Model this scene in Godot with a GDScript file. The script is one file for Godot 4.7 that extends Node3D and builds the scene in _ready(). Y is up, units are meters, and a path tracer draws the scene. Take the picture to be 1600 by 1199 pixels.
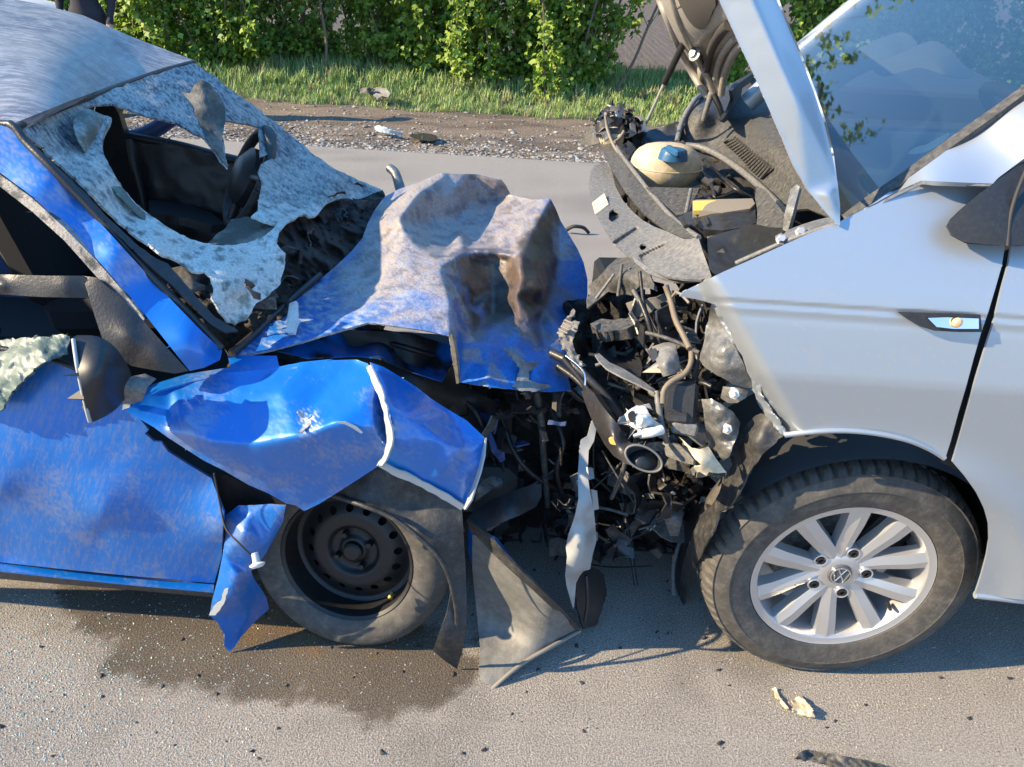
extends Node3D
# Two crashed vehicles nose to nose on a country road. World: x along the road, z towards the camera, y up, metres.

const X := 0
const Y := 1
const Z := 2
const FOCAL := 1202.0          # the photograph's focal length in its own pixels (1600 x 1199)
var cam_at := Vector3(0, 1.66, 1.45)
var cam_basis: Basis
var root_of := {}
var rng := RandomNumberGenerator.new()
var grain := FastNoiseLite.new()
var broad := FastNoiseLite.new()
var cells := FastNoiseLite.new()
var M := {}

# ---------------------------------------------------------------- measuring: a direction of the lens meets a plane of the world
func ray(u: float, v: float) -> Vector3:
	return cam_basis * Vector3((u - 800.0) / FOCAL, (599.5 - v) / FOCAL, -1.0)

func at(u: float, v: float, axis: int, val: float) -> Vector3:
	var d := ray(u, v)
	return cam_at + d * ((val - cam_at[axis]) / d[axis])

func depth(u: float, v: float, axis: int, val: float) -> float:
	return (val - cam_at[axis]) / ray(u, v)[axis]

# ---------------------------------------------------------------- naming
func numbered(called: String) -> String:
	if not has_node(called):
		return called
	var k := 1
	while has_node("%s_%03d" % [called, k]):
		k += 1
	return "%s_%03d" % [called, k]

func tag(o: Node3D, label: String, category := "", group := "", kind := "") -> Node3D:
	if label: o.set_meta("label", label)
	if category: o.set_meta("category", category)
	if group: o.set_meta("group", group)
	if kind: o.set_meta("kind", kind)
	return o

func thing(called: String, label: String, category: String, where: Vector3, group := "") -> Node3D:
	var o := Node3D.new()
	o.name = numbered(called)
	add_child(o)
	o.position = where
	tag(o, label, category, group)
	return o

func part(parent: Node3D, called: String, mesh: Mesh, m: Material, label := "") -> MeshInstance3D:
	# mesh given in world coordinates when its parent is a thing's root
	var o := MeshInstance3D.new()
	o.name = called
	if parent != self and parent.has_node(called):
		var k := 1
		while parent.has_node("%s_%03d" % [called, k]):
			k += 1
		o.name = "%s_%03d" % [called, k]
	elif parent == self:
		o.name = numbered(called)
	o.mesh = mesh
	o.material_override = m
	parent.add_child(o, true)
	if parent.get_parent() == self:
		o.position = -parent.position
	if label: o.set_meta("label", label)
	return o

# ---------------------------------------------------------------- materials
func lin(r: float, g: float, b: float, a := 1.0) -> Color:
	var c := Color(r, g, b).linear_to_srgb()
	c.a = a
	return c

func mat(called: String, c: Color, rough: float, metal := 0.0) -> StandardMaterial3D:
	var m := StandardMaterial3D.new()
	m.resource_name = called
	m.albedo_color = c
	m.roughness = rough
	m.metallic = metal
	m.cull_mode = BaseMaterial3D.CULL_DISABLED
	M[called] = m
	return m

func ramp(stops: Array) -> Gradient:
	var g := Gradient.new()
	var o := PackedFloat32Array()
	var c := PackedColorArray()
	for s in stops:
		o.append(s[0])
		c.append(s[1])
	g.offsets = o
	g.colors = c
	return g

func noise_tex(size: int, freq: float, stops: Array, seed_: int, kind := FastNoiseLite.TYPE_SIMPLEX_SMOOTH, oct := 6, gain := 0.8) -> NoiseTexture2D:
	var n := FastNoiseLite.new()
	n.noise_type = kind
	n.frequency = freq
	n.fractal_octaves = oct
	n.fractal_gain = gain
	n.seed = seed_
	if kind == FastNoiseLite.TYPE_CELLULAR:
		n.cellular_return_type = FastNoiseLite.RETURN_DISTANCE2_SUB
		n.fractal_octaves = oct
	var t := NoiseTexture2D.new()
	t.width = size
	t.height = size
	t.seamless = true
	t.noise = n
	t.color_ramp = ramp(stops)
	return t

func tri(m: StandardMaterial3D, tex: Texture2D, scale: float, bump: Texture2D = null, cm := 0.0) -> void:
	m.albedo_texture = tex
	m.uv1_triplanar = true
	m.uv1_world_triplanar = true
	m.uv1_scale = Vector3.ONE * scale
	if bump:
		m.heightmap_enabled = true
		m.heightmap_texture = bump
		m.heightmap_scale = cm

func streaks(seed_: int, a: Vector2i, b: Vector2i, lo: float, hi: float, most: float) -> ImageTexture:
	# runs of dried dirty water: seamless noise sheared by whole numbers, so it stays seamless
	var n := FastNoiseLite.new()
	n.seed = seed_
	n.frequency = 0.012
	n.fractal_octaves = 6
	n.fractal_gain = 0.75
	var src := n.get_seamless_image(512, 512)
	var im := Image.create_empty(512, 512, false, Image.FORMAT_RGB8)
	for y in 512:
		for x in 512:
			var v := src.get_pixel((x * a.x + y * a.y) & 511, (x * b.x + y * b.y) & 511).r
			var w := src.get_pixel((x + 77) & 511, y).r
			var k := smoothstep(lo, hi, v * 0.72 + w * 0.28) * most
			im.set_pixel(x, y, Color(k, k, k))
	return ImageTexture.create_from_image(im)

func film(m: StandardMaterial3D, dirt: Color, mask: Texture2D, scale: float) -> void:
	var im := Image.create_empty(4, 4, false, Image.FORMAT_RGB8)
	im.fill(dirt)
	m.detail_enabled = true
	m.detail_albedo = ImageTexture.create_from_image(im)
	m.detail_mask = mask
	m.detail_blend_mode = BaseMaterial3D.BLEND_MODE_MIX
	m.uv1_triplanar = true
	m.uv1_world_triplanar = true
	m.uv1_scale = Vector3.ONE * scale

func grey(a: float, t := 1.0) -> Color:
	return lin(a, a * lerpf(1.0, 0.93, t), a * lerpf(1.0, 0.82, t))

func make_materials() -> void:
	var fine := noise_tex(512, 0.09, [[0.3, Color(0, 0, 0)], [0.7, Color(1, 1, 1)]], 3, FastNoiseLite.TYPE_SIMPLEX_SMOOTH, 3)
	var lump := noise_tex(512, 0.02, [[0.2, Color(0, 0, 0)], [0.8, Color(1, 1, 1)]], 4)
	var white_grain := noise_tex(512, 0.06, [[0.25, Color(0.72, 0.72, 0.72)], [0.5, Color(0.9, 0.9, 0.9)], [0.75, Color(1, 1, 1)]], 5)
	var m: StandardMaterial3D
	# vertex colours carry paint, dust, soot and rust where they lie
	m = mat("burnt_paint", Color.WHITE, 0.5)
	tri(m, white_grain, 3.0, fine, 0.05)
	m.vertex_color_use_as_albedo = true
	m.clearcoat_enabled = true
	m.clearcoat = 0.25
	m.clearcoat_roughness = 0.45
	m = mat("blue_paint", Color.WHITE, 0.38, 0.25)
	m.vertex_color_use_as_albedo = true
	m.clearcoat_enabled = true
	m.clearcoat = 0.7
	m.clearcoat_roughness = 0.12
	film(m, lin(0.26, 0.29, 0.36), streaks(41, Vector2i(4, 1), Vector2i(0, 1), 0.6, 0.9, 0.22), 1.6)
	m = mat("blue_dirty", Color.WHITE, 0.45, 0.2)
	m.vertex_color_use_as_albedo = true
	m.clearcoat_enabled = true
	m.clearcoat = 0.5
	m.clearcoat_roughness = 0.2
	film(m, lin(0.2, 0.21, 0.27), streaks(42, Vector2i(5, 2), Vector2i(0, 1), 0.4, 0.85, 0.62), 2.6)
	m = mat("roof_paint", Color.WHITE, 0.42, 0.1)
	m.vertex_color_use_as_albedo = true
	m.clearcoat_enabled = true
	m.clearcoat = 0.3
	m.clearcoat_roughness = 0.35
	film(m, lin(0.38, 0.365, 0.35), streaks(43, Vector2i(1, 1), Vector2i(0, 6), 0.42, 0.66, 0.75), 1.4)
	m = mat("silver_paint", Color.WHITE, 0.46, 0.6)
	m.vertex_color_use_as_albedo = true
	m.clearcoat_enabled = true
	m.clearcoat = 0.5
	m.clearcoat_roughness = 0.1
	film(m, lin(0.42, 0.4, 0.37), streaks(44, Vector2i(5, 0), Vector2i(0, 1), 0.5, 0.9, 0.3), 2.2)
	m = mat("crazed_glass", Color.WHITE, 0.6)
	m.metallic_specular = 0.25
	m.vertex_color_use_as_albedo = true
	tri(m, noise_tex(1024, 0.03, [[0.0, Color(1, 1, 1)], [0.05, Color(1, 1, 1)], [0.12, Color(0.85, 0.86, 0.85)], [1.0, Color(0.76, 0.78, 0.77)]], 8, FastNoiseLite.TYPE_CELLULAR, 1), 3.6, fine, 0.08)
	var dusty := noise_tex(1024, 0.03, [[0.25, lin(0.02, 0.02, 0.02)], [0.45, lin(0.055, 0.053, 0.049)], [0.65, lin(0.095, 0.09, 0.081)], [0.88, lin(0.17, 0.156, 0.135)]], 12)
	m = mat("dusty_plastic", Color.WHITE, 0.62)
	tri(m, dusty, 1.9, fine, 0.03)
	var grimy := noise_tex(1024, 0.03, [[0.25, lin(0.085, 0.086, 0.088)], [0.5, lin(0.14, 0.138, 0.133)], [0.8, lin(0.25, 0.235, 0.21)]], 14)
	m = mat("grey_plastic", Color.WHITE, 0.55)
	tri(m, grimy, 2.0, fine, 0.03)
	m = mat("black_plastic", Color.WHITE, 0.42)
	tri(m, noise_tex(1024, 0.012, [[0.3, lin(0.018, 0.018, 0.019)], [0.6, lin(0.026, 0.024, 0.025)], [0.85, lin(0.05, 0.047, 0.043)]], 15), 2.6, fine, 0.03)
	m = mat("soot", Color.WHITE, 0.85)
	tri(m, noise_tex(512, 0.03, [[0.3, lin(0.014, 0.013, 0.012)], [0.6, lin(0.026, 0.023, 0.02)], [0.8, lin(0.06, 0.05, 0.04)]], 16), 2.0, lump, 0.6)
	m = mat("rubber", Color.WHITE, 0.7)
	tri(m, noise_tex(512, 0.02, [[0.25, lin(0.045, 0.042, 0.038)], [0.55, lin(0.075, 0.068, 0.059)], [0.85, lin(0.13, 0.115, 0.095)]], 17), 1.7, fine, 0.03)
	m = mat("alloy", lin(0.6, 0.6, 0.6), 0.35, 0.75)
	m = mat("bright_metal", lin(0.62, 0.61, 0.58), 0.38, 0.7)
	m = mat("raw_metal", Color.WHITE, 0.45, 0.5)
	tri(m, noise_tex(1024, 0.012, [[0.25, lin(0.13, 0.128, 0.122)], [0.55, lin(0.22, 0.215, 0.2)], [0.8, lin(0.34, 0.325, 0.3)]], 18), 2.4, fine, 0.05)
	m = mat("black_steel", Color.WHITE, 0.5)
	tri(m, noise_tex(512, 0.03, [[0.35, lin(0.007, 0.007, 0.008)], [0.65, lin(0.012, 0.012, 0.012)], [0.9, lin(0.03, 0.028, 0.025)]], 19), 2.4)
	mat("blue_dull", lin(0.03, 0.06, 0.16), 0.5)
	m = mat("primer", lin(0.34, 0.36, 0.36), 0.6)
	m = mat("cream_plastic", Color.WHITE, 0.5)
	tri(m, noise_tex(512, 0.02, [[0.3, lin(0.42, 0.34, 0.22)], [0.6, lin(0.56, 0.47, 0.32)], [0.8, lin(0.64, 0.56, 0.42)]], 20), 2.0)
	m = mat("tan_hose", lin(0.17, 0.135, 0.095), 0.6)
	m = mat("yellow_label", lin(0.72, 0.5, 0.12), 0.5)
	m = mat("sticker", lin(0.62, 0.52, 0.36), 0.6)
	m = mat("blue_cap", lin(0.015, 0.09, 0.2), 0.4)
	m = mat("white_plastic", Color.WHITE, 0.5)
	tri(m, noise_tex(256, 0.04, [[0.3, lin(0.5, 0.49, 0.46)], [0.7, lin(0.72, 0.71, 0.68)]], 21), 3.0)
	m = mat("airbag", lin(0.14, 0.18, 0.19), 0.9)
	m = mat("hood_lining", Color.WHITE, 0.5, 0.2)
	tri(m, noise_tex(512, 0.02, [[0.3, lin(0.26, 0.24, 0.21)], [0.6, lin(0.36, 0.33, 0.29)], [0.8, lin(0.44, 0.41, 0.36)]], 22), 2.0)
	m = mat("pad", lin(0.045, 0.04, 0.036), 0.9)
	m = mat("void_black", lin(0.026, 0.026, 0.027), 0.7)
	m = mat("glass", Color(0.1, 0.15, 0.165, 0.34), 0.02)
	m.transparency = BaseMaterial3D.TRANSPARENCY_ALPHA
	m.metallic_specular = 0.8
	m = mat("lens", Color(0.9, 0.92, 0.95, 0.25), 0.05)
	m.transparency = BaseMaterial3D.TRANSPARENCY_ALPHA
	m = mat("chrome", lin(0.75, 0.75, 0.76), 0.12, 1.0)
	m = mat("orange_lens", lin(0.55, 0.22, 0.03), 0.25)
	mat("silver_flat", lin(0.41, 0.445, 0.475), 0.46, 0.6)
	m = mat("silver_chip", Color.WHITE, 0.5, 0.15)
	m.vertex_color_use_as_albedo = true
	mat("orange_pale", lin(0.7, 0.45, 0.25), 0.3)
	mat("tan_rail", lin(0.2, 0.18, 0.15), 0.6)
	m = mat("pale_grey", Color.WHITE, 0.5)  # plain light grey plastic
	tri(m, noise_tex(256, 0.03, [[0.3, lin(0.13, 0.127, 0.12)], [0.7, lin(0.24, 0.23, 0.21)]], 23), 3.0, fine, 0.03)
	m = mat("bumper_grey", Color.WHITE, 0.6)
	tri(m, noise_tex(256, 0.03, [[0.3, lin(0.11, 0.108, 0.1)], [0.7, lin(0.18, 0.172, 0.155)]], 24), 2.0, fine, 0.03)
	mat("dash", lin(0.02, 0.023, 0.028), 0.7)
	mat("paper", lin(0.5, 0.6, 0.48), 0.8)
	mat("cap_grey", lin(0.08, 0.085, 0.09), 0.3)
	mat("pale_blue", lin(0.45, 0.55, 0.62), 0.3)
	mat("water", lin(0.06, 0.055, 0.05), 0.04)
	m = mat("chip", Color.WHITE, 0.8)
	m.vertex_color_use_as_albedo = true
	m = mat("crumb", Color.WHITE, 0.35)
	m.vertex_color_use_as_albedo = true
	m = mat("liner_plastic", Color.WHITE, 0.55)
	tri(m, noise_tex(1024, 0.012, [[0.3, lin(0.018, 0.018, 0.019)], [0.5, lin(0.034, 0.033, 0.032)], [0.66, lin(0.06, 0.057, 0.052)], [0.88, lin(0.13, 0.12, 0.1)]], 26), 1.7, fine, 0.03)
	m = mat("figure", Color.WHITE, 0.85)
	m.vertex_color_use_as_albedo = true
	mat("hair", lin(0.03, 0.022, 0.016), 0.7)
	m = mat("charcoal", Color.WHITE, 0.42)
	tri(m, noise_tex(512, 0.05, [[0.3, lin(0.016, 0.016, 0.017)], [0.7, lin(0.026, 0.026, 0.027)], [0.9, lin(0.05, 0.048, 0.045)]], 25), 3.0)
	m = mat("cloth", lin(0.02, 0.021, 0.024), 0.95)
	m = mat("white_paint", lin(0.75, 0.77, 0.8), 0.3)
	m = mat("dark_blue_print", lin(0.02, 0.04, 0.16), 0.4)

# ---------------------------------------------------------------- depth fields: given points of a crumpled sheet, what lies between them
class Field:
	var px: PackedVector2Array
	var wt: PackedFloat64Array
	var soft := 0.05
	var lead := [0.0, 0.0, 0.0]
	func solve(pts: PackedVector2Array, val: PackedFloat64Array, soft_: float) -> void:
		soft = soft_
		px = PackedVector2Array()
		for p in pts: px.append(p * 0.01)
		var n := px.size()
		var N := n + 3
		var A := []
		for i in N:
			var row := PackedFloat64Array()
			row.resize(N + 1)
			if i < n:
				for j in n:
					row[j] = sqrt((px[i] - px[j]).length_squared() + soft * soft)
				row[n] = 1.0
				row[n + 1] = px[i].x
				row[n + 2] = px[i].y
				row[N] = val[i]
			else:
				for j in n:
					row[j] = 1.0 if i == n else (px[j].x if i == n + 1 else px[j].y)
			A.append(row)
		for k in N:
			var best := k
			for i in range(k + 1, N):
				if absf(A[i][k]) > absf(A[best][k]): best = i
			var t = A[k]
			A[k] = A[best]
			A[best] = t
			var piv: PackedFloat64Array = A[k]
			if absf(piv[k]) < 1e-14: continue
			for i in range(k + 1, N):
				var row: PackedFloat64Array = A[i]
				var f: float = row[k] / piv[k]
				if f == 0.0: continue
				for j in range(k, N + 1): row[j] -= f * piv[j]
				A[i] = row
		var x := PackedFloat64Array()
		x.resize(N)
		for k in range(N - 1, -1, -1):
			var row: PackedFloat64Array = A[k]
			var s := row[N]
			for j in range(k + 1, N): s -= row[j] * x[j]
			x[k] = s / row[k] if absf(row[k]) > 1e-14 else 0.0
		wt = x.slice(0, n)
		lead = [x[n], x[n + 1], x[n + 2]]
	func value(p: Vector2) -> float:
		var q := p * 0.01
		var s: float = lead[0] + lead[1] * q.x + lead[2] * q.y
		var c2 := soft * soft
		for i in px.size():
			s += wt[i] * sqrt(q.distance_squared_to(px[i]) + c2)
		return s

func field(ctrl: Array, soft := 0.3) -> Field:
	# ctrl: u, v, axis, value, u, v, ...; inverse depth is linear over a flat sheet
	var p := PackedVector2Array()
	var w := PackedFloat64Array()
	for i in range(0, ctrl.size(), 4):
		p.append(Vector2(ctrl[i], ctrl[i + 1]))
		w.append(1.0 / depth(ctrl[i], ctrl[i + 1], ctrl[i + 2], ctrl[i + 3]))
	var f := Field.new()
	f.solve(p, w, soft)
	return f

class Folds:
	# the same for folded metal: flat facets between the given points, bent over a small radius along their edges
	var g: PackedFloat32Array
	var lo: Vector2
	var nx: int
	var ny: int
	var cell := 3.0
	func build(pts: PackedVector2Array, val: PackedFloat64Array, bend: int) -> void:
		lo = pts[0]
		var hi := pts[0]
		for p in pts:
			lo = lo.min(p)
			hi = hi.max(p)
		lo -= Vector2(12, 12)
		hi += Vector2(12, 12)
		nx = int((hi.x - lo.x) / cell) + 1
		ny = int((hi.y - lo.y) / cell) + 1
		g.resize(nx * ny)
		g.fill(-1.0)
		var t := Geometry2D.triangulate_delaunay(pts)
		for k in range(0, t.size(), 3):
			var a := pts[t[k]]
			var b := pts[t[k + 1]]
			var c := pts[t[k + 2]]
			var den := (b - a).cross(c - a)
			if absf(den) < 1e-6: continue
			var l := ((a.min(b).min(c) - lo) / cell).floor()
			var h := ((a.max(b).max(c) - lo) / cell).ceil()
			for iy in range(int(l.y), int(h.y) + 1):
				for ix in range(int(l.x), int(h.x) + 1):
					var q := lo + Vector2(ix, iy) * cell
					var wb := (q - a).cross(c - a) / den
					var wc := (b - a).cross(q - a) / den
					if wb >= -1e-4 and wc >= -1e-4 and wb + wc <= 1.0001:
						g[iy * nx + ix] = val[t[k]] * (1.0 - wb - wc) + val[t[k + 1]] * wb + val[t[k + 2]] * wc
		for again in 14:   # carry the rim outwards
			var f := g.duplicate()
			for iy in ny:
				for ix in nx:
					if g[iy * nx + ix] >= 0.0: continue
					var s := 0.0
					var n := 0
					for d in [[-1, 0], [1, 0], [0, -1], [0, 1]]:
						var jx: int = ix + d[0]
						var jy: int = iy + d[1]
						if jx >= 0 and jy >= 0 and jx < nx and jy < ny and g[jy * nx + jx] >= 0.0:
							s += g[jy * nx + jx]
							n += 1
					if n > 0: f[iy * nx + ix] = s / n
			g = f
		for again in bend:
			var f := g.duplicate()
			for iy in range(1, ny - 1):
				for ix in range(1, nx - 1):
					var i := iy * nx + ix
					f[i] = (g[i] * 2.0 + g[i - 1] + g[i + 1] + g[i - nx] + g[i + nx]) / 6.0
			g = f
	func value(p: Vector2) -> float:
		var q := (p - lo) / cell
		var ix := clampi(int(q.x), 0, nx - 2)
		var iy := clampi(int(q.y), 0, ny - 2)
		var fx := q.x - ix
		var fy := q.y - iy
		var i := iy * nx + ix
		return lerpf(lerpf(g[i], g[i + 1], fx), lerpf(g[i + nx], g[i + nx + 1], fx), fy)

func folds(ctrl: Array, bend: int) -> Folds:
	var p := PackedVector2Array()
	var w := PackedFloat64Array()
	for i in range(0, ctrl.size(), 4):
		p.append(Vector2(ctrl[i], ctrl[i + 1]))
		w.append(1.0 / depth(ctrl[i], ctrl[i + 1], ctrl[i + 2], ctrl[i + 3]))
	var f := Folds.new()
	f.build(p, w, bend)
	return f

# ---------------------------------------------------------------- outlines
func pl(a: Array) -> PackedVector2Array:
	var p := PackedVector2Array()
	for i in range(0, a.size(), 2): p.append(Vector2(a[i], a[i + 1]))
	return p

func smooth(p: PackedVector2Array, n := 4) -> PackedVector2Array:
	var o := PackedVector2Array()
	var k := p.size()
	for i in k:
		for j in n:
			o.append(p[i].cubic_interpolate(p[(i + 1) % k], p[(i - 1 + k) % k], p[(i + 2) % k], float(j) / n))
	return o

func jag(p: PackedVector2Array, amp: float, seg: float, sd: int) -> PackedVector2Array:
	# broken edges: split long sides and push the points about
	var r := RandomNumberGenerator.new()
	r.seed = sd
	var o := PackedVector2Array()
	for i in p.size():
		var a := p[i]
		var b := p[(i + 1) % p.size()]
		var n := maxi(1, int(a.distance_to(b) / seg))
		for j in n:
			var q := a.lerp(b, float(j) / n)
			if j > 0: q += Vector2(r.randf_range(-amp, amp), r.randf_range(-amp, amp))
			o.append(q)
	return o

# ---------------------------------------------------------------- one mesher for every sheet: grid inside the outline, clipped cells on its edge, thickness, rim
func sheet(outline: PackedVector2Array, holes: Array, step: float, map: Callable, thick: float, eye: Vector3, col = null, rim_col = null) -> ArrayMesh:
	if Geometry2D.is_polygon_clockwise(outline): outline.reverse()
	var lo := outline[0]
	var hi := outline[0]
	for p in outline:
		lo = lo.min(p)
		hi = hi.max(p)
	lo -= Vector2(step, step) * 0.37
	var nx := int(ceil((hi.x - lo.x) / step)) + 1
	var ny := int(ceil((hi.y - lo.y) / step)) + 1
	var touched := {}
	for loop in [outline] + holes:
		for i in loop.size():
			var a: Vector2 = (loop[i] - lo) / step
			var b: Vector2 = (loop[(i + 1) % loop.size()] - lo) / step
			var n := int(a.distance_to(b) * 12) + 1
			for j in n + 1:
				touched[Vector2i(a.lerp(b, float(j) / n).floor())] = true
	var ids := {}
	var flat := PackedVector2Array()
	var tris := PackedInt32Array()
	for iy in ny:
		for ix in nx:
			var c0 := lo + Vector2(ix, iy) * step
			var quad := PackedVector2Array([c0, c0 + Vector2(step, 0), c0 + Vector2(step, step), c0 + Vector2(0, step)])
			var polys := []
			if touched.has(Vector2i(ix, iy)):
				polys = Geometry2D.intersect_polygons(quad, outline)
				for h in holes:
					var nxt := []
					for q in polys:
						for q2 in Geometry2D.clip_polygons(q, h):
							if not Geometry2D.is_polygon_clockwise(q2): nxt.append(q2)
					polys = nxt
			else:
				var mid := c0 + Vector2(step, step) * 0.5
				if not Geometry2D.is_point_in_polygon(mid, outline): continue
				var out := false
				for h in holes:
					if Geometry2D.is_point_in_polygon(mid, h):
						out = true
						break
				if out: continue
				polys = [quad]
			for q in polys:
				var t: PackedInt32Array
				if q.size() == 3: t = PackedInt32Array([0, 1, 2])
				elif q.size() == 4: t = PackedInt32Array([0, 1, 2, 0, 2, 3])
				else: t = Geometry2D.triangulate_polygon(q)
				var loc := PackedInt32Array()
				for p in q:
					var key := Vector2i((p / step * 400.0).round())
					if not ids.has(key):
						ids[key] = flat.size()
						flat.append(p)
					loc.append(ids[key])
				for k in range(0, t.size(), 3):
					var a := loc[t[k]]
					var b := loc[t[k + 1]]
					var c := loc[t[k + 2]]
					if a != b and b != c and a != c: tris.append_array([a, b, c])
	var n := flat.size()
	var pos := PackedVector3Array()
	var nor := PackedVector3Array()
	var cols := PackedColorArray()
	pos.resize(n)
	nor.resize(n)
	for i in n:
		pos[i] = map.call(flat[i])
	for k in range(0, tris.size(), 3):
		var fn := (pos[tris[k + 1]] - pos[tris[k]]).cross(pos[tris[k + 2]] - pos[tris[k]])
		for j in 3: nor[tris[k + j]] += fn
	# one side for the whole sheet: the side that mostly looks at eye
	var vote := 0.0
	for i in n: vote += nor[i].dot(eye - pos[i])
	var turn := 1.0 if vote > 0 else -1.0
	for i in n: nor[i] = (nor[i] * turn).normalized()
	if turn > 0:   # counter-clockwise seen from the front: turn the triangles round
		for k in range(0, tris.size(), 3):
			var t := tris[k + 1]
			tris[k + 1] = tris[k + 2]
			tris[k + 2] = t
	for i in n:
		cols.append(col.call(pos[i], flat[i]) if col != null else Color.WHITE)
	if thick > 0.0:
		var edges := {}
		for k in range(0, tris.size(), 3):
			for j in 3: edges[Vector2i(tris[k + j], tris[k + (j + 1) % 3])] = true
		var front := tris.duplicate()
		for i in n:
			pos.append(pos[i] - nor[i] * thick)
			nor.append(-nor[i])
			cols.append(cols[i])
		for k in range(0, front.size(), 3):
			tris.append_array([front[k] + n, front[k + 2] + n, front[k + 1] + n])
		for e in edges:
			if edges.has(Vector2i(e.y, e.x)): continue
			var a := pos[e.x]
			var b := pos[e.y]
			var a2 := pos[e.x + n]
			var b2 := pos[e.y + n]
			var rn := (b2 - a).cross(b - a).normalized()
			if rn == Vector3.ZERO: continue
			var base := pos.size()
			for q in [a, b, b2, a2]:
				pos.append(q)
				nor.append(-rn)
				cols.append(rim_col if rim_col != null else cols[e.x])
			tris.append_array([base, base + 2, base + 1, base, base + 3, base + 2])
	return commit(pos, nor, cols, tris)

func commit(pos: PackedVector3Array, nor: PackedVector3Array, cols: PackedColorArray, tris: PackedInt32Array) -> ArrayMesh:
	var arr := []
	arr.resize(Mesh.ARRAY_MAX)
	arr[Mesh.ARRAY_VERTEX] = pos
	arr[Mesh.ARRAY_NORMAL] = nor
	if cols.size() == pos.size(): arr[Mesh.ARRAY_COLOR] = cols
	arr[Mesh.ARRAY_INDEX] = tris
	var m := ArrayMesh.new()
	m.add_surface_from_arrays(Mesh.PRIMITIVE_TRIANGLES, arr)
	return m

func panel(outline, ctrl: Array, o := {}) -> ArrayMesh:
	# a sheet of metal, plastic or glass whose outline and depth were measured on the photograph
	var f = folds(ctrl, o.folds) if o.has("folds") else field(ctrl, o.get("soft", 0.3))
	var amp: float = o.get("rough", 0.0)
	var dent = o.get("dent", null)
	var freq: float = o.get("freq", 8.0)
	var body = o.get("body", null)
	var map := func(p: Vector2) -> Vector3:
		if body != null:   # a pressed body side: how far out it stands depends on where it is
			var zz := 0.0
			for k in 4: zz = body.call(at(p.x, p.y, Z, zz))
			var w := at(p.x, p.y, Z, zz)
			return w if dent == null else w + ray(p.x, p.y) * dent.call(p)
		var d: float = 1.0 / f.value(p)
		var q := cam_at + ray(p.x, p.y) * d
		if amp > 0.0: d += amp * broad.get_noise_3dv(q * freq)
		if dent != null: d += dent.call(p)
		return cam_at + ray(p.x, p.y) * d
	var out: PackedVector2Array = outline if outline is PackedVector2Array else pl(outline)
	if o.has("round"): out = smooth(out, o.round)
	if o.has("jag"): out = jag(out, o.jag, o.get("seg", 10.0), o.get("seed", 1))
	return sheet(out, o.get("holes", []), o.get("step", 8.0), map, o.get("thick", 0.003), cam_at, o.get("col", null), o.get("rim", null))

# ---------------------------------------------------------------- solids
func curve_points(p: Array, n: int) -> PackedVector3Array:
	var o := PackedVector3Array()
	for i in p.size() - 1:
		for j in n:
			o.append(p[i].cubic_interpolate(p[i + 1], p[maxi(i - 1, 0)], p[mini(i + 2, p.size() - 1)], float(j) / n))
	o.append(p[-1])
	return o

func tube(points: Array, r0: float, r1 := -1.0, sides := 10, n := 6, ribs := 0.0) -> ArrayMesh:
	var c := curve_points(points, n) if n > 1 else PackedVector3Array(points)
	if r1 < 0: r1 = r0
	var pos := PackedVector3Array()
	var nor := PackedVector3Array()
	var tris := PackedInt32Array()
	var side := Vector3.ZERO
	for i in c.size():
		var t := (c[mini(i + 1, c.size() - 1)] - c[maxi(i - 1, 0)]).normalized()
		if side == Vector3.ZERO: side = t.cross(Vector3(0.31, 0.9, 0.27)).normalized()
		side = (side - t * side.dot(t)).normalized()
		var up := t.cross(side)
		var r := lerpf(r0, r1, float(i) / maxi(1, c.size() - 1)) * (1.0 + (ribs if i % 2 else 0.0))
		for k in sides:
			var a := TAU * k / sides
			var d := side * cos(a) + up * sin(a)
			pos.append(c[i] + d * r)
			nor.append(d)
	for i in c.size() - 1:
		for k in sides:
			var a := i * sides + k
			var b := i * sides + (k + 1) % sides
			tris.append_array([a, a + sides, b, b, a + sides, b + sides])
	for e in [0, c.size() - 1]:
		var t := (c[1] - c[0]).normalized() * -1.0 if e == 0 else (c[-1] - c[-2]).normalized()
		var base := pos.size()
		pos.append(c[e])
		nor.append(t)
		for k in sides:
			pos.append(pos[e * sides + k])
			nor.append(t)
		for k in sides:
			var a := base + 1 + k
			var b := base + 1 + (k + 1) % sides
			tris.append_array([base, a, b] if e == 0 else [base, b, a])
	return commit(pos, nor, PackedColorArray(), tris)

func lathe(profile: Array, seg := 48, bump = null) -> ArrayMesh:
	# profile: Vector2(radius, z) pairs turned about z; bump(angle, index) adds to the radius
	var pos := PackedVector3Array()
	var tris := PackedInt32Array()
	var n := profile.size()
	for i in n:
		for k in seg:
			var a := TAU * k / seg
			var r: float = profile[i].x + (bump.call(k, i) if bump != null else 0.0)
			pos.append(Vector3(r * cos(a), r * sin(a), profile[i].y))
	for i in n - 1:
		for k in seg:
			var a := i * seg + k
			var b := i * seg + (k + 1) % seg
			tris.append_array([a, b, a + seg, b, b + seg, a + seg])
	return shade(pos, tris, 0.6)

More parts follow.
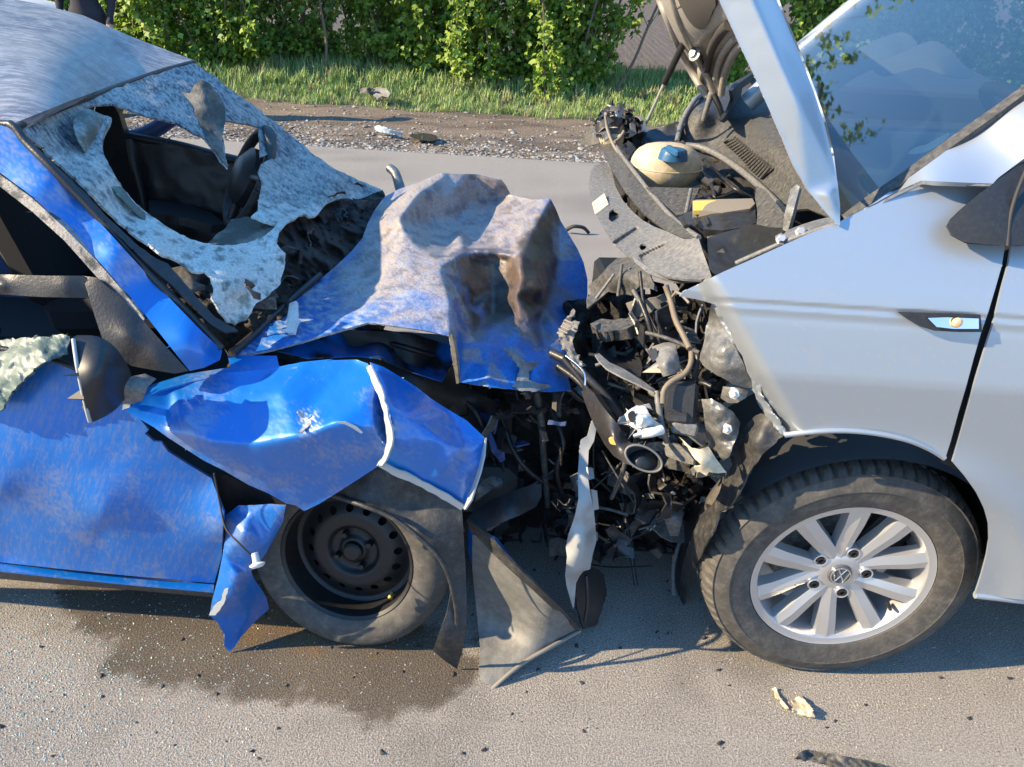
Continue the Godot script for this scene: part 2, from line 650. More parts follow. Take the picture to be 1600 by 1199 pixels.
func shade(pos: PackedVector3Array, tris: PackedInt32Array, crease: float, cols := PackedColorArray()) -> ArrayMesh:
	# normals: smooth where neighbouring faces meet at less than crease radians, sharp elsewhere
	var fn := PackedVector3Array()
	var around := {}
	for k in range(0, tris.size(), 3):
		var v := (pos[tris[k + 2]] - pos[tris[k]]).cross(pos[tris[k + 1]] - pos[tris[k]])
		fn.append(v)
		for j in 3:
			var key := Vector3i((pos[tris[k + j]] * 20000.0).round())
			if not around.has(key): around[key] = PackedInt32Array()
			around[key].append(k / 3)
	var p2 := PackedVector3Array()
	var n2 := PackedVector3Array()
	var c2 := PackedColorArray()
	var lim := cos(crease)
	for k in range(0, tris.size(), 3):
		var me := fn[k / 3].normalized()
		for j in 3:
			var s := Vector3.ZERO
			for f in around[Vector3i((pos[tris[k + j]] * 20000.0).round())]:
				if fn[f].normalized().dot(me) >= lim: s += fn[f]
			p2.append(pos[tris[k + j]])
			n2.append(s.normalized() if s.length() > 0 else me)
			if cols.size(): c2.append(cols[tris[k + j]])
	return commit(p2, n2, c2, PackedInt32Array(range(p2.size())))

func block(size: Vector3, bevel := 0.004) -> ArrayMesh:
	# a box with chamfered edges, centred
	var h := size * 0.5
	var b := minf(bevel, minf(h.x, minf(h.y, h.z)) * 0.6)
	var pos := PackedVector3Array()
	for sx in [-1, 1]:
		for sy in [-1, 1]:
			for sz in [-1, 1]:
				var s := Vector3(sx, sy, sz)
				pos.append(s * Vector3(h.x, h.y - b, h.z - b))
				pos.append(s * Vector3(h.x - b, h.y, h.z - b))
				pos.append(s * Vector3(h.x - b, h.y - b, h.z))
	return hull(pos)

func hull(points: PackedVector3Array) -> ArrayMesh:
	var s := ConvexPolygonShape3D.new()
	var tris := PackedInt32Array()
	# small point sets: every triple whose plane has all the points on one side
	var c := Vector3.ZERO
	for p in points: c += p
	c /= points.size()
	var done := {}
	var n := points.size()
	for i in n:
		for j in range(i + 1, n):
			for k in range(j + 1, n):
				var nn := (points[j] - points[i]).cross(points[k] - points[i])
				if nn.length() < 1e-12: continue
				nn = nn.normalized()
				if nn.dot(points[i] - c) < 0: nn = -nn
				var ok := true
				for q in points:
					if nn.dot(q - points[i]) > 1e-5:
						ok = false
						break
				if not ok: continue
				var key := Vector3i((nn * 2000.0).round())
				if done.has(key): continue
				done[key] = true
				var ring := []
				for q in n:
					if absf(nn.dot(points[q] - points[i])) < 2e-5: ring.append(q)
				var mid := Vector3.ZERO
				for q in ring: mid += points[q]
				mid /= ring.size()
				var ax := (points[ring[0]] - mid).normalized()
				var ay := nn.cross(ax)
				ring.sort_custom(func(a, b): return atan2((points[a] - mid).dot(ay), (points[a] - mid).dot(ax)) < atan2((points[b] - mid).dot(ay), (points[b] - mid).dot(ax)))
				for q in range(1, ring.size() - 1): tris.append_array([ring[0], ring[q + 1], ring[q]])
	return shade(points, tris, 0.2)

func moved(m: ArrayMesh, t: Transform3D) -> ArrayMesh:
	var a := m.surface_get_arrays(0)
	var p: PackedVector3Array = a[Mesh.ARRAY_VERTEX]
	var n: PackedVector3Array = a[Mesh.ARRAY_NORMAL]
	var nb := t.basis.inverse().transposed()
	for i in p.size():
		p[i] = t * p[i]
		n[i] = (nb * n[i]).normalized()
	var cols = a[Mesh.ARRAY_COLOR]
	return commit(p, n, cols if cols != null else PackedColorArray(), a[Mesh.ARRAY_INDEX])

func joined(list: Array) -> ArrayMesh:
	var st := SurfaceTool.new()
	st.begin(Mesh.PRIMITIVE_TRIANGLES)
	for m in list: st.append_from(m, 0, Transform3D())
	return st.commit()

func toward(where: Vector3, face: Vector3, roll := 0.0) -> Transform3D:
	# local z looks along face
	var z := face.normalized()
	var x := Vector3.UP.cross(z).normalized() if absf(z.y) < 0.99 else Vector3.RIGHT
	var b := Basis(x, z.cross(x), z) * Basis(Vector3(0, 0, 1), roll)
	return Transform3D(b, where)

# ================================================================ scene
func _ready() -> void:
	rng.seed = 7
	grain.seed = 11
	grain.frequency = 60.0
	grain.fractal_octaves = 3
	broad.seed = 12
	broad.frequency = 1.0
	broad.fractal_octaves = 4
	cells.seed = 13
	cells.noise_type = FastNoiseLite.TYPE_CELLULAR
	cells.cellular_return_type = FastNoiseLite.RETURN_DISTANCE2_SUB
	cells.frequency = 16.0
	cam_basis = Basis.from_euler(Vector3(deg_to_rad(-29.0), deg_to_rad(1.0), deg_to_rad(3.2)))
	var cam := Camera3D.new()
	cam.name = "camera"
	cam.fov = 53.03
	cam.near = 0.05
	cam.far = 2000.0
	cam.transform = Transform3D(cam_basis, cam_at)
	add_child(cam)
	var sky := ProceduralSkyMaterial.new()
	sky.sky_top_color = Color(0.27, 0.5, 0.74)
	sky.sky_horizon_color = Color(0.72, 0.82, 0.89)
	sky.sky_curve = 0.18
	sky.ground_bottom_color = Color(0.3, 0.26, 0.2)
	sky.ground_horizon_color = Color(0.6, 0.6, 0.55)
	sky.sky_energy_multiplier = 1.05
	var env := Environment.new()
	env.background_mode = Environment.BG_SKY
	env.sky = Sky.new()
	env.sky.sky_material = sky
	env.tonemap_mode = Environment.TONE_MAPPER_LINEAR
	env.tonemap_exposure = 2.65
	env.sdfgi_enabled = true
	env.ssao_enabled = true
	env.ssil_enabled = true
	var we := WorldEnvironment.new()
	we.name = "sky"
	we.environment = env
	add_child(we)
	var sun := DirectionalLight3D.new()
	sun.name = "sun"
	sun.light_energy = 1.4
	sun.light_color = Color(1.0, 0.91, 0.76)
	sun.light_angular_distance = 0.5
	sun.shadow_enabled = true
	sun.transform = Transform3D(Basis.looking_at(Vector3(0.85, -0.48, -0.21)), Vector3(0, 8, 0))
	add_child(sun)
	make_materials()
	build_ground()
	build_hedge()
	build_blue_car()
	build_van()
	build_wreckage()
	build_litter()

# ---------------------------------------------------------------- ground
func spread(x0: float, x1: float, z0: float, z1: float, nx: int, nz: int, h: Callable, col = null) -> ArrayMesh:
	var pos := PackedVector3Array()
	var nor := PackedVector3Array()
	var cols := PackedColorArray()
	var tris := PackedInt32Array()
	for j in nz + 1:
		for i in nx + 1:
			var x := lerpf(x0, x1, float(i) / nx)
			var z := lerpf(z0, z1, float(j) / nz)
			var p := Vector3(x, h.call(x, z), z)
			pos.append(p)
			nor.append(Vector3(h.call(x - 0.02, z) - h.call(x + 0.02, z), 0.04, h.call(x, z - 0.02) - h.call(x, z + 0.02)).normalized())
			cols.append(col.call(p) if col != null else Color.WHITE)
	for j in nz:
		for i in nx:
			var a := j * (nx + 1) + i
			tris.append_array([a, a + 1, a + nx + 1, a + 1, a + nx + 2, a + nx + 1])
	return commit(pos, nor, cols, tris)

func inside_blob(p: Vector2, c: Vector2, r: Vector2, wob: float, sd: float) -> float:
	var q := (p - c) / r
	return 1.0 - q.length() + wob * broad.get_noise_3d(p.x * 3.0, sd, p.y * 3.0) + wob * 0.5 * broad.get_noise_3d(p.x * 14.0, sd + 5.0, p.y * 14.0)

func road_color(p: Vector3) -> Color:
	var q := Vector2(p.x, p.z)
	var c := Color(1, 1, 1)
	# large uneven patches of wear
	var w := broad.get_noise_3d(p.x * 1.1, 3.0, p.z * 1.6)
	c = c * (1.0 + 0.35 * w + 0.22 * broad.get_noise_3d(p.x * 5.0, 6.0, p.z * 5.0))
	# soaked by spilled oil and coolant under the blue car
	var s := maxf(inside_blob(q, Vector2(-0.62, -0.05), Vector2(0.52, 0.205), 0.45, 1.0), inside_blob(q, Vector2(-0.34, 0.03), Vector2(0.27, 0.16), 0.4, 2.0))
	s = maxf(s, inside_blob(q, Vector2(-1.05, -0.18), Vector2(0.3, 0.2), 0.4, 3.0))
	s = smoothstep(-0.04, 0.14, s + 0.12 * grain.get_noise_3dv(p))
	var rusty := smoothstep(0.0, 0.4, inside_blob(q, Vector2(-0.52, -0.1), Vector2(0.26, 0.13), 1.2, 8.0))
	var wet := Color(0.38, 0.34, 0.29).lerp(Color(0.5, 0.33, 0.15), rusty * 0.7)
	c = Color(c.r * lerpf(1, wet.r, s), c.g * lerpf(1, wet.g, s), c.b * lerpf(1, wet.b, s))
	return Color(c.r, c.g, c.b, 1)

func build_ground() -> void:
	var asphalt := mat("asphalt", Color.WHITE, 0.9)
	var speck := noise_tex(1024, 0.05, [[0.15, lin(0.08, 0.072, 0.062)], [0.34, lin(0.215, 0.19, 0.16)], [0.52, lin(0.325, 0.288, 0.245)], [0.68, lin(0.43, 0.385, 0.33)], [0.85, lin(0.65, 0.6, 0.53)]], 31, FastNoiseLite.TYPE_SIMPLEX_SMOOTH, 5, 0.85)
	var bump := noise_tex(1024, 0.05, [[0.25, Color(0, 0, 0)], [0.75, Color(1, 1, 1)]], 31, FastNoiseLite.TYPE_SIMPLEX_SMOOTH, 5, 0.85)
	tri(asphalt, speck, 2.8, bump, 0.2)
	asphalt.vertex_color_use_as_albedo = true
	var flat := func(_x, _z): return 0.0
	var near := part(self, "road", spread(-2.6, 2.6, -1.2, 1.3, 300, 150, flat, road_color), asphalt)
	tag(near, "pale dusty asphalt road under the two crashed vehicles", "", "", "structure")
	for r in [[-80.0, 80.0, -5.92, -1.2, 400, 24], [-80.0, -2.6, -1.2, 1.3, 200, 12], [2.6, 80.0, -1.2, 1.3, 200, 12], [-80.0, 80.0, 1.3, 6.0, 200, 10]]:
		var o := part(self, "road", spread(r[0], r[1], r[2], r[3], r[4], r[5], flat, road_color), asphalt)
		tag(o, "pale dusty asphalt road", "", "", "structure")
	# broken edge, then dirt and gravel, the verge, and fields to the horizon
	var dirt := mat("dirt", Color.WHITE, 0.95)
	tri(dirt, noise_tex(1024, 0.05, [[0.25, lin(0.1, 0.075, 0.055)], [0.45, lin(0.2, 0.155, 0.115)], [0.6, lin(0.28, 0.22, 0.165)], [0.8, lin(0.38, 0.31, 0.24)]], 33), 0.7, bump, 1.5)
	dirt.vertex_color_use_as_albedo = true
	var dh := func(x, z): return -0.006 + (0.035 * broad.get_noise_3d(x * 0.8, 9.0, z * 1.5) + 0.012 * broad.get_noise_3d(x * 5.0, 2.0, z * 5.0)) * smoothstep(-5.9, -6.3, z) - 0.03 * smoothstep(-5.9, -6.2, z)
	var dc := func(p): 
		var k := smoothstep(0.0, 0.1, broad.get_noise_3d(p.x * 0.9, 4.0, p.z * 2.2) + 0.25 * smoothstep(-7.3, -6.0, p.z) - 0.04)
		return Color(1, 1, 1).lerp(Color(0.55, 0.55, 0.57), k * 0.8)
	tag(part(self, "dirt_shoulder", spread(-30, 30, -9.2, -5.8, 300, 60, dh, dc), dirt), "brown dirt and gravel shoulder along the far side of the road", "", "", "structure")
	tag(part(self, "near_shoulder", spread(-80, 80, 5.9, 14, 60, 6, func(_x, _z): return -0.03), dirt), "dirt shoulder behind the viewer", "", "", "structure")
	var stone := hull(PackedVector3Array([Vector3(-0.5, 0, -0.4), Vector3(0.4, -0.1, -0.5), Vector3(0.6, 0, 0.3), Vector3(-0.3, 0.1, 0.5), Vector3(0, 0.45, 0), Vector3(0.3, 0.3, 0.2), Vector3(-0.3, 0.3, -0.1)]))
	var gm := mat("gravel", Color.WHITE, 0.9)
	gm.vertex_color_use_as_albedo = true
	var mm := MultiMesh.new()
	mm.transform_format = MultiMesh.TRANSFORM_3D
	mm.use_colors = true
	mm.mesh = stone
	mm.instance_count = 9000
	for i in 9000:
		var x := rng.randf_range(-9.0, 6.5)
		var z := -5.95 - absf(rng.randfn(0.0, 0.55)) if i < 7000 else rng.randf_range(-8.6, -5.9)
		var s := rng.randf_range(0.012, 0.045) * (1.6 if rng.randf() < 0.05 else 1.0)
		mm.set_instance_transform(i, Transform3D(Basis.from_euler(Vector3(rng.randf() * 0.6, rng.randf() * TAU, rng.randf() * 0.6)).scaled(Vector3(s, s * 0.8, s)), Vector3(x, dh.call(x, z), z)))
		var g := rng.randf_range(0.1, 0.36)
		mm.set_instance_color(i, Color(g, g * 0.93, g * 0.84))
	var mi := MultiMeshInstance3D.new()
	mi.name = "gravel"
	mi.multimesh = mm
	mi.material_override = gm
	add_child(mi)
	tag(mi, "grey gravel strewn along the far edge of the road", "", "", "stuff")
	# verge
	var soil := mat("verge_soil", lin(0.15, 0.13, 0.075), 0.95)
	var vh := func(x, z): return verge_height(x, z)
	tag(part(self, "grass_verge", spread(-40, 40, -12.1, -8.5, 160, 30, vh), soil), "low grassy bank between the dirt shoulder and the bushes", "", "", "structure")
	var blade := []
	var bp := PackedVector3Array()
	var bt := PackedInt32Array()
	var r2 := RandomNumberGenerator.new()
	r2.seed = 5
	for k in 14:
		var a := r2.randf() * TAU
		var lean := r2.randf_range(0.1, 0.5)
		var hgt := r2.randf_range(0.5, 1.0)
		var w := 0.035
		var o := Vector3(r2.randf_range(-0.3, 0.3), 0, r2.randf_range(-0.3, 0.3))
		var d := Vector3(cos(a), 0, sin(a))
		var sd := Vector3(-d.z, 0, d.x) * w
		var m1 := o + d * lean * 0.35 + Vector3(0, hgt * 0.6, 0)
		var tip := o + d * lean + Vector3(0, hgt, 0)
		var base := bp.size()
		bp.append_array([o - sd, o + sd, m1 - sd * 0.8, m1 + sd * 0.8, tip])
		bt.append_array([base, base + 2, base + 1, base + 1, base + 2, base + 3, base + 2, base + 4, base + 3])
	var tuft := shade(bp, bt, 1.0)
	var grass := mat("grass", Color.WHITE, 0.7)
	grass.vertex_color_use_as_albedo = true
	grass.backlight_enabled = true
	grass.backlight = lin(0.12, 0.17, 0.03)
	var gg := MultiMesh.new()
	gg.transform_format = MultiMesh.TRANSFORM_3D
	gg.use_colors = true
	gg.mesh = tuft
	gg.instance_count = 11000
	for i in 11000:
		var x := rng.randf_range(-10.0, 9.0)
		var z := -8.3 - pow(rng.randf(), 1.2) * 3.4
		z += 0.25 * broad.get_noise_3d(x * 0.9, 0.0, 4.0)
		var s := rng.randf_range(0.09, 0.2) * (0.75 + 0.5 * smoothstep(-8.6, -9.6, z))
		mm_set(gg, i, Transform3D(Basis(Vector3.UP, rng.randf() * TAU).scaled(Vector3(s, s * rng.randf_range(0.7, 1.2), s)), Vector3(x, verge_height(x, z) - 0.01, z)))
		var t := rng.randf()
		gg.set_instance_color(i, Color(0.16, 0.26, 0.07).lerp(Color(0.38, 0.45, 0.17), t) if rng.randf() > 0.12 else Color(0.28, 0.25, 0.13))
	var gi := MultiMeshInstance3D.new()
	gi.name = "grass"
	gi.multimesh = gg
	gi.material_override = grass
	add_child(gi)
	tag(gi, "long green grass growing along the verge", "", "", "stuff")
	# fields
	var field_soil := mat("field_soil", Color.WHITE, 0.95)
	tri(field_soil, noise_tex(512, 0.05, [[0.25, lin(0.045, 0.032, 0.02)], [0.5, lin(0.09, 0.064, 0.04)], [0.8, lin(0.15, 0.108, 0.068)]], 35), 0.9)
	tag(part(self, "field", spread(-600, 600, -900, -12.0, 30, 30, func(_x, z): return -0.12 + 0.0), field_soil), "bare brown ploughed field beyond the bushes", "", "", "structure")
	tag(part(self, "open_land", spread(-600, 600, 13.9, 600, 6, 6, func(_x, _z): return -0.05), field_soil), "open land behind the viewer", "", "", "structure")
	# furrows: a headland ploughed along the road, then rows running away up the slope
	for k in 16:
		var z := -12.3 - k * 0.22
		var row := spread(-4, 12, z - 0.11, z + 0.11, 100, 4, func(x, zz): return -0.12 + 0.0 + 0.009 * cos((zz - z) / 0.11 * PI * 0.5) + 0.02 * broad.get_noise_3d(x * 4.0, z, zz * 4.0))
		tag(part(self, "furrow", row, field_soil), "furrow of the ploughed field running along the road", "", "", "structure")
	for k in 70:
		var x := -3.0 + k * 0.17
		var row := spread(x - 0.08, x + 0.08, -70, -15.0, 4, 120, func(xx, zz): return -0.12 + 0.0 + 0.009 * cos((xx - x) / 0.08 * PI * 0.5) + 0.02 * broad.get_noise_3d(xx * 4.0, x, zz * 4.0))
		tag(part(self, "furrow", row, field_soil), "furrow of the ploughed field running away from the road", "", "", "structure")

func mm_set(m: MultiMesh, i: int, t: Transform3D) -> void:
	m.set_instance_transform(i, t)

func verge_height(x: float, z: float) -> float:
	return -0.06 + 0.2 * smoothstep(-8.4, -10.5, z) + 0.05 * broad.get_noise_3d(x * 0.7, 1.0, z * 0.7) - 0.1 * smoothstep(-10.6, -12.0, z)

# ---------------------------------------------------------------- bushes and trees
func leaf_shape() -> Array:
	# a lobed leaf folded along its midrib, length 1 along y
	return [Vector3(0, 0, 0), Vector3(-0.3, 0.18, 0.06), Vector3(-0.5, 0.5, 0.1), Vector3(-0.2, 0.6, 0.05), Vector3(0, 1.0, -0.06), Vector3(0.2, 0.6, 0.05), Vector3(0.5, 0.5, 0.1), Vector3(0.3, 0.18, 0.06), Vector3(0, 0.5, 0.0)]

func add_leaf(pos: PackedVector3Array, nor: PackedVector3Array, cols: PackedColorArray, tris: PackedInt32Array, t: Transform3D, c: Color) -> void:
	var base := pos.size()
	var n := t.basis.z.normalized()
	for p in leaf_pts:
		pos.append(t * p)
		nor.append(n)
		cols.append(c)
	for k in 8:
		# front side looks along +z
		tris.append_array([base + 8, base + k, base + (k + 1) % 8])

var leaf_pts: Array

func build_hedge() -> void:
	leaf_pts = leaf_shape()
	var lm := mat("leaf", Color.WHITE, 0.55)
	lm.vertex_color_use_as_albedo = true
	lm.backlight_enabled = true
	lm.backlight = lin(0.36, 0.44, 0.05)
	var bark := mat("bark", lin(0.16, 0.125, 0.09), 0.9)
	# x, z, height, spread, shoots, leaf size, kind, label
	var plants := [
		[-7.14, -10.60, 6.0, 1.1, 26, 0.075, 0, "leafy bush right behind the blue car's roof, beside the standing person"],
		[-5.73, -10.40, 6.2, 0.9, 26, 0.08, 1, "bush left of centre with bright leaves low down above the windscreen"],
		[-4.48, -10.10, 6.4, 0.85, 30, 0.085, 1, "bright bush with big maple leaves left of the slender sapling"],
		[-3.53, -10.90, 6.0, 0.8, 20, 0.075, 0, "bush growing behind the slender sapling"],
		[-2.45, -10.80, 5.6, 0.8, 18, 0.075, 0, "bush just right of the slender sapling, left of the broad middle bush"],
		[-1.24, -10.20, 6.2, 0.95, 34, 0.085, 1, "broad leafy bush in the middle of the hedge"],
		[-0.12, -10.20, 6.0, 0.85, 30, 0.085, 1, "leafy bush right of the middle with bare stems at its foot"],
		[0.35, -9.90, 5.0, 0.42, 22, 0.08, 2, "thin yellow-green bush beside the gap to the field"],
		[2.45, -10.40, 5.6, 0.4, 26, 0.085, 0, "bush behind the raised bonnet, right of the gap to the field"],
		[3.90, -10.40, 6.0, 0.9, 30, 0.085, 1, "yellow-green bush seen between the bonnet and the windscreen"],
		[5.31, -10.70, 6.2, 1.0, 22, 0.085, 1, "bush behind the van's windscreen"],
		[6.97, -10.80, 6.2, 1.1, 18, 0.09, 0, "bush at the far right behind the van"],
	]
	for q in plants.size():
		var a = plants[q]
		var r := RandomNumberGenerator.new()
		r.seed = 100 + q
		var foot := Vector3(a[0], verge_height(a[0], a[1]) - 0.02, a[1])
		var t := thing("bush", a[7], "bush", foot, "bushes along the field edge")
		var stems := []
		var pos := PackedVector3Array()
		var nor := PackedVector3Array()
		var cols := PackedColorArray()
		var tris := PackedInt32Array()
		for k in a[4]:
			var o := foot + Vector3(r.randfn(0, 0.45) * a[3], 0, r.randfn(0, 0.3))
			var lean := Vector3(r.randfn(0, 0.22), 1, r.randfn(0.05, 0.14)).normalized()
			var hgt: float = a[2] * r.randf_range(0.35, 1.0)
			var bend := Vector3(r.randfn(0, 0.25), 0, r.randfn(0, 0.2))
			var pts := []
			for s in 6:
				var f := s / 5.0
				pts.append(o + lean * hgt * f + bend * f * f)
			stems.append(tube(pts, r.randf_range(0.008, 0.016), 0.003, 5, 2))
			# side twigs, each carrying leaves
			var n_twig := int(hgt * 9.5)
			for s in n_twig:
				var f := pow(r.randf(), 1.35) * 0.97 + 0.02
				var root := o + lean * hgt * f + bend * f * f
				var low := root.y < 1.9
				var ang := r.randf() * TAU
				var out := Vector3(cos(ang), r.randf_range(0.15, 0.9), sin(ang)).normalized()
				var ln: float = r.randf_range(0.12, 0.42) * a[3]
				var n_leaf := 17 if low else 8
				var warm := r.randf()
				for j in n_leaf:
					var p := root + out * ln * (j + 0.6) / n_leaf + Vector3(r.randfn(0, 0.045), r.randfn(0, 0.045), r.randfn(0, 0.045))
					var size: float = a[5] * r.randf_range(0.55, 1.15) * (1.0 if low else 1.5)
					var ff := Vector3(r.randfn(-0.35, 0.6), r.randf_range(0.1, 1.0), r.randfn(0.35, 0.6)).normalized()
					var tr := toward(p, ff, r.randfn(PI, 0.7))
					tr.basis = tr.basis.scaled_local(Vector3.ONE * size)
					var c := Color(0.11, 0.2, 0.028).lerp(Color(0.26, 0.36, 0.04), clampf(warm * 0.85 + r.randfn(0.1, 0.2), 0, 1))
					if r.randf() < 0.12: c = c.lerp(Color(0.25, 0.32, 0.03), 0.55)
					add_leaf(pos, nor, cols, tris, tr, c)
		part(t, "stem", joined(stems), bark)
		part(t, "crown", commit(pos, nor, cols, tris), lm)
	# slender sapling with tufts of leaves
	for sp in [[-3.0, -9.75, 0.02, "slender young tree with tufts of bright leaves in front of the bushes"], [0.3, -9.7, 0.3, "leaning thin sapling with few leaves at the right end of the hedge"], [0.95, -9.7, 0.42, "leaning bare sapling with a leafy top in front of the gap to the field"]]:
		var r := RandomNumberGenerator.new()
		r.seed = int(sp[0] * 100)
		var foot := Vector3(sp[0], verge_height(sp[0], sp[1]) - 0.02, sp[1])
		var t := thing("sapling", sp[3], "sapling", foot, "saplings in front of the hedge")
		var pos := PackedVector3Array()
		var nor := PackedVector3Array()
		var cols := PackedColorArray()
		var tris := PackedInt32Array()
		var pts := []
		for s in 7: pts.append(foot + Vector3(sp[2] * s * 0.45 + 0.04 * sin(s * 1.7), s * 0.45, 0.03 * s))
		var sticks := [tube(pts, 0.022, 0.008, 7, 3)]
		for k in 16:
			var f := r.randf_range(0.6, 5.9)
			var p0: Vector3 = pts[int(f)].lerp(pts[int(f) + 1], f - int(f))
			var ang := r.randf() * TAU
			var p1 := p0 + Vector3(cos(ang) * 0.3, r.randf_range(0.25, 0.5), sin(ang) * 0.25)
			sticks.append(tube([p0, p0.lerp(p1, 0.5) + Vector3(0, 0.03, 0), p1], 0.006, 0.003, 5, 3))
			for j in 22:
				var tr := toward(p0.lerp(p1, r.randf_range(0.3, 1.1)) + Vector3(r.randfn(0, 0.05), r.randfn(0, 0.06), r.randfn(0, 0.05)), Vector3(r.randfn(-0.35, 0.6), r.randf_range(0.1, 1.0), r.randfn(0.35, 0.6)), r.randfn(PI, 0.7))
				tr.basis = tr.basis.scaled_local(Vector3.ONE * r.randf_range(0.06, 0.12))
				add_leaf(pos, nor, cols, tris, tr, Color(0.08, 0.15, 0.02).lerp(Color(0.18, 0.23, 0.025), r.randf()))
		part(t, "trunk", joined(sticks), bark)
		part(t, "crown", commit(pos, nor, cols, tris), lm)


# ---------------------------------------------------------------- the blue car
const BLUE := Color(0.002, 0.14, 0.5)
const DUST := Color(0.28, 0.28, 0.31)

func streak(p: Vector3, along: Vector3, fine: float, stretch: float) -> float:
	var a := along.normalized()
	var q := p - a * p.dot(a) * (1.0 - 1.0 / stretch)
	return 0.5 + 0.5 * clampf(1.9 * grain.get_noise_3dv(q * fine), -1, 1)

func blue_dust(p: Vector3, amount: float, along: Vector3, fine := 1.0) -> Color:
	# dried dirty water on paint: patches here, the fine runs are in the paint's own texture
	var g := grain.get_noise_3dv(p * 1.5)
	var b := broad.get_noise_3dv(p * 5.0) + 0.5 * g
	var k := smoothstep(0.55 - amount, 1.05 - amount, 0.45 + b * 0.8)
	return BLUE.lerp(DUST, clampf(k, 0, 1) * 0.5)

func build_blue_car() -> void:
	var car := thing("crashed_car", "blue compact car with burnt crumpled bonnet and shattered windscreen", "car", Vector3(-1.4, 0, -0.8))
	var blue: StandardMaterial3D = M.blue_paint
	var burnt: StandardMaterial3D = M.burnt_paint
	# roof
	var roof_dust := func(p, _q):
		var b := broad.get_noise_3dv(p * 2.2)
		return Color(0.09, 0.09, 0.11).lerp(Color(0.2, 0.19, 0.19), smoothstep(-0.2, 0.4, b))
	var roof := part(car, "roof", panel([22, 192, 60, 177, 110, 157, 160, 139, 205, 122, 255, 106, 303, 94, 262, 79, 200, 55, 130, 24, 60, 6, -40, -14, -200, -30, -420, -40, -520, 40, -520, 120, -300, 160, -100, 180, -20, 189],
		[22, 192, Z, -0.22, 303, 94, Z, -1.3, 160, 139, Z, -0.72, 130, 24, Z, -1.3, 0, 0, Z, -1.25, 200, 55, Z, -1.32, -40, -14, Z, -1.25, -20, 190, Z, -0.23, -100, 180, Z, -0.24  , 60, 92, Z, -0.66, -300, 160, Z, -0.26], {"step": 5.0, "col": roof_dust, "thick": 0.02, "soft": 1.5}), M.roof_paint)
	roof.set_meta("label", "roof filmed with pale dirty streaks")
	# roof's front edge and the seal of the windscreen
	part(car, "windscreen_seal", tube([at(24, 199, Z, -0.2), at(60, 183, Z, -0.34), at(110, 162, Z, -0.52), at(160, 144, Z, -0.71), at(205, 127, Z, -0.9), at(255, 110, Z, -1.1), at(303, 97, Z, -1.29)], 0.008, 0.008, 8, 6), M.black_plastic)
	part(car, "drip_rail", tube([at(-300, 166, Z, -0.23), at(-20, 192, Z, -0.21), at(18, 196, Z, -0.2), at(40, 222, Z, -0.185), at(80, 262, Z, -0.16), at(150, 335, Z, -0.15), at(230, 424, Z, -0.125), at(300, 496, Z, -0.1), at(346, 545, Z, -0.085)], 0.009, 0.009, 8, 5), M.black_plastic)
	# windscreen pillar, running on as the roof rail
	var pillar_col := func(p, q):
		var k := smoothstep(0.3, 1.1, streak(p, Vector3(0.6, -0.8, 0), 2.2, 3.0) + 0.6 * broad.get_noise_3dv(p * 14.0) - smoothstep(440.0, 470.0, q.y + 0.35 * (q.x - 205.0)) * 2.0 + 0.1)
		return BLUE.lerp(DUST, k * 0.5)
	part(car, "windscreen_pillar", panel([18, 198, 42, 228, 80, 268, 125, 315, 165, 358, 205, 402, 240, 440, 280, 482, 315, 518, 347, 548, 343, 563, 318, 575, 296, 580, 264, 540, 228, 494, 190, 450, 150, 404, 100, 353, 50, 307, 0, 270, -60, 240, -300, 212, -300, 170, -20, 193],
		[18, 198, Z, -0.2, 347, 548, Z, -0.085, 240, 440, Z, -0.12, 125, 315, Z, -0.165, 296, 580, Z, -0.02, 150, 404, Z, -0.085, 0, 270, Z, -0.14, 75, 290, Z, -0.135, 180, 398, Z, -0.09, 290, 530, Z, -0.03, 318, 555, Z, -0.035, -300, 212, Z, -0.18, -300, 170, Z, -0.24, -60, 215, Z, -0.17], {"step": 4.0, "col": pillar_col, "thick": 0.012, "soft": 0.15}), blue)
	var frame_dust := func(p, _q): return Color(0.09, 0.085, 0.08).lerp(Color(0.42, 0.38, 0.33), smoothstep(0.25, 0.6, streak(p, Vector3(0.6, -0.8, 0), 0.7, 2.0)))
	part(car, "door_frame", panel([-300, 214, -60, 242, 0, 273, 50, 310, 100, 356, 150, 407, 190, 453, 226, 498, 218, 508, 196, 486, 150, 432, 100, 376, 50, 331, 0, 292, -60, 262, -300, 236],
		[-300, 225, Z, -0.18, 0, 282, Z, -0.135, 150, 418, Z, -0.08, 222, 503, Z, -0.05, 100, 366, Z, -0.095], {"step": 4.0, "col": frame_dust, "thick": 0.02}), burnt, "dusty pale door frame")
	part(car, "quarter_trim", panel([128, 431, 150, 434, 192, 468, 222, 500, 262, 545, 294, 580, 272, 584, 236, 578, 205, 572, 178, 556, 163, 540, 148, 496, 138, 463],
		[128, 431, Z, -0.075, 150, 434, Z, -0.07, 222, 500, Z, -0.05, 294, 580, Z, -0.015, 205, 572, Z, 0.0, 163, 540, Z, -0.005, 200, 525, Z, -0.01, 240, 560, Z, 0.0], {"step": 5.0, "soft": 0.1}), M.black_plastic)
	part(car, "window_channel", panel([-300, 420, -100, 426, 0, 429, 80, 431, 128, 431, 140, 440, 139, 466, 60, 464, 0, 460, -100, 456, -300, 452],
		[-300, 430, Z, -0.09, 128, 431, Z, -0.07, 139, 466, Z, -0.06, 0, 429, Z, -0.08, 0, 446, Z, -0.055, 0, 460, Z, -0.06, 100, 448, Z, -0.05], {"step": 5.0, "thick": 0.01, "soft": 0.05}), M.black_plastic)
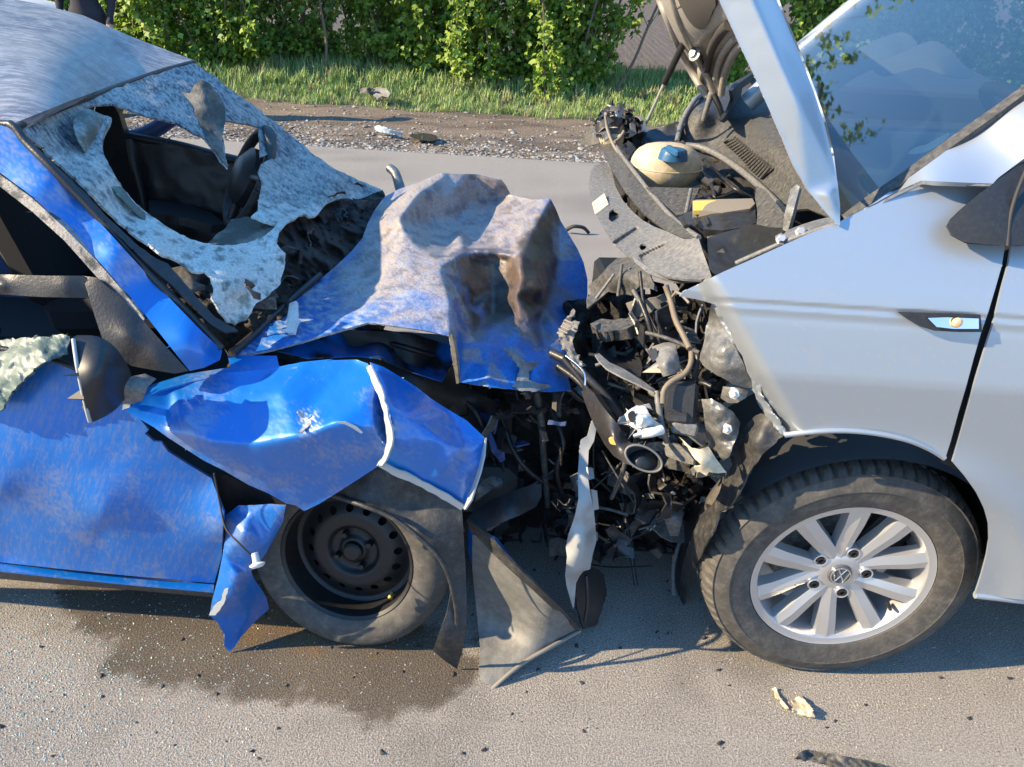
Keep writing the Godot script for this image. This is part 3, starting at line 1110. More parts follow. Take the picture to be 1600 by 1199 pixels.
	# near door
	var door_col := func(p, q):
		var low := smoothstep(690.0, 800.0, q.y - 0.1 * q.x)
		var c := blue_dust(p, -0.1 + 0.2 * low, Vector3(0.42, -0.9, 0.0), 0.75)
		var mud := smoothstep(0.1, 0.35, broad.get_noise_3dv(p * Vector3(4, 9, 4)) + 0.75 * smoothstep(850.0, 905.0, q.y - 0.07 * q.x) - 0.55)
		return c.lerp(Color(0.34, 0.28, 0.22), mud * 0.75)
	var door := part(car, "door", panel([-420, 512, -200, 530, -60, 540, 0, 546, 60, 556, 112, 574, 150, 600, 200, 640, 218, 655, 232, 672, 226, 678, 240, 690, 252, 692, 262, 706, 290, 724, 330, 748, 349, 800, 346, 870, 334, 912, 200, 900, 100, 890, 0, 879, -200, 862, -420, 836],
		[-420, 512, Z, -0.05, 0, 546, Z, -0.035, 112, 574, Z, -0.02, 200, 640, Z, 0.0, 0, 660, Z, 0.02, 170, 720, Z, 0.025, 330, 748, Z, 0.0, 0, 766, Z, 0.05, 160, 803, Z, 0.056, 345, 828, Z, 0.042, 0, 790, Z, 0.03, 160, 830, Z, 0.033, 340, 852, Z, 0.02, 0, 879, Z, 0.0, 334, 912, Z, -0.005, 170, 870, Z, 0.02, -420, 740, Z, 0.03, -420, 775, Z, 0.035, -420, 836, Z, -0.01, -200, 700, Z, 0.035], {"step": 3.6, "col": door_col, "thick": 0.008, "soft": 0.12, "rough": 0.0015, "freq": 6.0}), M.blue_dirty, "scuffed blue door with dried dirt streaks")
	part(door, "belt_seal", tube([at(-420, 510, Z, -0.05), at(-60, 538, Z, -0.035), at(0, 545, Z, -0.03), at(60, 556, Z, -0.025), at(112, 573, Z, -0.012), at(150, 599, Z, -0.005)], 0.008, 0.006, 8, 5), M.black_plastic)
	part(car, "sill", panel([-420, 838, -200, 864, 0, 881, 100, 892, 200, 902, 334, 914, 333, 924, 200, 912, 100, 902, 0, 891, -200, 874, -420, 850],
		[-420, 838, Z, -0.002, 0, 881, Z, 0.0, 334, 914, Z, -0.002, 333, 924, Z, 0.022, 0, 891, Z, 0.024, -420, 850, Z, 0.022], {"step": 4.0, "thick": 0.006, "soft": 0.05, "col": func(p, _q): return blue_dust(p, 0.12, Vector3(1, 0, 0))}), blue)
	part(car, "sill_skirt", panel([-420, 850, -200, 874, 0, 891, 100, 902, 200, 912, 333, 924, 332, 934, 200, 922, 100, 914, 0, 905, -200, 886, -420, 862],
		[-420, 850, Z, -0.005, 0, 891, Z, -0.005, 333, 924, Z, -0.01, 332, 934, Z, -0.05, 0, 905, Z, -0.05, -420, 862, Z, -0.05], {"step": 6.0, "thick": 0.006}), M.dusty_plastic)
	# shattered door glass sagging over the belt
	var crumb := func(p, _q):
		var k := smoothstep(0.02, 0.22, cells.get_noise_3dv(p * 9.0) + 0.6)
		return Color(0.1, 0.15, 0.135).lerp(Color(0.3, 0.38, 0.35), k)
	part(car, "door_glass", panel([-160, 530, -60, 535, 0, 532, 40, 527, 70, 526, 96, 522, 108, 526, 104, 552, 84, 560, 62, 570, 46, 585, 30, 600, 18, 612, 4, 640, -60, 640, -160, 610],
		[-160, 560, Z, 0.0, 0, 532, Z, -0.05, 100, 524, Z, -0.03, 60, 560, Z, 0.03, 20, 600, Z, 0.045, 4, 636, Z, 0.05, -60, 620, Z, 0.05], {"step": 3.0, "jag": 2.2, "seg": 5.0, "thick": 0.006, "rough": 0.012, "freq": 22.0, "col": crumb}), M.burnt_paint, "sheet of crumbled greenish door glass")
	# door mirror
	var shell := part(car, "door_mirror", panel([113, 528, 130, 524, 152, 526, 172, 536, 190, 556, 203, 580, 204, 596, 196, 622, 178, 642, 156, 655, 140, 659, 134, 640, 127, 605, 118, 560],
		[113, 528, Z, 0.1, 152, 526, Z, 0.08, 204, 590, Z, 0.02, 178, 642, Z, 0.08, 140, 659, Z, 0.13, 118, 570, Z, 0.14, 160, 580, Z, 0.14, 150, 615, Z, 0.15, 180, 575, Z, 0.1], {"step": 5.0, "thick": 0.03, "soft": 0.5, "round": 2}), M.charcoal, "black door mirror shell")
	part(shell, "mirror_rim", tube([at(114, 530, Z, 0.105), at(120, 572, Z, 0.142), at(128, 610, Z, 0.15), at(136, 645, Z, 0.145), at(140, 659, Z, 0.135)], 0.004, 0.004, 6, 4), M.primer)
	part(car, "mirror_foot", panel([186, 598, 206, 588, 226, 584, 244, 592, 230, 606, 222, 626, 205, 632, 190, 632], [186, 598, Z, 0.05, 244, 592, Z, 0.0, 205, 632, Z, 0.03, 206, 588, Z, 0.02, 215, 608, Z, 0.045], {"step": 6.0, "thick": 0.01}), M.grey_plastic)
	part(car, "torn_edge", panel([192, 632, 204, 629, 202, 637, 190, 641], [192, 632, Z, 0.03, 204, 629, Z, 0.03, 190, 641, Z, 0.03], {"step": 6.0}), M.primer)
	# front wing, folded in two
	var wing_col := func(p, q):
		var c := blue_dust(p, 0.02 + 0.2 * smoothstep(650.0, 570.0, q.y) * smoothstep(380.0, 460.0, q.x) + 0.1 * smoothstep(680.0, 760.0, q.y), Vector3(0.2, -1, 0), 0.8)
		var chip := smoothstep(26.0, 8.0, (q - Vector2(482, 658)).length() * 1.0) * smoothstep(0.1, 0.3, grain.get_noise_3dv(p * 2.2) + 0.1)
		return c.lerp(Color(0.6, 0.6, 0.58), chip)
	var wing := part(car, "front_wing", panel([195, 642, 214, 626, 240, 610, 268, 598, 300, 589, 350, 583, 420, 577, 450, 570, 480, 566, 520, 563, 556, 562, 574, 568, 586, 590, 596, 616, 603, 650, 606, 684, 603, 706, 592, 728, 566, 745, 530, 768, 498, 788, 475, 799, 462, 790, 446, 787, 420, 772, 388, 758, 350, 736, 318, 720, 290, 702, 262, 684, 240, 668, 216, 654],
		[195, 642, Z, 0.04, 268, 598, Z, -0.05, 350, 583, Z, -0.075, 420, 577, Z, -0.09, 480, 566, Z, -0.1, 556, 562, Z, -0.11, 586, 590, Z, -0.04, 478, 655, Z, 0.055, 440, 610, Z, -0.01, 510, 610, Z, -0.03, 380, 625, Z, -0.01, 330, 640, Z, 0.01, 290, 660, Z, 0.05, 260, 676, Z, 0.055, 330, 690, Z, 0.09, 400, 696, Z, 0.1, 470, 682, Z, 0.105, 530, 660, Z, 0.1, 590, 668, Z, 0.09, 603, 706, Z, 0.07, 560, 640, Z, 0.06, 350, 736, Z, 0.06, 420, 772, Z, 0.045, 475, 799, Z, 0.03, 530, 768, Z, 0.035, 592, 728, Z, 0.055, 480, 740, Z, 0.06], {"step": 3.6, "col": wing_col, "thick": 0.004, "folds": 8, "rough": 0.003, "freq": 13.0, "rim": Color(0.5, 0.52, 0.52)}), blue, "creased blue front wing with a deep dent")
	part(wing, "scratch", panel([527, 660, 540, 659, 556, 666, 567, 676, 564, 678, 550, 669, 538, 663, 528, 662], [527, 660, Z, 0.106, 556, 667, Z, 0.1, 567, 677, Z, 0.1], {"step": 5.0, "thick": 0.002}), M.primer)
	part(wing, "torn_patch", panel([466, 640, 472, 644, 476, 652, 484, 656, 487, 662, 480, 668, 470, 676, 465, 675, 474, 666, 478, 660, 470, 652, 463, 645], [466, 640, Z, 0.055, 487, 660, Z, 0.072, 466, 675, Z, 0.108, 476, 655, Z, 0.064], {"step": 3.0, "thick": 0.003, "rough": 0.01, "freq": 30.0}), M.primer)
	part(car, "front_wing", panel([578, 566, 600, 574, 630, 592, 652, 606, 672, 622, 700, 640, 730, 658, 757, 684, 753, 704, 748, 730, 740, 758, 734, 778, 724, 795, 700, 778, 668, 762, 640, 746, 614, 737, 592, 727, 602, 714, 611, 696, 612, 676, 606, 645, 600, 614, 588, 588],
		[578, 566, Z, -0.1, 630, 592, Z, -0.1, 700, 640, Z, -0.07, 757, 684, Z, -0.01, 748, 730, Z, 0.03, 724, 795, Z, 0.03, 668, 762, Z, 0.055, 592, 727, Z, 0.07, 611, 690, Z, 0.09, 606, 645, Z, 0.07, 590, 592, Z, -0.02, 650, 660, Z, 0.06, 690, 690, Z, 0.065, 700, 720, Z, 0.075, 720, 745, Z, 0.045, 730, 700, Z, 0.03], {"step": 3.6, "col": func(p, _q): return blue_dust(p, -0.05, Vector3(0, 1, 0)), "thick": 0.004, "folds": 8, "rough": 0.003, "freq": 13.0, "rim": Color(0.5, 0.52, 0.52)}), blue, "torn off front half of the blue wing")
	part(car, "torn_edge", panel([572, 574, 579, 570, 587, 588, 598, 612, 605, 640, 609, 660, 613, 676, 612, 696, 606, 712, 597, 728, 588, 728, 600, 710, 604, 692, 603, 676, 600, 656, 596, 636, 590, 616, 580, 596], [574, 572, Z, -0.06, 598, 615, Z, 0.03, 606, 645, Z, 0.085, 612, 680, Z, 0.105, 592, 728, Z, 0.085], {"step": 3.0, "jag": 1.5, "seg": 7.0, "thick": 0.004}), M.primer, "torn edge of bare primer")
	part(car, "torn_edge", panel([589, 728, 596, 722, 616, 732, 642, 742, 670, 757, 700, 773, 726, 792, 720, 798, 698, 784, 668, 768, 640, 753, 612, 742], [590, 728, Z, 0.085, 642, 745, Z, 0.072, 726, 793, Z, 0.045], {"step": 3.0, "jag": 1.0, "seg": 8.0, "thick": 0.004}), M.primer, "torn lower edge of bare primer")
	part(car, "torn_edge", panel([753, 704, 758, 684, 756, 712, 750, 738, 742, 762, 736, 782, 726, 797, 722, 793, 732, 776, 741, 752, 748, 728], [756, 690, Z, 0.0, 740, 758, Z, 0.045, 724, 795, Z, 0.045], {"step": 3.0, "thick": 0.004}), M.primer)
	part(car, "wing_flange", panel([355, 556, 432, 556, 436, 574, 470, 566, 520, 561, 480, 572, 420, 582, 352, 588, 300, 596, 250, 610, 215, 628, 205, 622, 240, 600, 290, 585, 340, 577, 360, 574], [355, 556, Z, -0.13, 432, 556, Z, -0.14, 520, 561, Z, -0.115, 420, 582, Z, -0.085, 250, 610, Z, -0.02, 205, 622, Z, 0.0, 300, 586, Z, -0.07], {"step": 5.0, "thick": 0.006, "soft": 0.1, "col": func(p, _q): return blue_dust(p, 0.05, Vector3(1, 0, 0))}), blue)
	# strip of the wing left hanging behind the wheel
	part(car, "hanging_wing_strip", panel([352, 806, 372, 790, 395, 790, 420, 788, 446, 790, 442, 815, 430, 838, 416, 864, 402, 882, 392, 893, 398, 908, 406, 918, 416, 934, 420, 952, 398, 972, 376, 996, 366, 1012, 357, 1019, 350, 1010, 350, 992, 340, 974, 327, 962, 331, 938, 340, 905, 347, 870, 352, 840],
		[352, 806, Z, 0.0, 446, 790, Z, 0.02, 395, 800, Z, 0.01, 380, 835, Z, 0.06, 416, 850, Z, 0.03, 350, 870, Z, 0.04, 392, 893, Z, 0.03, 370, 900, Z, 0.065, 327, 962, Z, 0.06, 360, 930, Z, 0.075, 420, 952, Z, -0.06, 357, 1016, Z, 0.035, 390, 960, Z, 0.0], {"step": 3.6, "thick": 0.004, "folds": 4, "rough": 0.003, "freq": 9.0, "col": func(p, _q): return blue_dust(p, 0.14, Vector3(0.2, -1, 0)), "rim": Color(0.45, 0.46, 0.45)}), blue, "twisted blue strip hanging behind the wheel")
	part(car, "chipped_edge", panel([326, 962, 333, 948, 344, 940, 350, 922, 356, 920, 352, 938, 345, 950, 336, 962], [326, 962, Z, 0.068, 350, 922, Z, 0.078, 345, 950, Z, 0.076], {"step": 4.0, "jag": 1.2, "seg": 5.0}), M.primer)
	var rep := part(car, "side_repeater", moved(lathe([Vector2(0.0, 0.006), Vector2(0.012, 0.005), Vector2(0.018, 0.0), Vector2(0.0185, -0.004), Vector2(0.009, -0.008), Vector2(0.008, -0.03), Vector2(0.0, -0.031)], 20), toward(at(402, 884, Z, 0.1), Vector3(0.3, -0.75, 0.5))), M.white_plastic, "small side lamp dangling on its wire")
	part(rep, "wire", tube([at(334, 740, Z, 0.03), at(344, 790, Z, 0.04), at(352, 825, Z, 0.07), at(372, 848, Z, 0.095), at(392, 868, Z, 0.105)], 0.0025, 0.0025, 6, 5), M.void_black)
	part(car, "wing_bracket", panel([332, 738, 352, 742, 400, 764, 446, 788, 420, 800, 384, 792, 356, 806, 346, 800, 338, 770], [332, 738, Z, -0.03, 446, 788, Z, -0.02, 356, 806, Z, -0.04, 390, 780, Z, -0.05], {"step": 6.0, "thick": 0.004}), M.black_steel)
	build_bonnet(car)
	build_blue_windscreen(car)
	build_cabin(car)
	build_steel_wheel(car)
	# torn wheel arch liner, bent over the tyre
	part(car, "wheel_arch_liner", panel([500, 772, 530, 752, 566, 738, 592, 732, 640, 750, 690, 776, 722, 798, 724, 830, 727, 880, 729, 940, 728, 985, 722, 1020, 714, 1046, 696, 1034, 676, 1018, 686, 990, 698, 960, 704, 928, 700, 896, 684, 870, 650, 836, 610, 806, 560, 786],
		[500, 772, Z, -0.06, 592, 732, Z, -0.02, 722, 798, Z, 0.0, 727, 900, Z, 0.03, 714, 1044, Z, 0.045, 676, 1018, Z, 0.07, 704, 925, Z, 0.06, 650, 836, Z, 0.045, 560, 786, Z, 0.02, 690, 830, Z, 0.03, 640, 790, Z, 0.0, 715, 960, Z, 0.075, 690, 1000, Z, 0.1], {"step": 4.0, "thick": 0.004, "soft": 0.15, "rough": 0.006, "freq": 5.0}), M.liner_plastic, "torn black arch liner bent over the tyre")
	part(car, "liner_lip", tube([at(512, 772, Z, -0.03), at(560, 788, Z, 0.03), at(610, 808, Z, 0.045), at(652, 838, Z, 0.06), at(686, 872, Z, 0.07), at(702, 905, Z, 0.078), at(712, 950, Z, 0.085), at(714, 1000, Z, 0.08)], 0.006, 0.005, 8, 6), M.liner_plastic)
	# underbody seen as black below the sill, and what remains of the engine
	part(car, "floor_pan", moved(block(Vector3(2.4, 0.06, 1.4), 0.02), Transform3D(Basis(), Vector3(-1.9, 0.27, -0.8))), M.void_black)
	part(car, "inner_wing", panel([355, 575, 430, 545, 530, 515, 640, 520, 705, 540, 720, 600, 800, 640, 800, 800, 720, 800, 700, 640, 640, 600, 560, 575, 480, 580, 400, 590], [355, 575, Z, -0.2, 530, 520, Z, -0.32, 705, 545, Z, -0.4, 800, 640, Z, -0.45, 800, 800, Z, -0.35, 640, 600, Z, -0.3, 480, 580, Z, -0.25], {"step": 12.0, "rough": 0.03}), M.black_steel)
	part(car, "engine", panel([640, 560, 760, 600, 900, 600, 960, 640, 1000, 760, 960, 860, 860, 880, 740, 860, 660, 760, 620, 660], [640, 560, Z, -0.62, 960, 640, Z, -0.7, 860, 880, Z, -0.55, 660, 760, Z, -0.6, 800, 720, Z, -0.5, 900, 760, Z, -0.62], {"step": 9.0, "rough": 0.16, "freq": 5.0, "thick": 0.05}), M.soot)
	part(car, "inner_panel", panel([432, 548, 476, 532, 530, 512, 580, 512, 640, 522, 702, 538, 706, 570, 690, 596, 640, 580, 592, 560, 556, 556, 480, 560], [432, 548, Z, -0.22, 530, 512, Z, -0.34, 702, 538, Z, -0.36, 690, 596, Z, -0.26, 592, 560, Z, -0.2, 560, 530, Z, -0.36, 640, 552, Z, -0.4], {"step": 5.0, "rough": 0.03, "freq": 9.0, "col": func(p, _q): return BLUE.lerp(Color(0.02, 0.02, 0.022), smoothstep(-0.15, 0.25, broad.get_noise_3dv(p * 8.0)))}), blue)
	part(car, "inner_panel", panel([732, 828, 760, 832, 778, 842, 800, 872, 794, 900, 764, 905, 740, 892, 730, 860], [732, 828, Z, -0.22, 800, 872, Z, -0.3, 740, 892, Z, -0.24, 765, 865, Z, -0.2], {"step": 5.0, "rough": 0.02, "freq": 9.0, "col": func(_p, _q): return BLUE}), blue)
	part(car, "bent_stay", tube([at(838, 612, Z, -0.36), at(846, 660, Z, -0.34), at(850, 720, Z, -0.35), at(856, 792, Z, -0.36)], 0.011, 0.009, 7, 4), M.dusty_plastic)
	for h in [[700, 610, 740, 640, 760, 690, 752, 740], [780, 640, 800, 700, 830, 740, 880, 770], [720, 660, 700, 700, 730, 740, 790, 760], [860, 640, 880, 690, 870, 740, 890, 800], [560, 540, 600, 536, 640, 545, 690, 560]]:
		part(car, "hose", tube([at(h[0], h[1], Z, -0.42), at(h[2], h[3], Z, -0.36), at(h[4], h[5], Z, -0.34), at(h[6], h[7], Z, -0.38)], 0.008, 0.007, 7, 5, 0.07), M.black_plastic)
	var r := RandomNumberGenerator.new()
	r.seed = 58
	var scrap_mats := [M.black_plastic, M.black_plastic, M.black_steel, M.liner_plastic, M.dusty_plastic, M.blue_dull, M.soot, M.raw_metal]
	for k in 75:
		var v := r.randf_range(600, 860)
		var u := r.randf_range(lerpf(690, 735, (v - 600) / 260.0), 905)
		part(car, "engine_scrap", crumple(r, at(u, v, Z, r.randf_range(-0.5, -0.3)), r.randf_range(0.04, 0.12), 0.8), scrap_mats[r.randi() % 8])
	part(car, "front_axle", moved(block(Vector3(0.7, 0.16, 0.9), 0.03), Transform3D(Basis(), Vector3(-0.35, 0.32, -0.75))), M.void_black)

func build_bonnet(car: Node3D) -> void:
	var ash := Color(0.44, 0.37, 0.3)
	var col := func(p: Vector3, q: Vector2):
		var b := broad.get_noise_3dv(p * 6.0)
		var g := grain.get_noise_3dv(p * 1.3)
		# how far the fire reached: over the crest and the hollow, not the skirts
		var burn := smoothstep(70.0, -50.0, (q.y - 475.0) - 0.12 * (q.x - 600.0) + b * 95.0) * smoothstep(520.0, 610.0, q.x + 0.55 * (q.y - 330.0) + b * 60.0) * smoothstep(915.0, 850.0, q.x + b * 50.0)
		burn = maxf(burn, smoothstep(38.0, 10.0, absf(q.x - 838.0 + b * 60.0)) * smoothstep(500.0, 440.0, q.y + b * 60.0))
		var film := smoothstep(0.35, 0.95, streak(p, Vector3(0.7, 0.4, 0.5), 0.8, 3.0) + b * 0.6)
		var paint := BLUE.lerp(Color(0.4, 0.46, 0.55), film * lerpf(0.15, 0.85, smoothstep(700.0, 620.0, q.x - 0.3 * (500.0 - q.y) + 60.0 * b)))
		if q.y + b * 30.0 > 505.0 and q.x > 700.0:
			var scr := smoothstep(0.12, 0.2, broad.get_noise_3dv(p * 11.0 + Vector3(3, 0, 0)))
			paint = BLUE.lerp(Color(0.2, 0.22, 0.25), scr * 0.75)
		var soot := smoothstep(0.0, 0.4, broad.get_noise_3dv(p * 15.0 + Vector3(8, 2, 1)) + g * 0.5 - 0.05)
		var scorched := ash.lerp(Color(0.07, 0.06, 0.052), soot * 0.6)
		var rust := smoothstep(0.15, 0.35, broad.get_noise_3dv(p * 17.0 + Vector3(1, 7, 1)))
		scorched = scorched.lerp(Color(0.27, 0.16, 0.09), rust * 0.4)
		if q.y + b * 50.0 > 402.0 and q.x + b * 50.0 > 715.0:
			scorched = scorched.lerp(Color(0.08, 0.055, 0.04), 0.75)
		# the rusted, blackened face right of the second crest, with runs at its foot
		var in_rust := smoothstep(-9.0, 7.0, q.x - (lerpf(852.0, 802.0, clampf((q.y - 318.0) / 100.0, 0, 1)) + b * 26.0)) * smoothstep(9.0, -7.0, q.x - (lerpf(876.0, 838.0, clampf((q.y - 380.0) / 120.0, 0, 1)) + b * 40.0)) * smoothstep(505.0, 490.0, q.y + g * 40.0 + b * 40.0) * smoothstep(312.0, 340.0, q.y + b * 30.0)
		var in_hollow := smoothstep(720.0, 730.0, q.x + b * 14.0) * smoothstep(806.0, 796.0, q.x + b * 14.0) * smoothstep(398.0, 404.0, q.y) * smoothstep(496.0, 470.0, q.y + b * 60.0)
		var burnt_face := Color(0.1, 0.062, 0.038).lerp(Color(0.2, 0.12, 0.06), smoothstep(-0.1, 0.35, b + 0.4 * g)).lerp(Color(0.035, 0.028, 0.024), smoothstep(0.05, 0.3, broad.get_noise_3dv(p * 17.0)))
		if maxf(in_rust, in_hollow) > 0.01:
			return paint.lerp(scorched, clampf(burn * (0.85 + 0.5 * g), 0, 1)).lerp(burnt_face, maxf(in_rust, in_hollow) * 0.92)
		return paint.lerp(scorched, clampf(burn * (0.85 + 0.5 * g), 0, 1))
	var ctrl := [
		357, 556, Z, -0.13, 404, 510, Z, -0.28, 440, 490, Z, -0.36, 480, 452, Z, -0.5, 520, 420, Z, -0.63, 552, 390, Z, -0.78, 575, 350, Z, -0.96, 600, 308, Z, -1.22, 640, 288, Z, -1.3,
		622, 338, Z, -0.75, 640, 316, Z, -0.87, 660, 294, Z, -1.05, 700, 268, Z, -1.3, 735, 268, Z, -1.35, 780, 277, Z, -1.33, 793, 306, Z, -1.38, 830, 311, Z, -1.28, 859, 311, Z, -1.2,
		590, 362, Z, -0.84, 606, 334, Z, -0.95, 630, 306, Z, -1.12,
		646, 348, Y, 0.93, 672, 345, Y, 0.88, 712, 345, Y, 0.85, 756, 340, Y, 0.85, 785, 328, Y, 0.87, 740, 382, Y, 0.86, 700, 386, Y, 0.885, 775, 382, Y, 0.86, 700, 305, Y, 0.93, 735, 318, Y, 0.87, 768, 312, Y, 0.87, 668, 372, Y, 0.9,
		633, 366, Z, -0.67, 648, 381, Z, -0.62, 664, 394, Z, -0.58, 691, 408, Z, -0.52, 710, 401, Z, -0.56, 725, 393, Z, -0.63, 742, 391, Z, -0.65, 762, 391, Z, -0.67, 782, 393, Z, -0.68, 800, 396, Z, -0.66, 814, 397, Z, -0.63,
		835, 355, Z, -0.92, 847, 334, Z, -1.05, 824, 376, Z, -0.77, 798, 336, Y, 0.88, 789, 365, Y, 0.87,
		874, 337, Y, 0.86, 873, 365, Y, 0.83, 872, 397, Y, 0.8, 862, 440, Y, 0.77, 850, 480, Y, 0.76, 838, 500, Y, 0.755,
		890, 368, Y, 0.84, 902, 388, Y, 0.81, 912, 410, Y, 0.78, 919, 440, Y, 0.75, 919, 462, Y, 0.72, 900, 506, Y, 0.68, 885, 550, Z, -0.38,
		722, 406, Z, -0.6, 745, 403, Z, -0.67, 770, 403, Z, -0.7, 795, 407, Z, -0.68, 732, 450, Z, -0.55, 770, 450, Z, -0.63, 797, 450, Z, -0.59, 743, 488, Z, -0.47, 770, 492, Z, -0.53, 795, 494, Z, -0.48,
		803, 412, Z, -0.62, 815, 430, Z, -0.56, 806, 460, Z, -0.5, 812, 496, Z, -0.41, 832, 498, Z, -0.42, 845, 450, Z, -0.56, 838, 410, Z, -0.66,
		688, 418, Z, -0.47, 697, 448, Z, -0.36, 704, 478, Z, -0.26, 706, 526, Z, -0.16, 736, 478, Z, -0.54, 714, 440, Z, -0.52, 748, 510, Z, -0.42, 722, 540, Z, -0.24,
		650, 430, Z, -0.42, 618, 400, Z, -0.55, 600, 450, Z, -0.38, 640, 470, Z, -0.29, 572, 430, Z, -0.52, 548, 462, Z, -0.4, 575, 505, Z, -0.2, 640, 514, Z, -0.165, 530, 518, Z, -0.19, 470, 536, Z, -0.17, 500, 485, Z, -0.37, 400, 553, Z, -0.15, 670, 500, Z, -0.2,
		780, 506, Z, -0.42, 760, 540, Z, -0.27, 800, 552, Z, -0.29, 715, 598, Z, -0.2, 765, 605, Z, -0.18, 830, 612, Z, -0.2, 893, 612, Z, -0.26, 850, 545, Z, -0.36, 880, 520, Z, -0.45, 840, 580, Z, -0.24]
	var out := [357, 556, 380, 530, 404, 510, 440, 490, 480, 452, 520, 420, 548, 394, 566, 372, 574, 350, 584, 330, 600, 308, 622, 296, 650, 286, 690, 270, 712, 272, 745, 272, 782, 281, 790, 292, 796, 304, 812, 308, 832, 312, 860, 310, 868, 325, 876, 345, 890, 368, 902, 388, 912, 410, 918, 436, 918, 462, 912, 486, 900, 506, 890, 530, 884, 560, 888, 590, 893, 610, 862, 613, 830, 611, 795, 608, 765, 605, 740, 601, 715, 597, 710, 570, 705, 540, 702, 526, 672, 518, 640, 513, 606, 508, 575, 504, 540, 514, 500, 525, 470, 535, 430, 546, 395, 553]
	var bonnet := part(car, "bonnet", panel(out, ctrl, {"step": 2.8, "col": col, "thick": 0.005, "folds": 3, "rough": 0.006, "freq": 12.0, "rim": Color(0.3, 0.33, 0.36)}), M.burnt_paint, "crumpled scorched bonnet")
	part(bonnet, "folded_edge", panel([702, 525, 706, 523, 711, 545, 715, 575, 717, 599, 713, 600, 708, 570], [700, 524, Z, -0.15, 712, 545, Z, -0.14, 717, 598, Z, -0.18], {"step": 4.0, "thick": 0.006}), M.raw_metal)
	part(bonnet, "washer_jet", panel([452, 474, 462, 470, 463, 500, 458, 520, 448, 520, 447, 505], [452, 474, Z, -0.29, 462, 470, Z, -0.29, 455, 520, Z, -0.2], {"step": 5.0, "thick": 0.01}), M.white_plastic)
	part(bonnet, "lacquer_flake", panel([800, 604, 806, 596, 812, 575, 800, 558, 790, 548, 796, 546, 812, 558, 822, 566, 845, 566, 858, 570, 836, 574, 826, 580, 826, 594, 844, 600, 862, 604, 838, 612, 812, 611], [800, 604, Z, -0.195, 790, 548, Z, -0.255, 858, 570, Z, -0.3, 850, 604, Z, -0.21, 820, 585, Z, -0.22], {"step": 3.0, "jag": 1.6, "seg": 5.0, "thick": 0.002}), M.raw_metal)
	part(car, "bent_hinge", tube([at(626, 298, Z, -1.36), at(622, 284, Z, -1.38), at(617, 270, Z, -1.4), at(608, 262, Z, -1.42)], 0.02, 0.016, 8, 4), M.raw_metal)

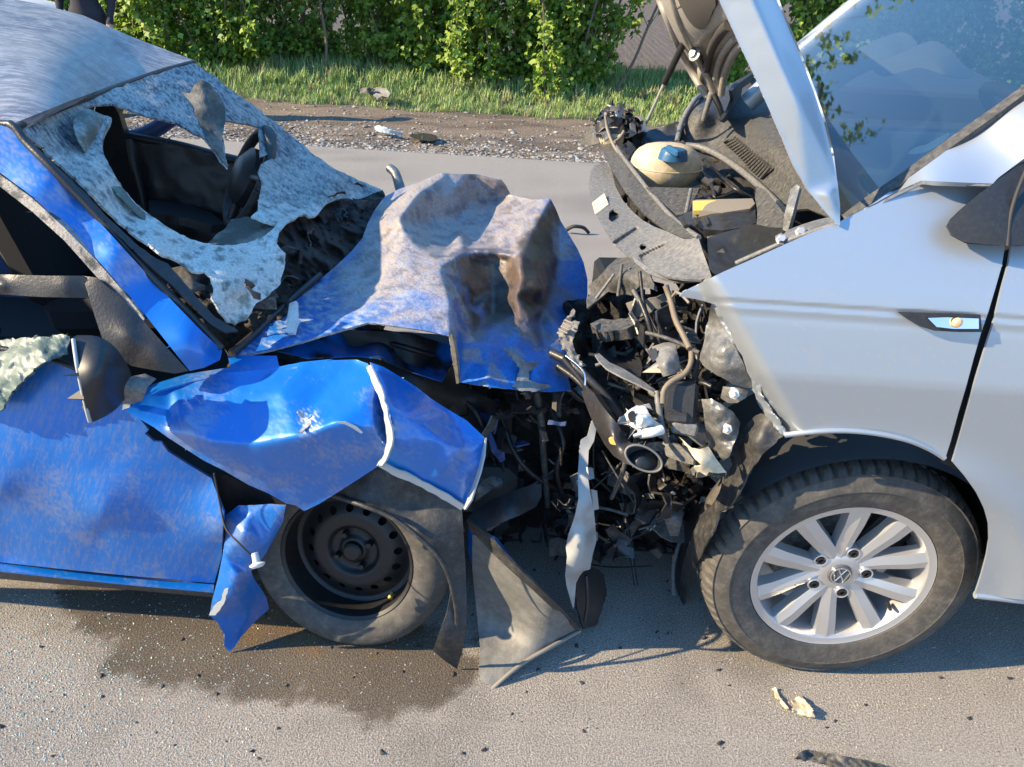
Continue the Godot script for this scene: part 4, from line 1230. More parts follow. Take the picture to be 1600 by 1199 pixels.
func build_blue_windscreen(car: Node3D) -> void:
	var crazed := func(p: Vector3, q: Vector2):
		var s := streak(p, Vector3(0.5, -0.75, 0.25), 1.7, 6.0)
		var web := smoothstep(0.16, 0.0, cells.get_noise_3dv(p * 1.6) + 0.85 + 0.12 * broad.get_noise_3dv(p * 20.0))
		var web2 := smoothstep(0.2, 0.0, cells.get_noise_3dv(p * 0.55) + 0.93)
		var low := smoothstep(190.0, 330.0, q.y + 50.0 * broad.get_noise_3dv(p * 4.0) - 0.12 * q.x)
		var top := Color(0.06, 0.085, 0.13).lerp(Color(0.4, 0.41, 0.4), smoothstep(0.2, 0.8, s + 0.5 * broad.get_noise_3dv(p * 4.0)))
		var bot := Color(0.17, 0.175, 0.155).lerp(Color(0.4, 0.395, 0.35), clampf(0.45 + 1.1 * broad.get_noise_3dv(p * 8.0) + 0.5 * grain.get_noise_3dv(p * 0.7), 0, 1))
		var thread := pow(1.0 - clampf(absf(broad.get_noise_3dv(p * 7.0 + Vector3(2, 5, 3))) * 3.0, 0, 1), 9.0) + pow(1.0 - clampf(absf(broad.get_noise_3dv(p * 15.0)) * 3.0, 0, 1), 9.0) * 0.6
		web += thread * 1.2
		return top.lerp(bot, low).lerp(Color(0.78, 0.77, 0.72), clampf(web * 0.7 * (0.25 + 0.75 * low) + web2 * 0.6 * low, 0, 0.85))
	var hole := pl([131, 169, 140, 165, 158, 163, 175, 162, 200, 170, 225, 180, 250, 186, 272, 191, 296, 204, 318, 215, 332, 232, 345, 252, 356, 263, 352, 245, 350, 225, 346, 206, 352, 189, 375, 192, 405, 198, 406, 225, 407, 245, 420, 240, 432, 233, 424, 248, 408, 256, 404, 268, 410, 285, 406, 305, 402, 330, 392, 338, 412, 346, 430, 350, 438, 340, 428, 356, 414, 368, 390, 378, 362, 383, 340, 383, 318, 380, 298, 374, 276, 363, 253, 349, 232, 334, 212, 318, 195, 298, 180, 276, 170, 258, 161, 240, 158, 222, 164, 200, 172, 186, 158, 178, 143, 173])
	var ws := part(car, "windscreen", panel(jag(pl([24, 200, 60, 184, 110, 164, 160, 146, 205, 129, 255, 112, 303, 98, 330, 116, 365, 142, 400, 168, 440, 198, 480, 232, 520, 262, 560, 282, 597, 297, 588, 304, 560, 312, 536, 310, 510, 318, 492, 338, 468, 336, 448, 348, 436, 362, 432, 380, 446, 396, 444, 420, 438, 444, 420, 462, 400, 474, 392, 490, 384, 500, 368, 505, 356, 503, 344, 490, 338, 478, 330, 466, 334, 450, 328, 434, 318, 424, 300, 424, 288, 415, 270, 404, 256, 400, 240, 388, 215, 372, 190, 350, 160, 322, 130, 290, 95, 258, 60, 226, 40, 212]), 1.6, 8.0, 9),
		[24, 200, Z, -0.21, 303, 98, Z, -1.28, 160, 146, Z, -0.7, 597, 297, Z, -1.42, 440, 198, Z, -1.36, 130, 290, Z, -0.18, 240, 388, Z, -0.15, 270, 404, Z, -0.17, 330, 440, Z, -0.16, 356, 503, Z, -0.13, 392, 488, Z, -0.17, 440, 440, Z, -0.3, 438, 370, Z, -0.42, 330, 400, Z, -0.24, 400, 400, Z, -0.32, 370, 430, Z, -0.21, 470, 330, Z, -0.72, 510, 316, Z, -0.9, 480, 270, Z, -1.12, 450, 300, Z, -0.86, 240, 150, Z, -0.85, 340, 180, Z, -0.98, 120, 220, Z, -0.42, 200, 330, Z, -0.28, 150, 200, Z, -0.5, 560, 312, Z, -1.2], {"step": 2.5, "holes": [jag(hole, 0.9, 6.0, 4)], "col": crazed, "thick": 0.006, "soft": 0.25, "rough": 0.012, "freq": 6.0}), M.crazed_glass, "laminated windscreen crazed white and torn open")
	var grim := func(p: Vector3, _q): return Color(0.1, 0.095, 0.085).lerp(Color(0.24, 0.22, 0.19), smoothstep(-0.2, 0.4, broad.get_noise_3dv(p * 7.0) + 0.3 * grain.get_noise_3dv(p)))
	part(ws, "glass_flap", panel(jag(pl([284, 142, 296, 146, 304, 132, 312, 124, 324, 128, 336, 142, 346, 156, 352, 174, 351, 192, 346, 212, 349, 236, 356, 262, 345, 250, 332, 232, 318, 212, 306, 196, 298, 184, 300, 168, 290, 164, 282, 174, 276, 172]), 1.2, 6.0, 5), [284, 142, Z, -0.98, 312, 124, Z, -1.02, 352, 180, Z, -0.98, 320, 180, Z, -0.9, 300, 175, Z, -0.9, 356, 262, Z, -0.72, 335, 230, Z, -0.76], {"step": 3.0, "col": grim, "rough": 0.02, "freq": 10.0}), M.crazed_glass, "grimy flap of glass hanging down")
	part(ws, "glass_flap", panel(pl([118, 182, 124, 174, 138, 170, 152, 176, 162, 180, 174, 184, 172, 198, 164, 212, 160, 230, 166, 252, 180, 278, 196, 300, 214, 322, 236, 340, 226, 344, 196, 316, 166, 284, 142, 252, 124, 222, 114, 198]), [118, 182, Z, -0.46, 174, 184, Z, -0.62, 160, 235, Z, -0.5, 236, 342, Z, -0.3, 124, 222, Z, -0.36, 140, 200, Z, -0.44, 170, 280, Z, -0.33], {"step": 3.0, "col": func(p: Vector3, _q): return Color(0.17, 0.19, 0.17).lerp(Color(0.4, 0.45, 0.44), smoothstep(0.0, 0.5, broad.get_noise_3dv(p * 6.0) + 0.4 * grain.get_noise_3dv(p * 0.8) + 0.1)), "round": 2}), M.crazed_glass, "curled flap of glass at the edge of the hole")
	part(ws, "glass_flap", panel(jag(pl([362, 342, 384, 338, 410, 345, 434, 352, 424, 366, 396, 380, 360, 384, 324, 380, 336, 368, 348, 360]), 1.0, 7.0, 6), [362, 342, Z, -0.62, 434, 352, Z, -0.5, 360, 384, Z, -0.34, 390, 360, Z, -0.5], {"step": 3.5, "col": grim, "rough": 0.015, "freq": 9.0}), M.crazed_glass)
	# black frit band and gasket left on the pillar side
	part(car, "glass_edge", panel(jag(pl([34, 214, 62, 236, 98, 268, 132, 300, 162, 334, 192, 362, 218, 386, 244, 404, 262, 412, 286, 440, 312, 470, 336, 496, 352, 506, 366, 512, 372, 518, 352, 520, 330, 508, 300, 478, 262, 440, 232, 414, 200, 384, 164, 346, 126, 308, 84, 264, 50, 232]), 0.8, 9.0, 3), [34, 214, Z, -0.205, 372, 516, Z, -0.12, 132, 302, Z, -0.165, 240, 410, Z, -0.13, 320, 488, Z, -0.11], {"step": 4.0, "thick": 0.008}), M.black_plastic)
	# charred remains of the dashboard and scuttle pushed up under the glass
	part(car, "burnt_dashboard", panel(jag(pl([430, 372, 446, 350, 470, 338, 492, 334, 512, 316, 540, 310, 566, 310, 598, 297, 602, 306, 590, 328, 578, 350, 566, 376, 540, 402, 520, 424, 480, 456, 442, 494, 404, 514, 380, 540, 358, 556, 346, 540, 300, 500, 262, 445, 256, 420, 300, 420, 340, 430, 420, 420]), 2.0, 7.0, 7), [430, 372, Z, -0.55, 598, 297, Z, -1.38, 566, 376, Z, -0.9, 480, 456, Z, -0.5, 404, 514, Z, -0.28, 358, 556, Z, -0.18, 256, 420, Z, -0.32, 300, 500, Z, -0.2, 500, 360, Z, -0.8, 340, 430, Z, -0.4], {"step": 3.6, "rough": 0.1, "freq": 9.0, "soft": 0.3}), M.soot, "charred lumps of the dashboard and scuttle")
	var r := RandomNumberGenerator.new()
	r.seed = 21
	for k in 60:
		var t := r.randf()
		var c := Vector2(lerpf(400, 590, t), lerpf(500, 320, t)) + Vector2(r.randfn(-14, 20), r.randfn(-8, 18))
		if c.x < 420 and c.y < 440: continue
		var d := lerpf(-0.22, -1.2, clampf((c.x - 390) / 200.0, 0, 1)) + r.randf_range(-0.02, 0.06)
		part(car, "charred_scrap", crumple(r, at(c.x, c.y, Z, d), r.randf_range(0.025, 0.075)), [M.soot, M.soot, M.black_plastic, M.dusty_plastic][r.randi() % 4])
	part(car, "scuttle_rail", tube([at(362, 552, Z, -0.12), at(400, 520, Z, -0.24), at(446, 476, Z, -0.4), at(500, 430, Z, -0.56)], 0.01, 0.01, 7, 4), M.black_plastic)
	part(car, "wiper_pivot", panel([262, 420, 290, 414, 312, 424, 304, 440, 320, 446, 300, 452, 282, 446], [262, 420, Z, -0.2, 312, 424, Z, -0.22, 300, 452, Z, -0.17], {"step": 5.0, "thick": 0.015}), M.grey_plastic)

func crumple(r: RandomNumberGenerator, where: Vector3, size: float, flat := 0.5) -> ArrayMesh:
	# a torn, folded scrap: a bent strip of quads with thickness
	var n := r.randi_range(3, 5)
	var w := r.randf_range(0.3, 0.8)
	var turn := Basis.from_euler(Vector3(r.randf() * TAU, r.randf() * TAU, r.randf() * TAU))
	var map_pts := []
	var h := 0.0
	var g := []
	for i in n + 1:
		g.append(h)
		h += r.randf_range(-flat, flat)
	var tw := r.randf_range(-0.8, 0.8)
	var out := PackedVector2Array()
	for i in n + 1: out.append(Vector2(float(i) / n, -w * 0.5 * r.randf_range(0.4, 1.0)))
	for i in n + 1: out.append(Vector2(1.0 - float(i) / n, w * 0.5 * r.randf_range(0.4, 1.0)))
	var map := func(p: Vector2) -> Vector3:
		var f := clampf(p.x * n, 0, n - 0.001)
		var y: float = lerpf(g[int(f)], g[int(f) + 1], f - int(f))
		return where + turn * (Vector3(p.x - 0.5, y * 0.5 + p.y * tw * (p.x - 0.5), p.y) * size)
	return sheet(out, [], 0.21, map, size * 0.035 + 0.0012, where + turn * Vector3(0, 10, 0))

func build_cabin(car: Node3D) -> void:
	var inner := part(car, "far_door", panel([158, 216, 205, 213, 260, 224, 320, 238, 350, 246, 420, 262, 430, 420, 300, 430, 180, 400, 120, 300], [158, 216, Z, -1.42, 350, 246, Z, -1.42, 430, 420, Z, -1.38, 120, 300, Z, -1.42, 280, 300, Z, -1.38], {"step": 8.0, "rough": 0.015, "thick": 0.03}), M.charcoal, "inside of the far door, black")
	part(inner, "window_rail", tube([at(120, 206, Z, -1.44), at(205, 214, Z, -1.43), at(280, 228, Z, -1.43), at(345, 245, Z, -1.43), at(440, 266, Z, -1.43)], 0.018, 0.018, 8, 4), M.charcoal)
	part(inner, "door_rib", tube([at(201, 218, Z, -1.37), at(208, 255, Z, -1.35), at(220, 300, Z, -1.34), at(228, 345, Z, -1.33)], 0.012, 0.012, 7, 4), M.charcoal)
	part(inner, "armrest", panel([232, 312, 290, 318, 330, 332, 352, 350, 330, 352, 280, 338, 236, 332], [232, 312, Z, -1.3, 352, 350, Z, -1.26, 280, 338, Z, -1.2], {"step": 6.0, "thick": 0.03, "rough": 0.01}), M.charcoal)
	part(car, "far_pillar", panel([150, 164, 176, 161, 186, 180, 197, 218, 205, 250, 150, 260, 140, 200], [150, 164, Z, -1.36, 176, 161, Z, -1.38, 205, 250, Z, -1.42, 140, 200, Z, -1.38], {"step": 8.0, "thick": 0.05}), M.charcoal)
	part(car, "bent_window_frame", tube([at(196, 219, Z, -1.45), at(222, 212, Z, -1.46), at(246, 200, Z, -1.47), at(266, 186, Z, -1.48), at(284, 172, Z, -1.48)], 0.032, 0.03, 8, 5), M.blue_dull, "bent far window frame")
	# steering wheel
	var hub := at(388, 278, Z, -1.14)
	var t := toward(hub, Vector3(-0.72, 0.45, 0.42))
	var ring := []
	for k in 33:
		var a := TAU * k / 32
		ring.append(t * (Vector3(cos(a), sin(a), 0) * 0.17))
	var wheel := part(car, "steering_wheel", tube(ring, 0.018, 0.018, 10, 1), M.liner_plastic)
	part(wheel, "hub", moved(lathe([Vector2(0.0, 0.05), Vector2(0.06, 0.045), Vector2(0.1, 0.02), Vector2(0.105, -0.02), Vector2(0.0, -0.05)], 24), t), M.black_plastic)
	for a in [0.2, PI - 0.2, -PI / 2]:
		part(wheel, "spoke", tube([t * (Vector3(cos(a), sin(a), 0.1) * 0.07), t * (Vector3(cos(a), sin(a), 0) * 0.18)], 0.02, 0.014, 8, 2), M.black_plastic)
	# seats, dash beam, added light stop, far side
	for s in [[-1.75, -0.42], [-1.75, -1.15]]:
		var back := part(car, "front_seat", moved(block(Vector3(0.16, 0.62, 0.48), 0.05), Transform3D(Basis(Vector3(0, 0, 1), 0.28), Vector3(s[0], 0.82, s[1]))), M.cloth)
		part(back, "seat_base", moved(block(Vector3(0.52, 0.16, 0.48), 0.05), Transform3D(Basis(Vector3(0, 0, 1), 0.08), Vector3(s[0] + 0.32, 0.5, s[1]))), M.cloth)
		part(back, "head_rest", moved(block(Vector3(0.1, 0.17, 0.26), 0.04), Transform3D(Basis(Vector3(0, 0, 1), 0.2), Vector3(s[0] - 0.14, 1.18, s[1]))), M.cloth)
	part(car, "dash_beam", moved(block(Vector3(0.3, 0.25, 1.3), 0.05), Transform3D(Basis(Vector3(0, 0, 1), -0.3), Vector3(-0.62, 0.62, -0.82))), M.soot)
	part(car, "cabin_light_stop", moved(block(Vector3(0.06, 1.0, 1.3), 0.02), Transform3D(Basis(Vector3(0, 0, 1), 0.25), Vector3(-2.75, 0.82, -0.8))), M.void_black)  # unseen wall added to limit light leaking into the cabin
	part(car, "far_side", moved(block(Vector3(2.3, 0.55, 0.05), 0.02), Transform3D(Basis(), Vector3(-1.85, 0.52, -1.5))), M.blue_dull)
	part(car, "headliner", panel([60, 190, 160, 150, 290, 104, 200, 66, 0, 14, -300, -10, -420, 150, -100, 190], [60, 190, Z, -0.42, 290, 104, Z, -1.4, 0, 14, Z, -1.42, -300, 150, Z, -0.42], {"step": 20.0, "thick": 0.01}), M.cloth)

func build_steel_wheel(car: Node3D) -> void:
	var c := Vector3(-0.43, 0.262, -0.075)
	var w := Node3D.new()
	w.name = "front_wheel"
	car.add_child(w)
	w.position = c - car.position
	w.basis = toward(Vector3.ZERO, Vector3(-0.12, 0.2, 1.0)).basis
	var tp := [Vector2(0.176, 0.012), Vector2(0.186, 0.02), Vector2(0.2, 0.026), Vector2(0.225, 0.03), Vector2(0.248, 0.024), Vector2(0.262, 0.008), Vector2(0.268, -0.01), Vector2(0.272, -0.04), Vector2(0.272, -0.12), Vector2(0.266, -0.15), Vector2(0.24, -0.17), Vector2(0.18, -0.16)]
	part(w, "tyre", lathe(tp, 72, func(k, i): return -0.006 if (i == 8 or i == 7) and k % 3 == 0 else 0.0), M.rubber)
	part(w, "rim_lip", lathe([Vector2(0.165, -0.075), Vector2(0.165, -0.01), Vector2(0.17, 0.012), Vector2(0.178, 0.018), Vector2(0.183, 0.014), Vector2(0.182, 0.004)], 72), M.black_steel)
	var holes := []
	for k in 16:
		var a := TAU * (k + 0.3) / 16
		var h := PackedVector2Array()
		for j in 12:
			var b := TAU * j / 12
			var q := Vector2(cos(b) * 0.0105, sin(b) * 0.0105)
			h.append(Vector2(0.122, 0).rotated(a) + q.rotated(a))
		holes.append(h)
	var rim := PackedVector2Array()
	for k in 72: rim.append(Vector2(0.166, 0).rotated(TAU * k / 72))
	var prof := func(p: Vector2) -> Vector3:
		var r := p.length()
		var z := -0.035 - 0.026 * smoothstep(0.1, 0.158, r) + 0.006 * smoothstep(0.155, 0.166, r)
		z += -0.016 * smoothstep(0.075, 0.06, r) + 0.012 * smoothstep(0.045, 0.03, r)
		return Vector3(p.x, p.y, z)
	part(w, "wheel_disc", sheet(rim, holes, 0.0045, prof, 0.003, Vector3(0, 0, 10)), M.black_steel)
	part(w, "hub", lathe([Vector2(0.0, -0.02), Vector2(0.02, -0.021), Vector2(0.026, -0.026), Vector2(0.028, -0.04), Vector2(0.03, -0.06)], 28), M.black_steel)
	for k in 4:
		var a := TAU * k / 4 + 0.5
		part(w, "wheel_bolt", moved(lathe([Vector2(0.0, 0.014), Vector2(0.008, 0.013), Vector2(0.0095, 0.01), Vector2(0.0095, -0.012)], 6), Transform3D(Basis(), Vector3(cos(a) * 0.05, sin(a) * 0.05, -0.042))), M.black_steel)
	part(w, "brake_drum", lathe([Vector2(0.0, -0.085), Vector2(0.15, -0.086), Vector2(0.16, -0.15)], 36), M.void_black)
	part(w, "valve_cap", moved(lathe([Vector2(0.0, 0.012), Vector2(0.005, 0.01), Vector2(0.005, -0.01)], 10), Transform3D(Basis(), Vector3(0.105, -0.125, -0.045))), M.yellow_label)

# ---------------------------------------------------------------- the silver van
const SILVER := Color(0.41, 0.445, 0.475)

func silver_col(p: Vector3, _q: Vector2) -> Color:
	var sp := smoothstep(0.42, 0.55, grain.get_noise_3dv(p * 1.6) + 0.22 * broad.get_noise_3dv(p * 3.0))
	var run := smoothstep(0.75, 1.0, streak(p, Vector3(0.05, 1, 0), 0.6, 9.0) + 0.25 * broad.get_noise_3dv(p * 4.0))
	return SILVER.lerp(Color(0.5, 0.47, 0.42), clampf(sp * 0.6 + run * 0.18, 0, 1))

const BODY_SIDE := [[-0.2, -0.02], [0.2, 0.012], [0.32, 0.036], [0.5, 0.042], [0.7, 0.044], [0.86, 0.05], [0.935, 0.053], [0.95, 0.0515], [1.05, 0.031], [1.062, 0.028], [1.085, 0.028], [1.12, 0.016], [1.18, -0.014], [1.25, -0.062], [1.33, -0.12], [1.45, -0.2], [1.7, -0.3]]

func body_side(p: Vector3) -> float:
	var t := BODY_SIDE
	var z: float = t[-1][1]
	for i in range(1, t.size() - 2):
		if p.y < t[i + 1][0]:
			var f := clampf((p.y - t[i][0]) / (t[i + 1][0] - t[i][0]), 0, 1)
			z = lerpf(t[i][1], t[i + 1][1], f)
			break
	# flared round the wheel, curling in at the torn front edge
	var r := Vector2(p.x - 0.828, p.y - 0.338).length()
	z += 0.014 * exp(-pow((r - 0.4) / 0.05, 2.0))
	var front := lerpf(0.62, 0.36, clampf((p.y - 0.72) / 0.35, 0, 1.2))
	z -= 0.05 * pow(clampf(1.0 - (p.x - front) / 0.055, 0, 1), 2.0)
	return z

func build_van() -> void:
	var van := thing("crashed_van", "silver van with raised buckled bonnet and smashed front", "van", Vector3(1.6, 0, -0.9))
	var silver: StandardMaterial3D = M.silver_paint
	# front wing
	var groove := func(q: Vector2) -> float:
		var line := 470.5 + (q.x - 1110.0) * 0.0625
		var k := exp(-pow((q.y - line) / 3.0, 2.0)) * smoothstep(1104.0, 1122.0, q.x)
		return k * 0.006
	part(van, "front_wing", panel([1062, 463, 1068, 456, 1090, 445, 1130, 425, 1180, 403, 1215, 387, 1260, 367, 1313, 346, 1345, 330, 1372, 318, 1400, 302, 1440, 284, 1500, 287, 1552, 289, 1530, 304, 1500, 330, 1484, 346, 1480, 356, 1486, 368, 1508, 380, 1540, 383, 1571, 384, 1566, 415, 1556, 450, 1545, 487, 1533, 522, 1522, 560, 1510, 605, 1498, 645, 1486, 690, 1477, 718, 1455, 704, 1425, 691, 1390, 682, 1350, 676, 1310, 674, 1270, 676, 1226, 681, 1216, 670, 1205, 656, 1190, 632, 1182, 618, 1176, 596, 1168, 582, 1160, 556, 1152, 545, 1146, 530, 1136, 510, 1128, 494, 1118, 476, 1090, 468],
		[1062, 463, Z, -0.1, 1090, 445, Z, -0.09, 1130, 425, Z, -0.075, 1215, 387, Z, -0.075, 1313, 346, Z, -0.075, 1372, 318, Z, -0.085, 1440, 284, Z, -0.1, 1552, 289, Z, -0.06, 1486, 360, Z, -0.03, 1571, 384, Z, 0.0,
		1130, 450, Z, -0.02, 1215, 415, Z, -0.035, 1313, 380, Z, -0.045, 1400, 340, Z, -0.06, 1300, 430, Z, 0.0, 1118, 470, Z, -0.01, 1300, 479, Z, 0.03, 1540, 494, Z, 0.03, 1450, 430, Z, 0.005, 1300, 492, Z, 0.028, 1200, 470, Z, 0.022,
		1118, 478, Z, -0.03, 1146, 530, Z, -0.01, 1182, 618, Z, 0.0, 1226, 681, Z, 0.03, 1150, 500, Z, 0.018, 1190, 580, Z, 0.026, 1230, 548, Z, 0.036, 1400, 556, Z, 0.04, 1525, 560, Z, 0.038, 1300, 540, Z, 0.038, 1240, 640, Z, 0.035, 1330, 600, Z, 0.03, 1450, 620, Z, 0.03, 1350, 670, Z, 0.052, 1477, 715, Z, 0.045, 1270, 672, Z, 0.05, 1425, 686, Z, 0.052, 1380, 640, Z, 0.036],
		{"step": 4.5, "col": silver_col, "thick": 0.004, "body": body_side, "dent": groove, "rim": Color(0.5, 0.51, 0.52)}), silver, "silver front wing with a torn front edge")
	part(van, "torn_edge", panel(jag(pl([1112, 474, 1122, 476, 1134, 494, 1143, 508, 1154, 528, 1160, 543, 1170, 556, 1177, 580, 1186, 598, 1190, 616, 1199, 632, 1214, 654, 1229, 678, 1222, 684, 1208, 664, 1194, 644, 1182, 624, 1175, 604, 1166, 588, 1158, 562, 1148, 549, 1141, 530, 1130, 510, 1120, 492]), 2.4, 6.0, 61), [1115, 476, Z, -0.03, 1146, 530, Z, -0.012, 1176, 592, Z, -0.004, 1196, 640, Z, 0.0, 1226, 680, Z, 0.03, 1150, 520, Z, 0.0, 1184, 596, Z, 0.012, 1205, 640, Z, 0.02], {"step": 2.6, "thick": 0.003, "rough": 0.02, "freq": 22.0, "soft": 0.1}), M.silver_flat, "torn crumpled front edge")
	part(van, "arch_lip", tube([at(1226, 680, Z, 0.04), at(1270, 675, Z, 0.05), at(1310, 673, Z, 0.053), at(1350, 675, Z, 0.054), at(1390, 681, Z, 0.055), at(1425, 690, Z, 0.054), at(1455, 703, Z, 0.05), at(1476, 716, Z, 0.047)], 0.006, 0.006, 8, 5), M.silver_flat)
	part(van, "wing_step", panel([1371, 318, 1400, 302, 1440, 284, 1500, 286, 1552, 288, 1552, 291, 1500, 290, 1441, 288, 1402, 306, 1374, 321], [1371, 318, Z, -0.08, 1440, 285, Z, -0.092, 1552, 289, Z, -0.052], {"step": 6.0, "thick": 0.003}), M.raw_metal)
	# door, running out of the picture
	var door := part(van, "front_door", panel([1581, 385, 1640, 383, 1760, 381, 1950, 378, 1950, 962, 1700, 948, 1600, 938, 1524, 930, 1534, 900, 1542, 870, 1546, 845, 1545, 820, 1538, 795, 1526, 770, 1508, 744, 1489, 722, 1498, 690, 1512, 640, 1526, 590, 1540, 545, 1553, 505, 1566, 450, 1577, 410],
		[1581, 385, Z, 0.0, 1950, 378, Z, 0.0, 1700, 440, Z, 0.02, 1553, 503, Z, 0.03, 1900, 512, Z, 0.035, 1540, 555, Z, 0.036, 1900, 575, Z, 0.04, 1500, 720, Z, 0.048, 1545, 830, Z, 0.05, 1524, 930, Z, 0.03, 1950, 960, Z, 0.02, 1650, 700, Z, 0.03, 1850, 760, Z, 0.03, 1600, 800, Z, 0.04, 1620, 930, Z, 0.035, 1560, 640, Z, 0.032, 1600, 890, Z, 0.045],
		{"step": 5.0, "col": silver_col, "thick": 0.006, "body": body_side, "dent": func(q: Vector2) -> float: return 0.006 * exp(-pow((q.y - (497.0 + (q.x - 1540.0) * 0.055)) / 3.2, 2.0))}), silver, "silver front door")
	part(door, "sill_trim", tube([at(1524, 930, Z, 0.035), at(1560, 934, Z, 0.035), at(1640, 942, Z, 0.03), at(1950, 962, Z, 0.02)], 0.009, 0.009, 8, 4), M.silver_flat)
	part(van, "door_gap", panel([1568, 380, 1588, 380, 1578, 430, 1562, 500, 1548, 550, 1530, 610, 1512, 670, 1494, 735, 1470, 722, 1490, 660, 1510, 590, 1530, 520, 1548, 460], [1568, 380, Z, -0.075, 1588, 380, Z, -0.075, 1494, 735, Z, 0.015, 1470, 722, Z, 0.015, 1545, 500, Z, 0.0, 1562, 440, Z, -0.03], {"step": 8.0, "thick": 0.01}), M.void_black)
	# black corner trim where the mirror stands, and the side glass beyond
	part(van, "mirror_corner", panel([1480, 353, 1486, 342, 1500, 328, 1530, 303, 1560, 281, 1600, 252, 1660, 210, 1660, 383, 1575, 384, 1540, 382, 1510, 379, 1488, 367], [1480, 353, Z, -0.018, 1600, 252, Z, -0.09, 1660, 383, Z, 0.01, 1540, 382, Z, 0.008, 1660, 210, Z, -0.1, 1560, 330, Z, -0.015], {"step": 6.0, "thick": 0.01, "soft": 1.0}), M.charcoal)
	part(van, "mirror_seal", tube([at(1662, 200, Z, -0.09), at(1620, 240, Z, -0.07), at(1596, 285, Z, -0.04), at(1580, 335, Z, -0.012), at(1575, 384, Z, 0.012)], 0.004, 0.004, 6, 5), M.void_black)
	part(van, "side_window", panel([1610, 262, 1700, 180, 1950, 60, 1950, 376, 1590, 381, 1594, 320], [1610, 262, Z, -0.08, 1950, 60, Z, -0.16, 1950, 376, Z, 0.0, 1590, 381, Z, 0.0], {"step": 20.0, "thick": 0.005}), M.glass)
	# marker lamp let into the waist line
	var lamp := part(van, "side_marker", panel([1404, 488, 1440, 489, 1490, 490, 1533, 492, 1535, 519, 1500, 519, 1460, 517, 1438, 510, 1420, 500], [1404, 488, Z, 0.036, 1533, 492, Z, 0.036, 1535, 519, Z, 0.044, 1460, 517, Z, 0.046, 1480, 500, Z, 0.042], {"step": 5.0, "thick": 0.006}), M.black_plastic, "black trimmed side marker lamp")
	part(lamp, "reflector", panel([1450, 497, 1480, 496, 1530, 498, 1530, 514, 1490, 514, 1464, 511], [1450, 497, Z, 0.045, 1530, 498, Z, 0.044, 1530, 514, Z, 0.05, 1464, 511, Z, 0.051], {"step": 5.0, "thick": 0.002}), M.chrome)
	part(lamp, "bulb", moved(lathe([Vector2(0.0, 0.006), Vector2(0.007, 0.004), Vector2(0.01, 0.0), Vector2(0.01, -0.004)], 14), Transform3D(Basis(), at(1497, 505, Z, 0.053))), M.orange_pale)
	# windscreen and its pillar
	part(van, "windscreen", panel([1180, 112, 1210, 90, 1243, 69, 1285, 40, 1340, 2, 1420, -55, 1520, -120, 1750, -200, 1850, -60, 1720, 55, 1620, 122, 1560, 166, 1500, 208, 1450, 244, 1400, 280, 1350, 314, 1322, 332, 1300, 330, 1282, 290, 1262, 240, 1235, 180, 1205, 135], [1180, 112, Z, -1.42, 1340, 2, Z, -1.33, 1322, 332, Z, -0.16, 1600, 138, Z, -0.2], {"step": 9.0, "thick": 0.006, "soft": 2.0}), M.glass, "dusty windscreen")
	part(van, "windscreen_seal", panel([1316, 336, 1350, 310, 1400, 276, 1450, 240, 1500, 204, 1560, 162, 1620, 118, 1720, 48, 1850, -66, 1856, -58, 1724, 60, 1624, 130, 1562, 176, 1502, 219, 1454, 254, 1404, 290, 1356, 324, 1322, 348], [1316, 336, Z, -0.155, 1322, 348, Z, -0.13, 1600, 132, Z, -0.2, 1600, 146, Z, -0.18, 1850, -62, Z, -0.27], {"step": 6.0, "thick": 0.012}), M.dusty_plastic)
	part(van, "windscreen_pillar", panel([1320, 350, 1356, 324, 1404, 290, 1454, 254, 1502, 219, 1562, 176, 1624, 130, 1724, 60, 1856, -58, 1900, 20, 1720, 160, 1640, 218, 1600, 248, 1560, 278, 1552, 287, 1500, 285, 1440, 282, 1400, 300, 1371, 316, 1345, 329, 1325, 342],
		[1320, 350, Z, -0.1, 1404, 290, Z, -0.16, 1502, 219, Z, -0.175, 1600, 148, Z, -0.195, 1856, -58, Z, -0.26, 1440, 280, Z, -0.095, 1552, 286, Z, -0.06, 1600, 248, Z, -0.085, 1900, 20, Z, -0.16, 1420, 292, Z, -0.115, 1500, 250, Z, -0.12, 1600, 195, Z, -0.13, 1371, 316, Z, -0.088], {"step": 5.0, "col": func(_p, _q): return SILVER, "thick": 0.01, "soft": 0.3}), silver)
	build_van_inside(van)
	build_van_bonnet(van)
	build_engine_bay(van)
	build_alloy_wheel(van)
	build_smashed_front(van)
	# the body beyond the picture's edge
	var body_side := func(_p, _q): return SILVER
	part(van, "roof", moved(block(Vector3(3.6, 0.08, 1.5), 0.03), Transform3D(Basis(), Vector3(3.75, 1.98, -0.9))), M.silver_flat)
	part(van, "far_side", moved(block(Vector3(4.4, 0.84, 0.06), 0.02), Transform3D(Basis(), Vector3(3.25, 0.79, -1.86))), M.silver_flat)
	part(van, "far_door_trim", moved(block(Vector3(4.3, 0.9, 0.05), 0.02), Transform3D(Basis(), Vector3(3.25, 0.83, -1.8))), M.cloth)
	part(van, "rear_panel", moved(block(Vector3(0.06, 1.6, 1.7), 0.02), Transform3D(Basis(), Vector3(5.5, 1.15, -0.9))), M.silver_flat)
	part(van, "floor", moved(block(Vector3(4.4, 0.08, 1.6), 0.02), Transform3D(Basis(), Vector3(3.2, 0.36, -0.92))), M.void_black)
	part(van, "bulkhead", moved(block(Vector3(0.05, 1.5, 1.6), 0.02), Transform3D(Basis(), Vector3(2.75, 1.15, -0.95))), M.cloth)
	part(van, "near_side", moved(block(Vector3(3.4, 0.9, 0.05), 0.02), Transform3D(Basis(), Vector3(3.8, 0.75, -0.05))), M.silver_flat)
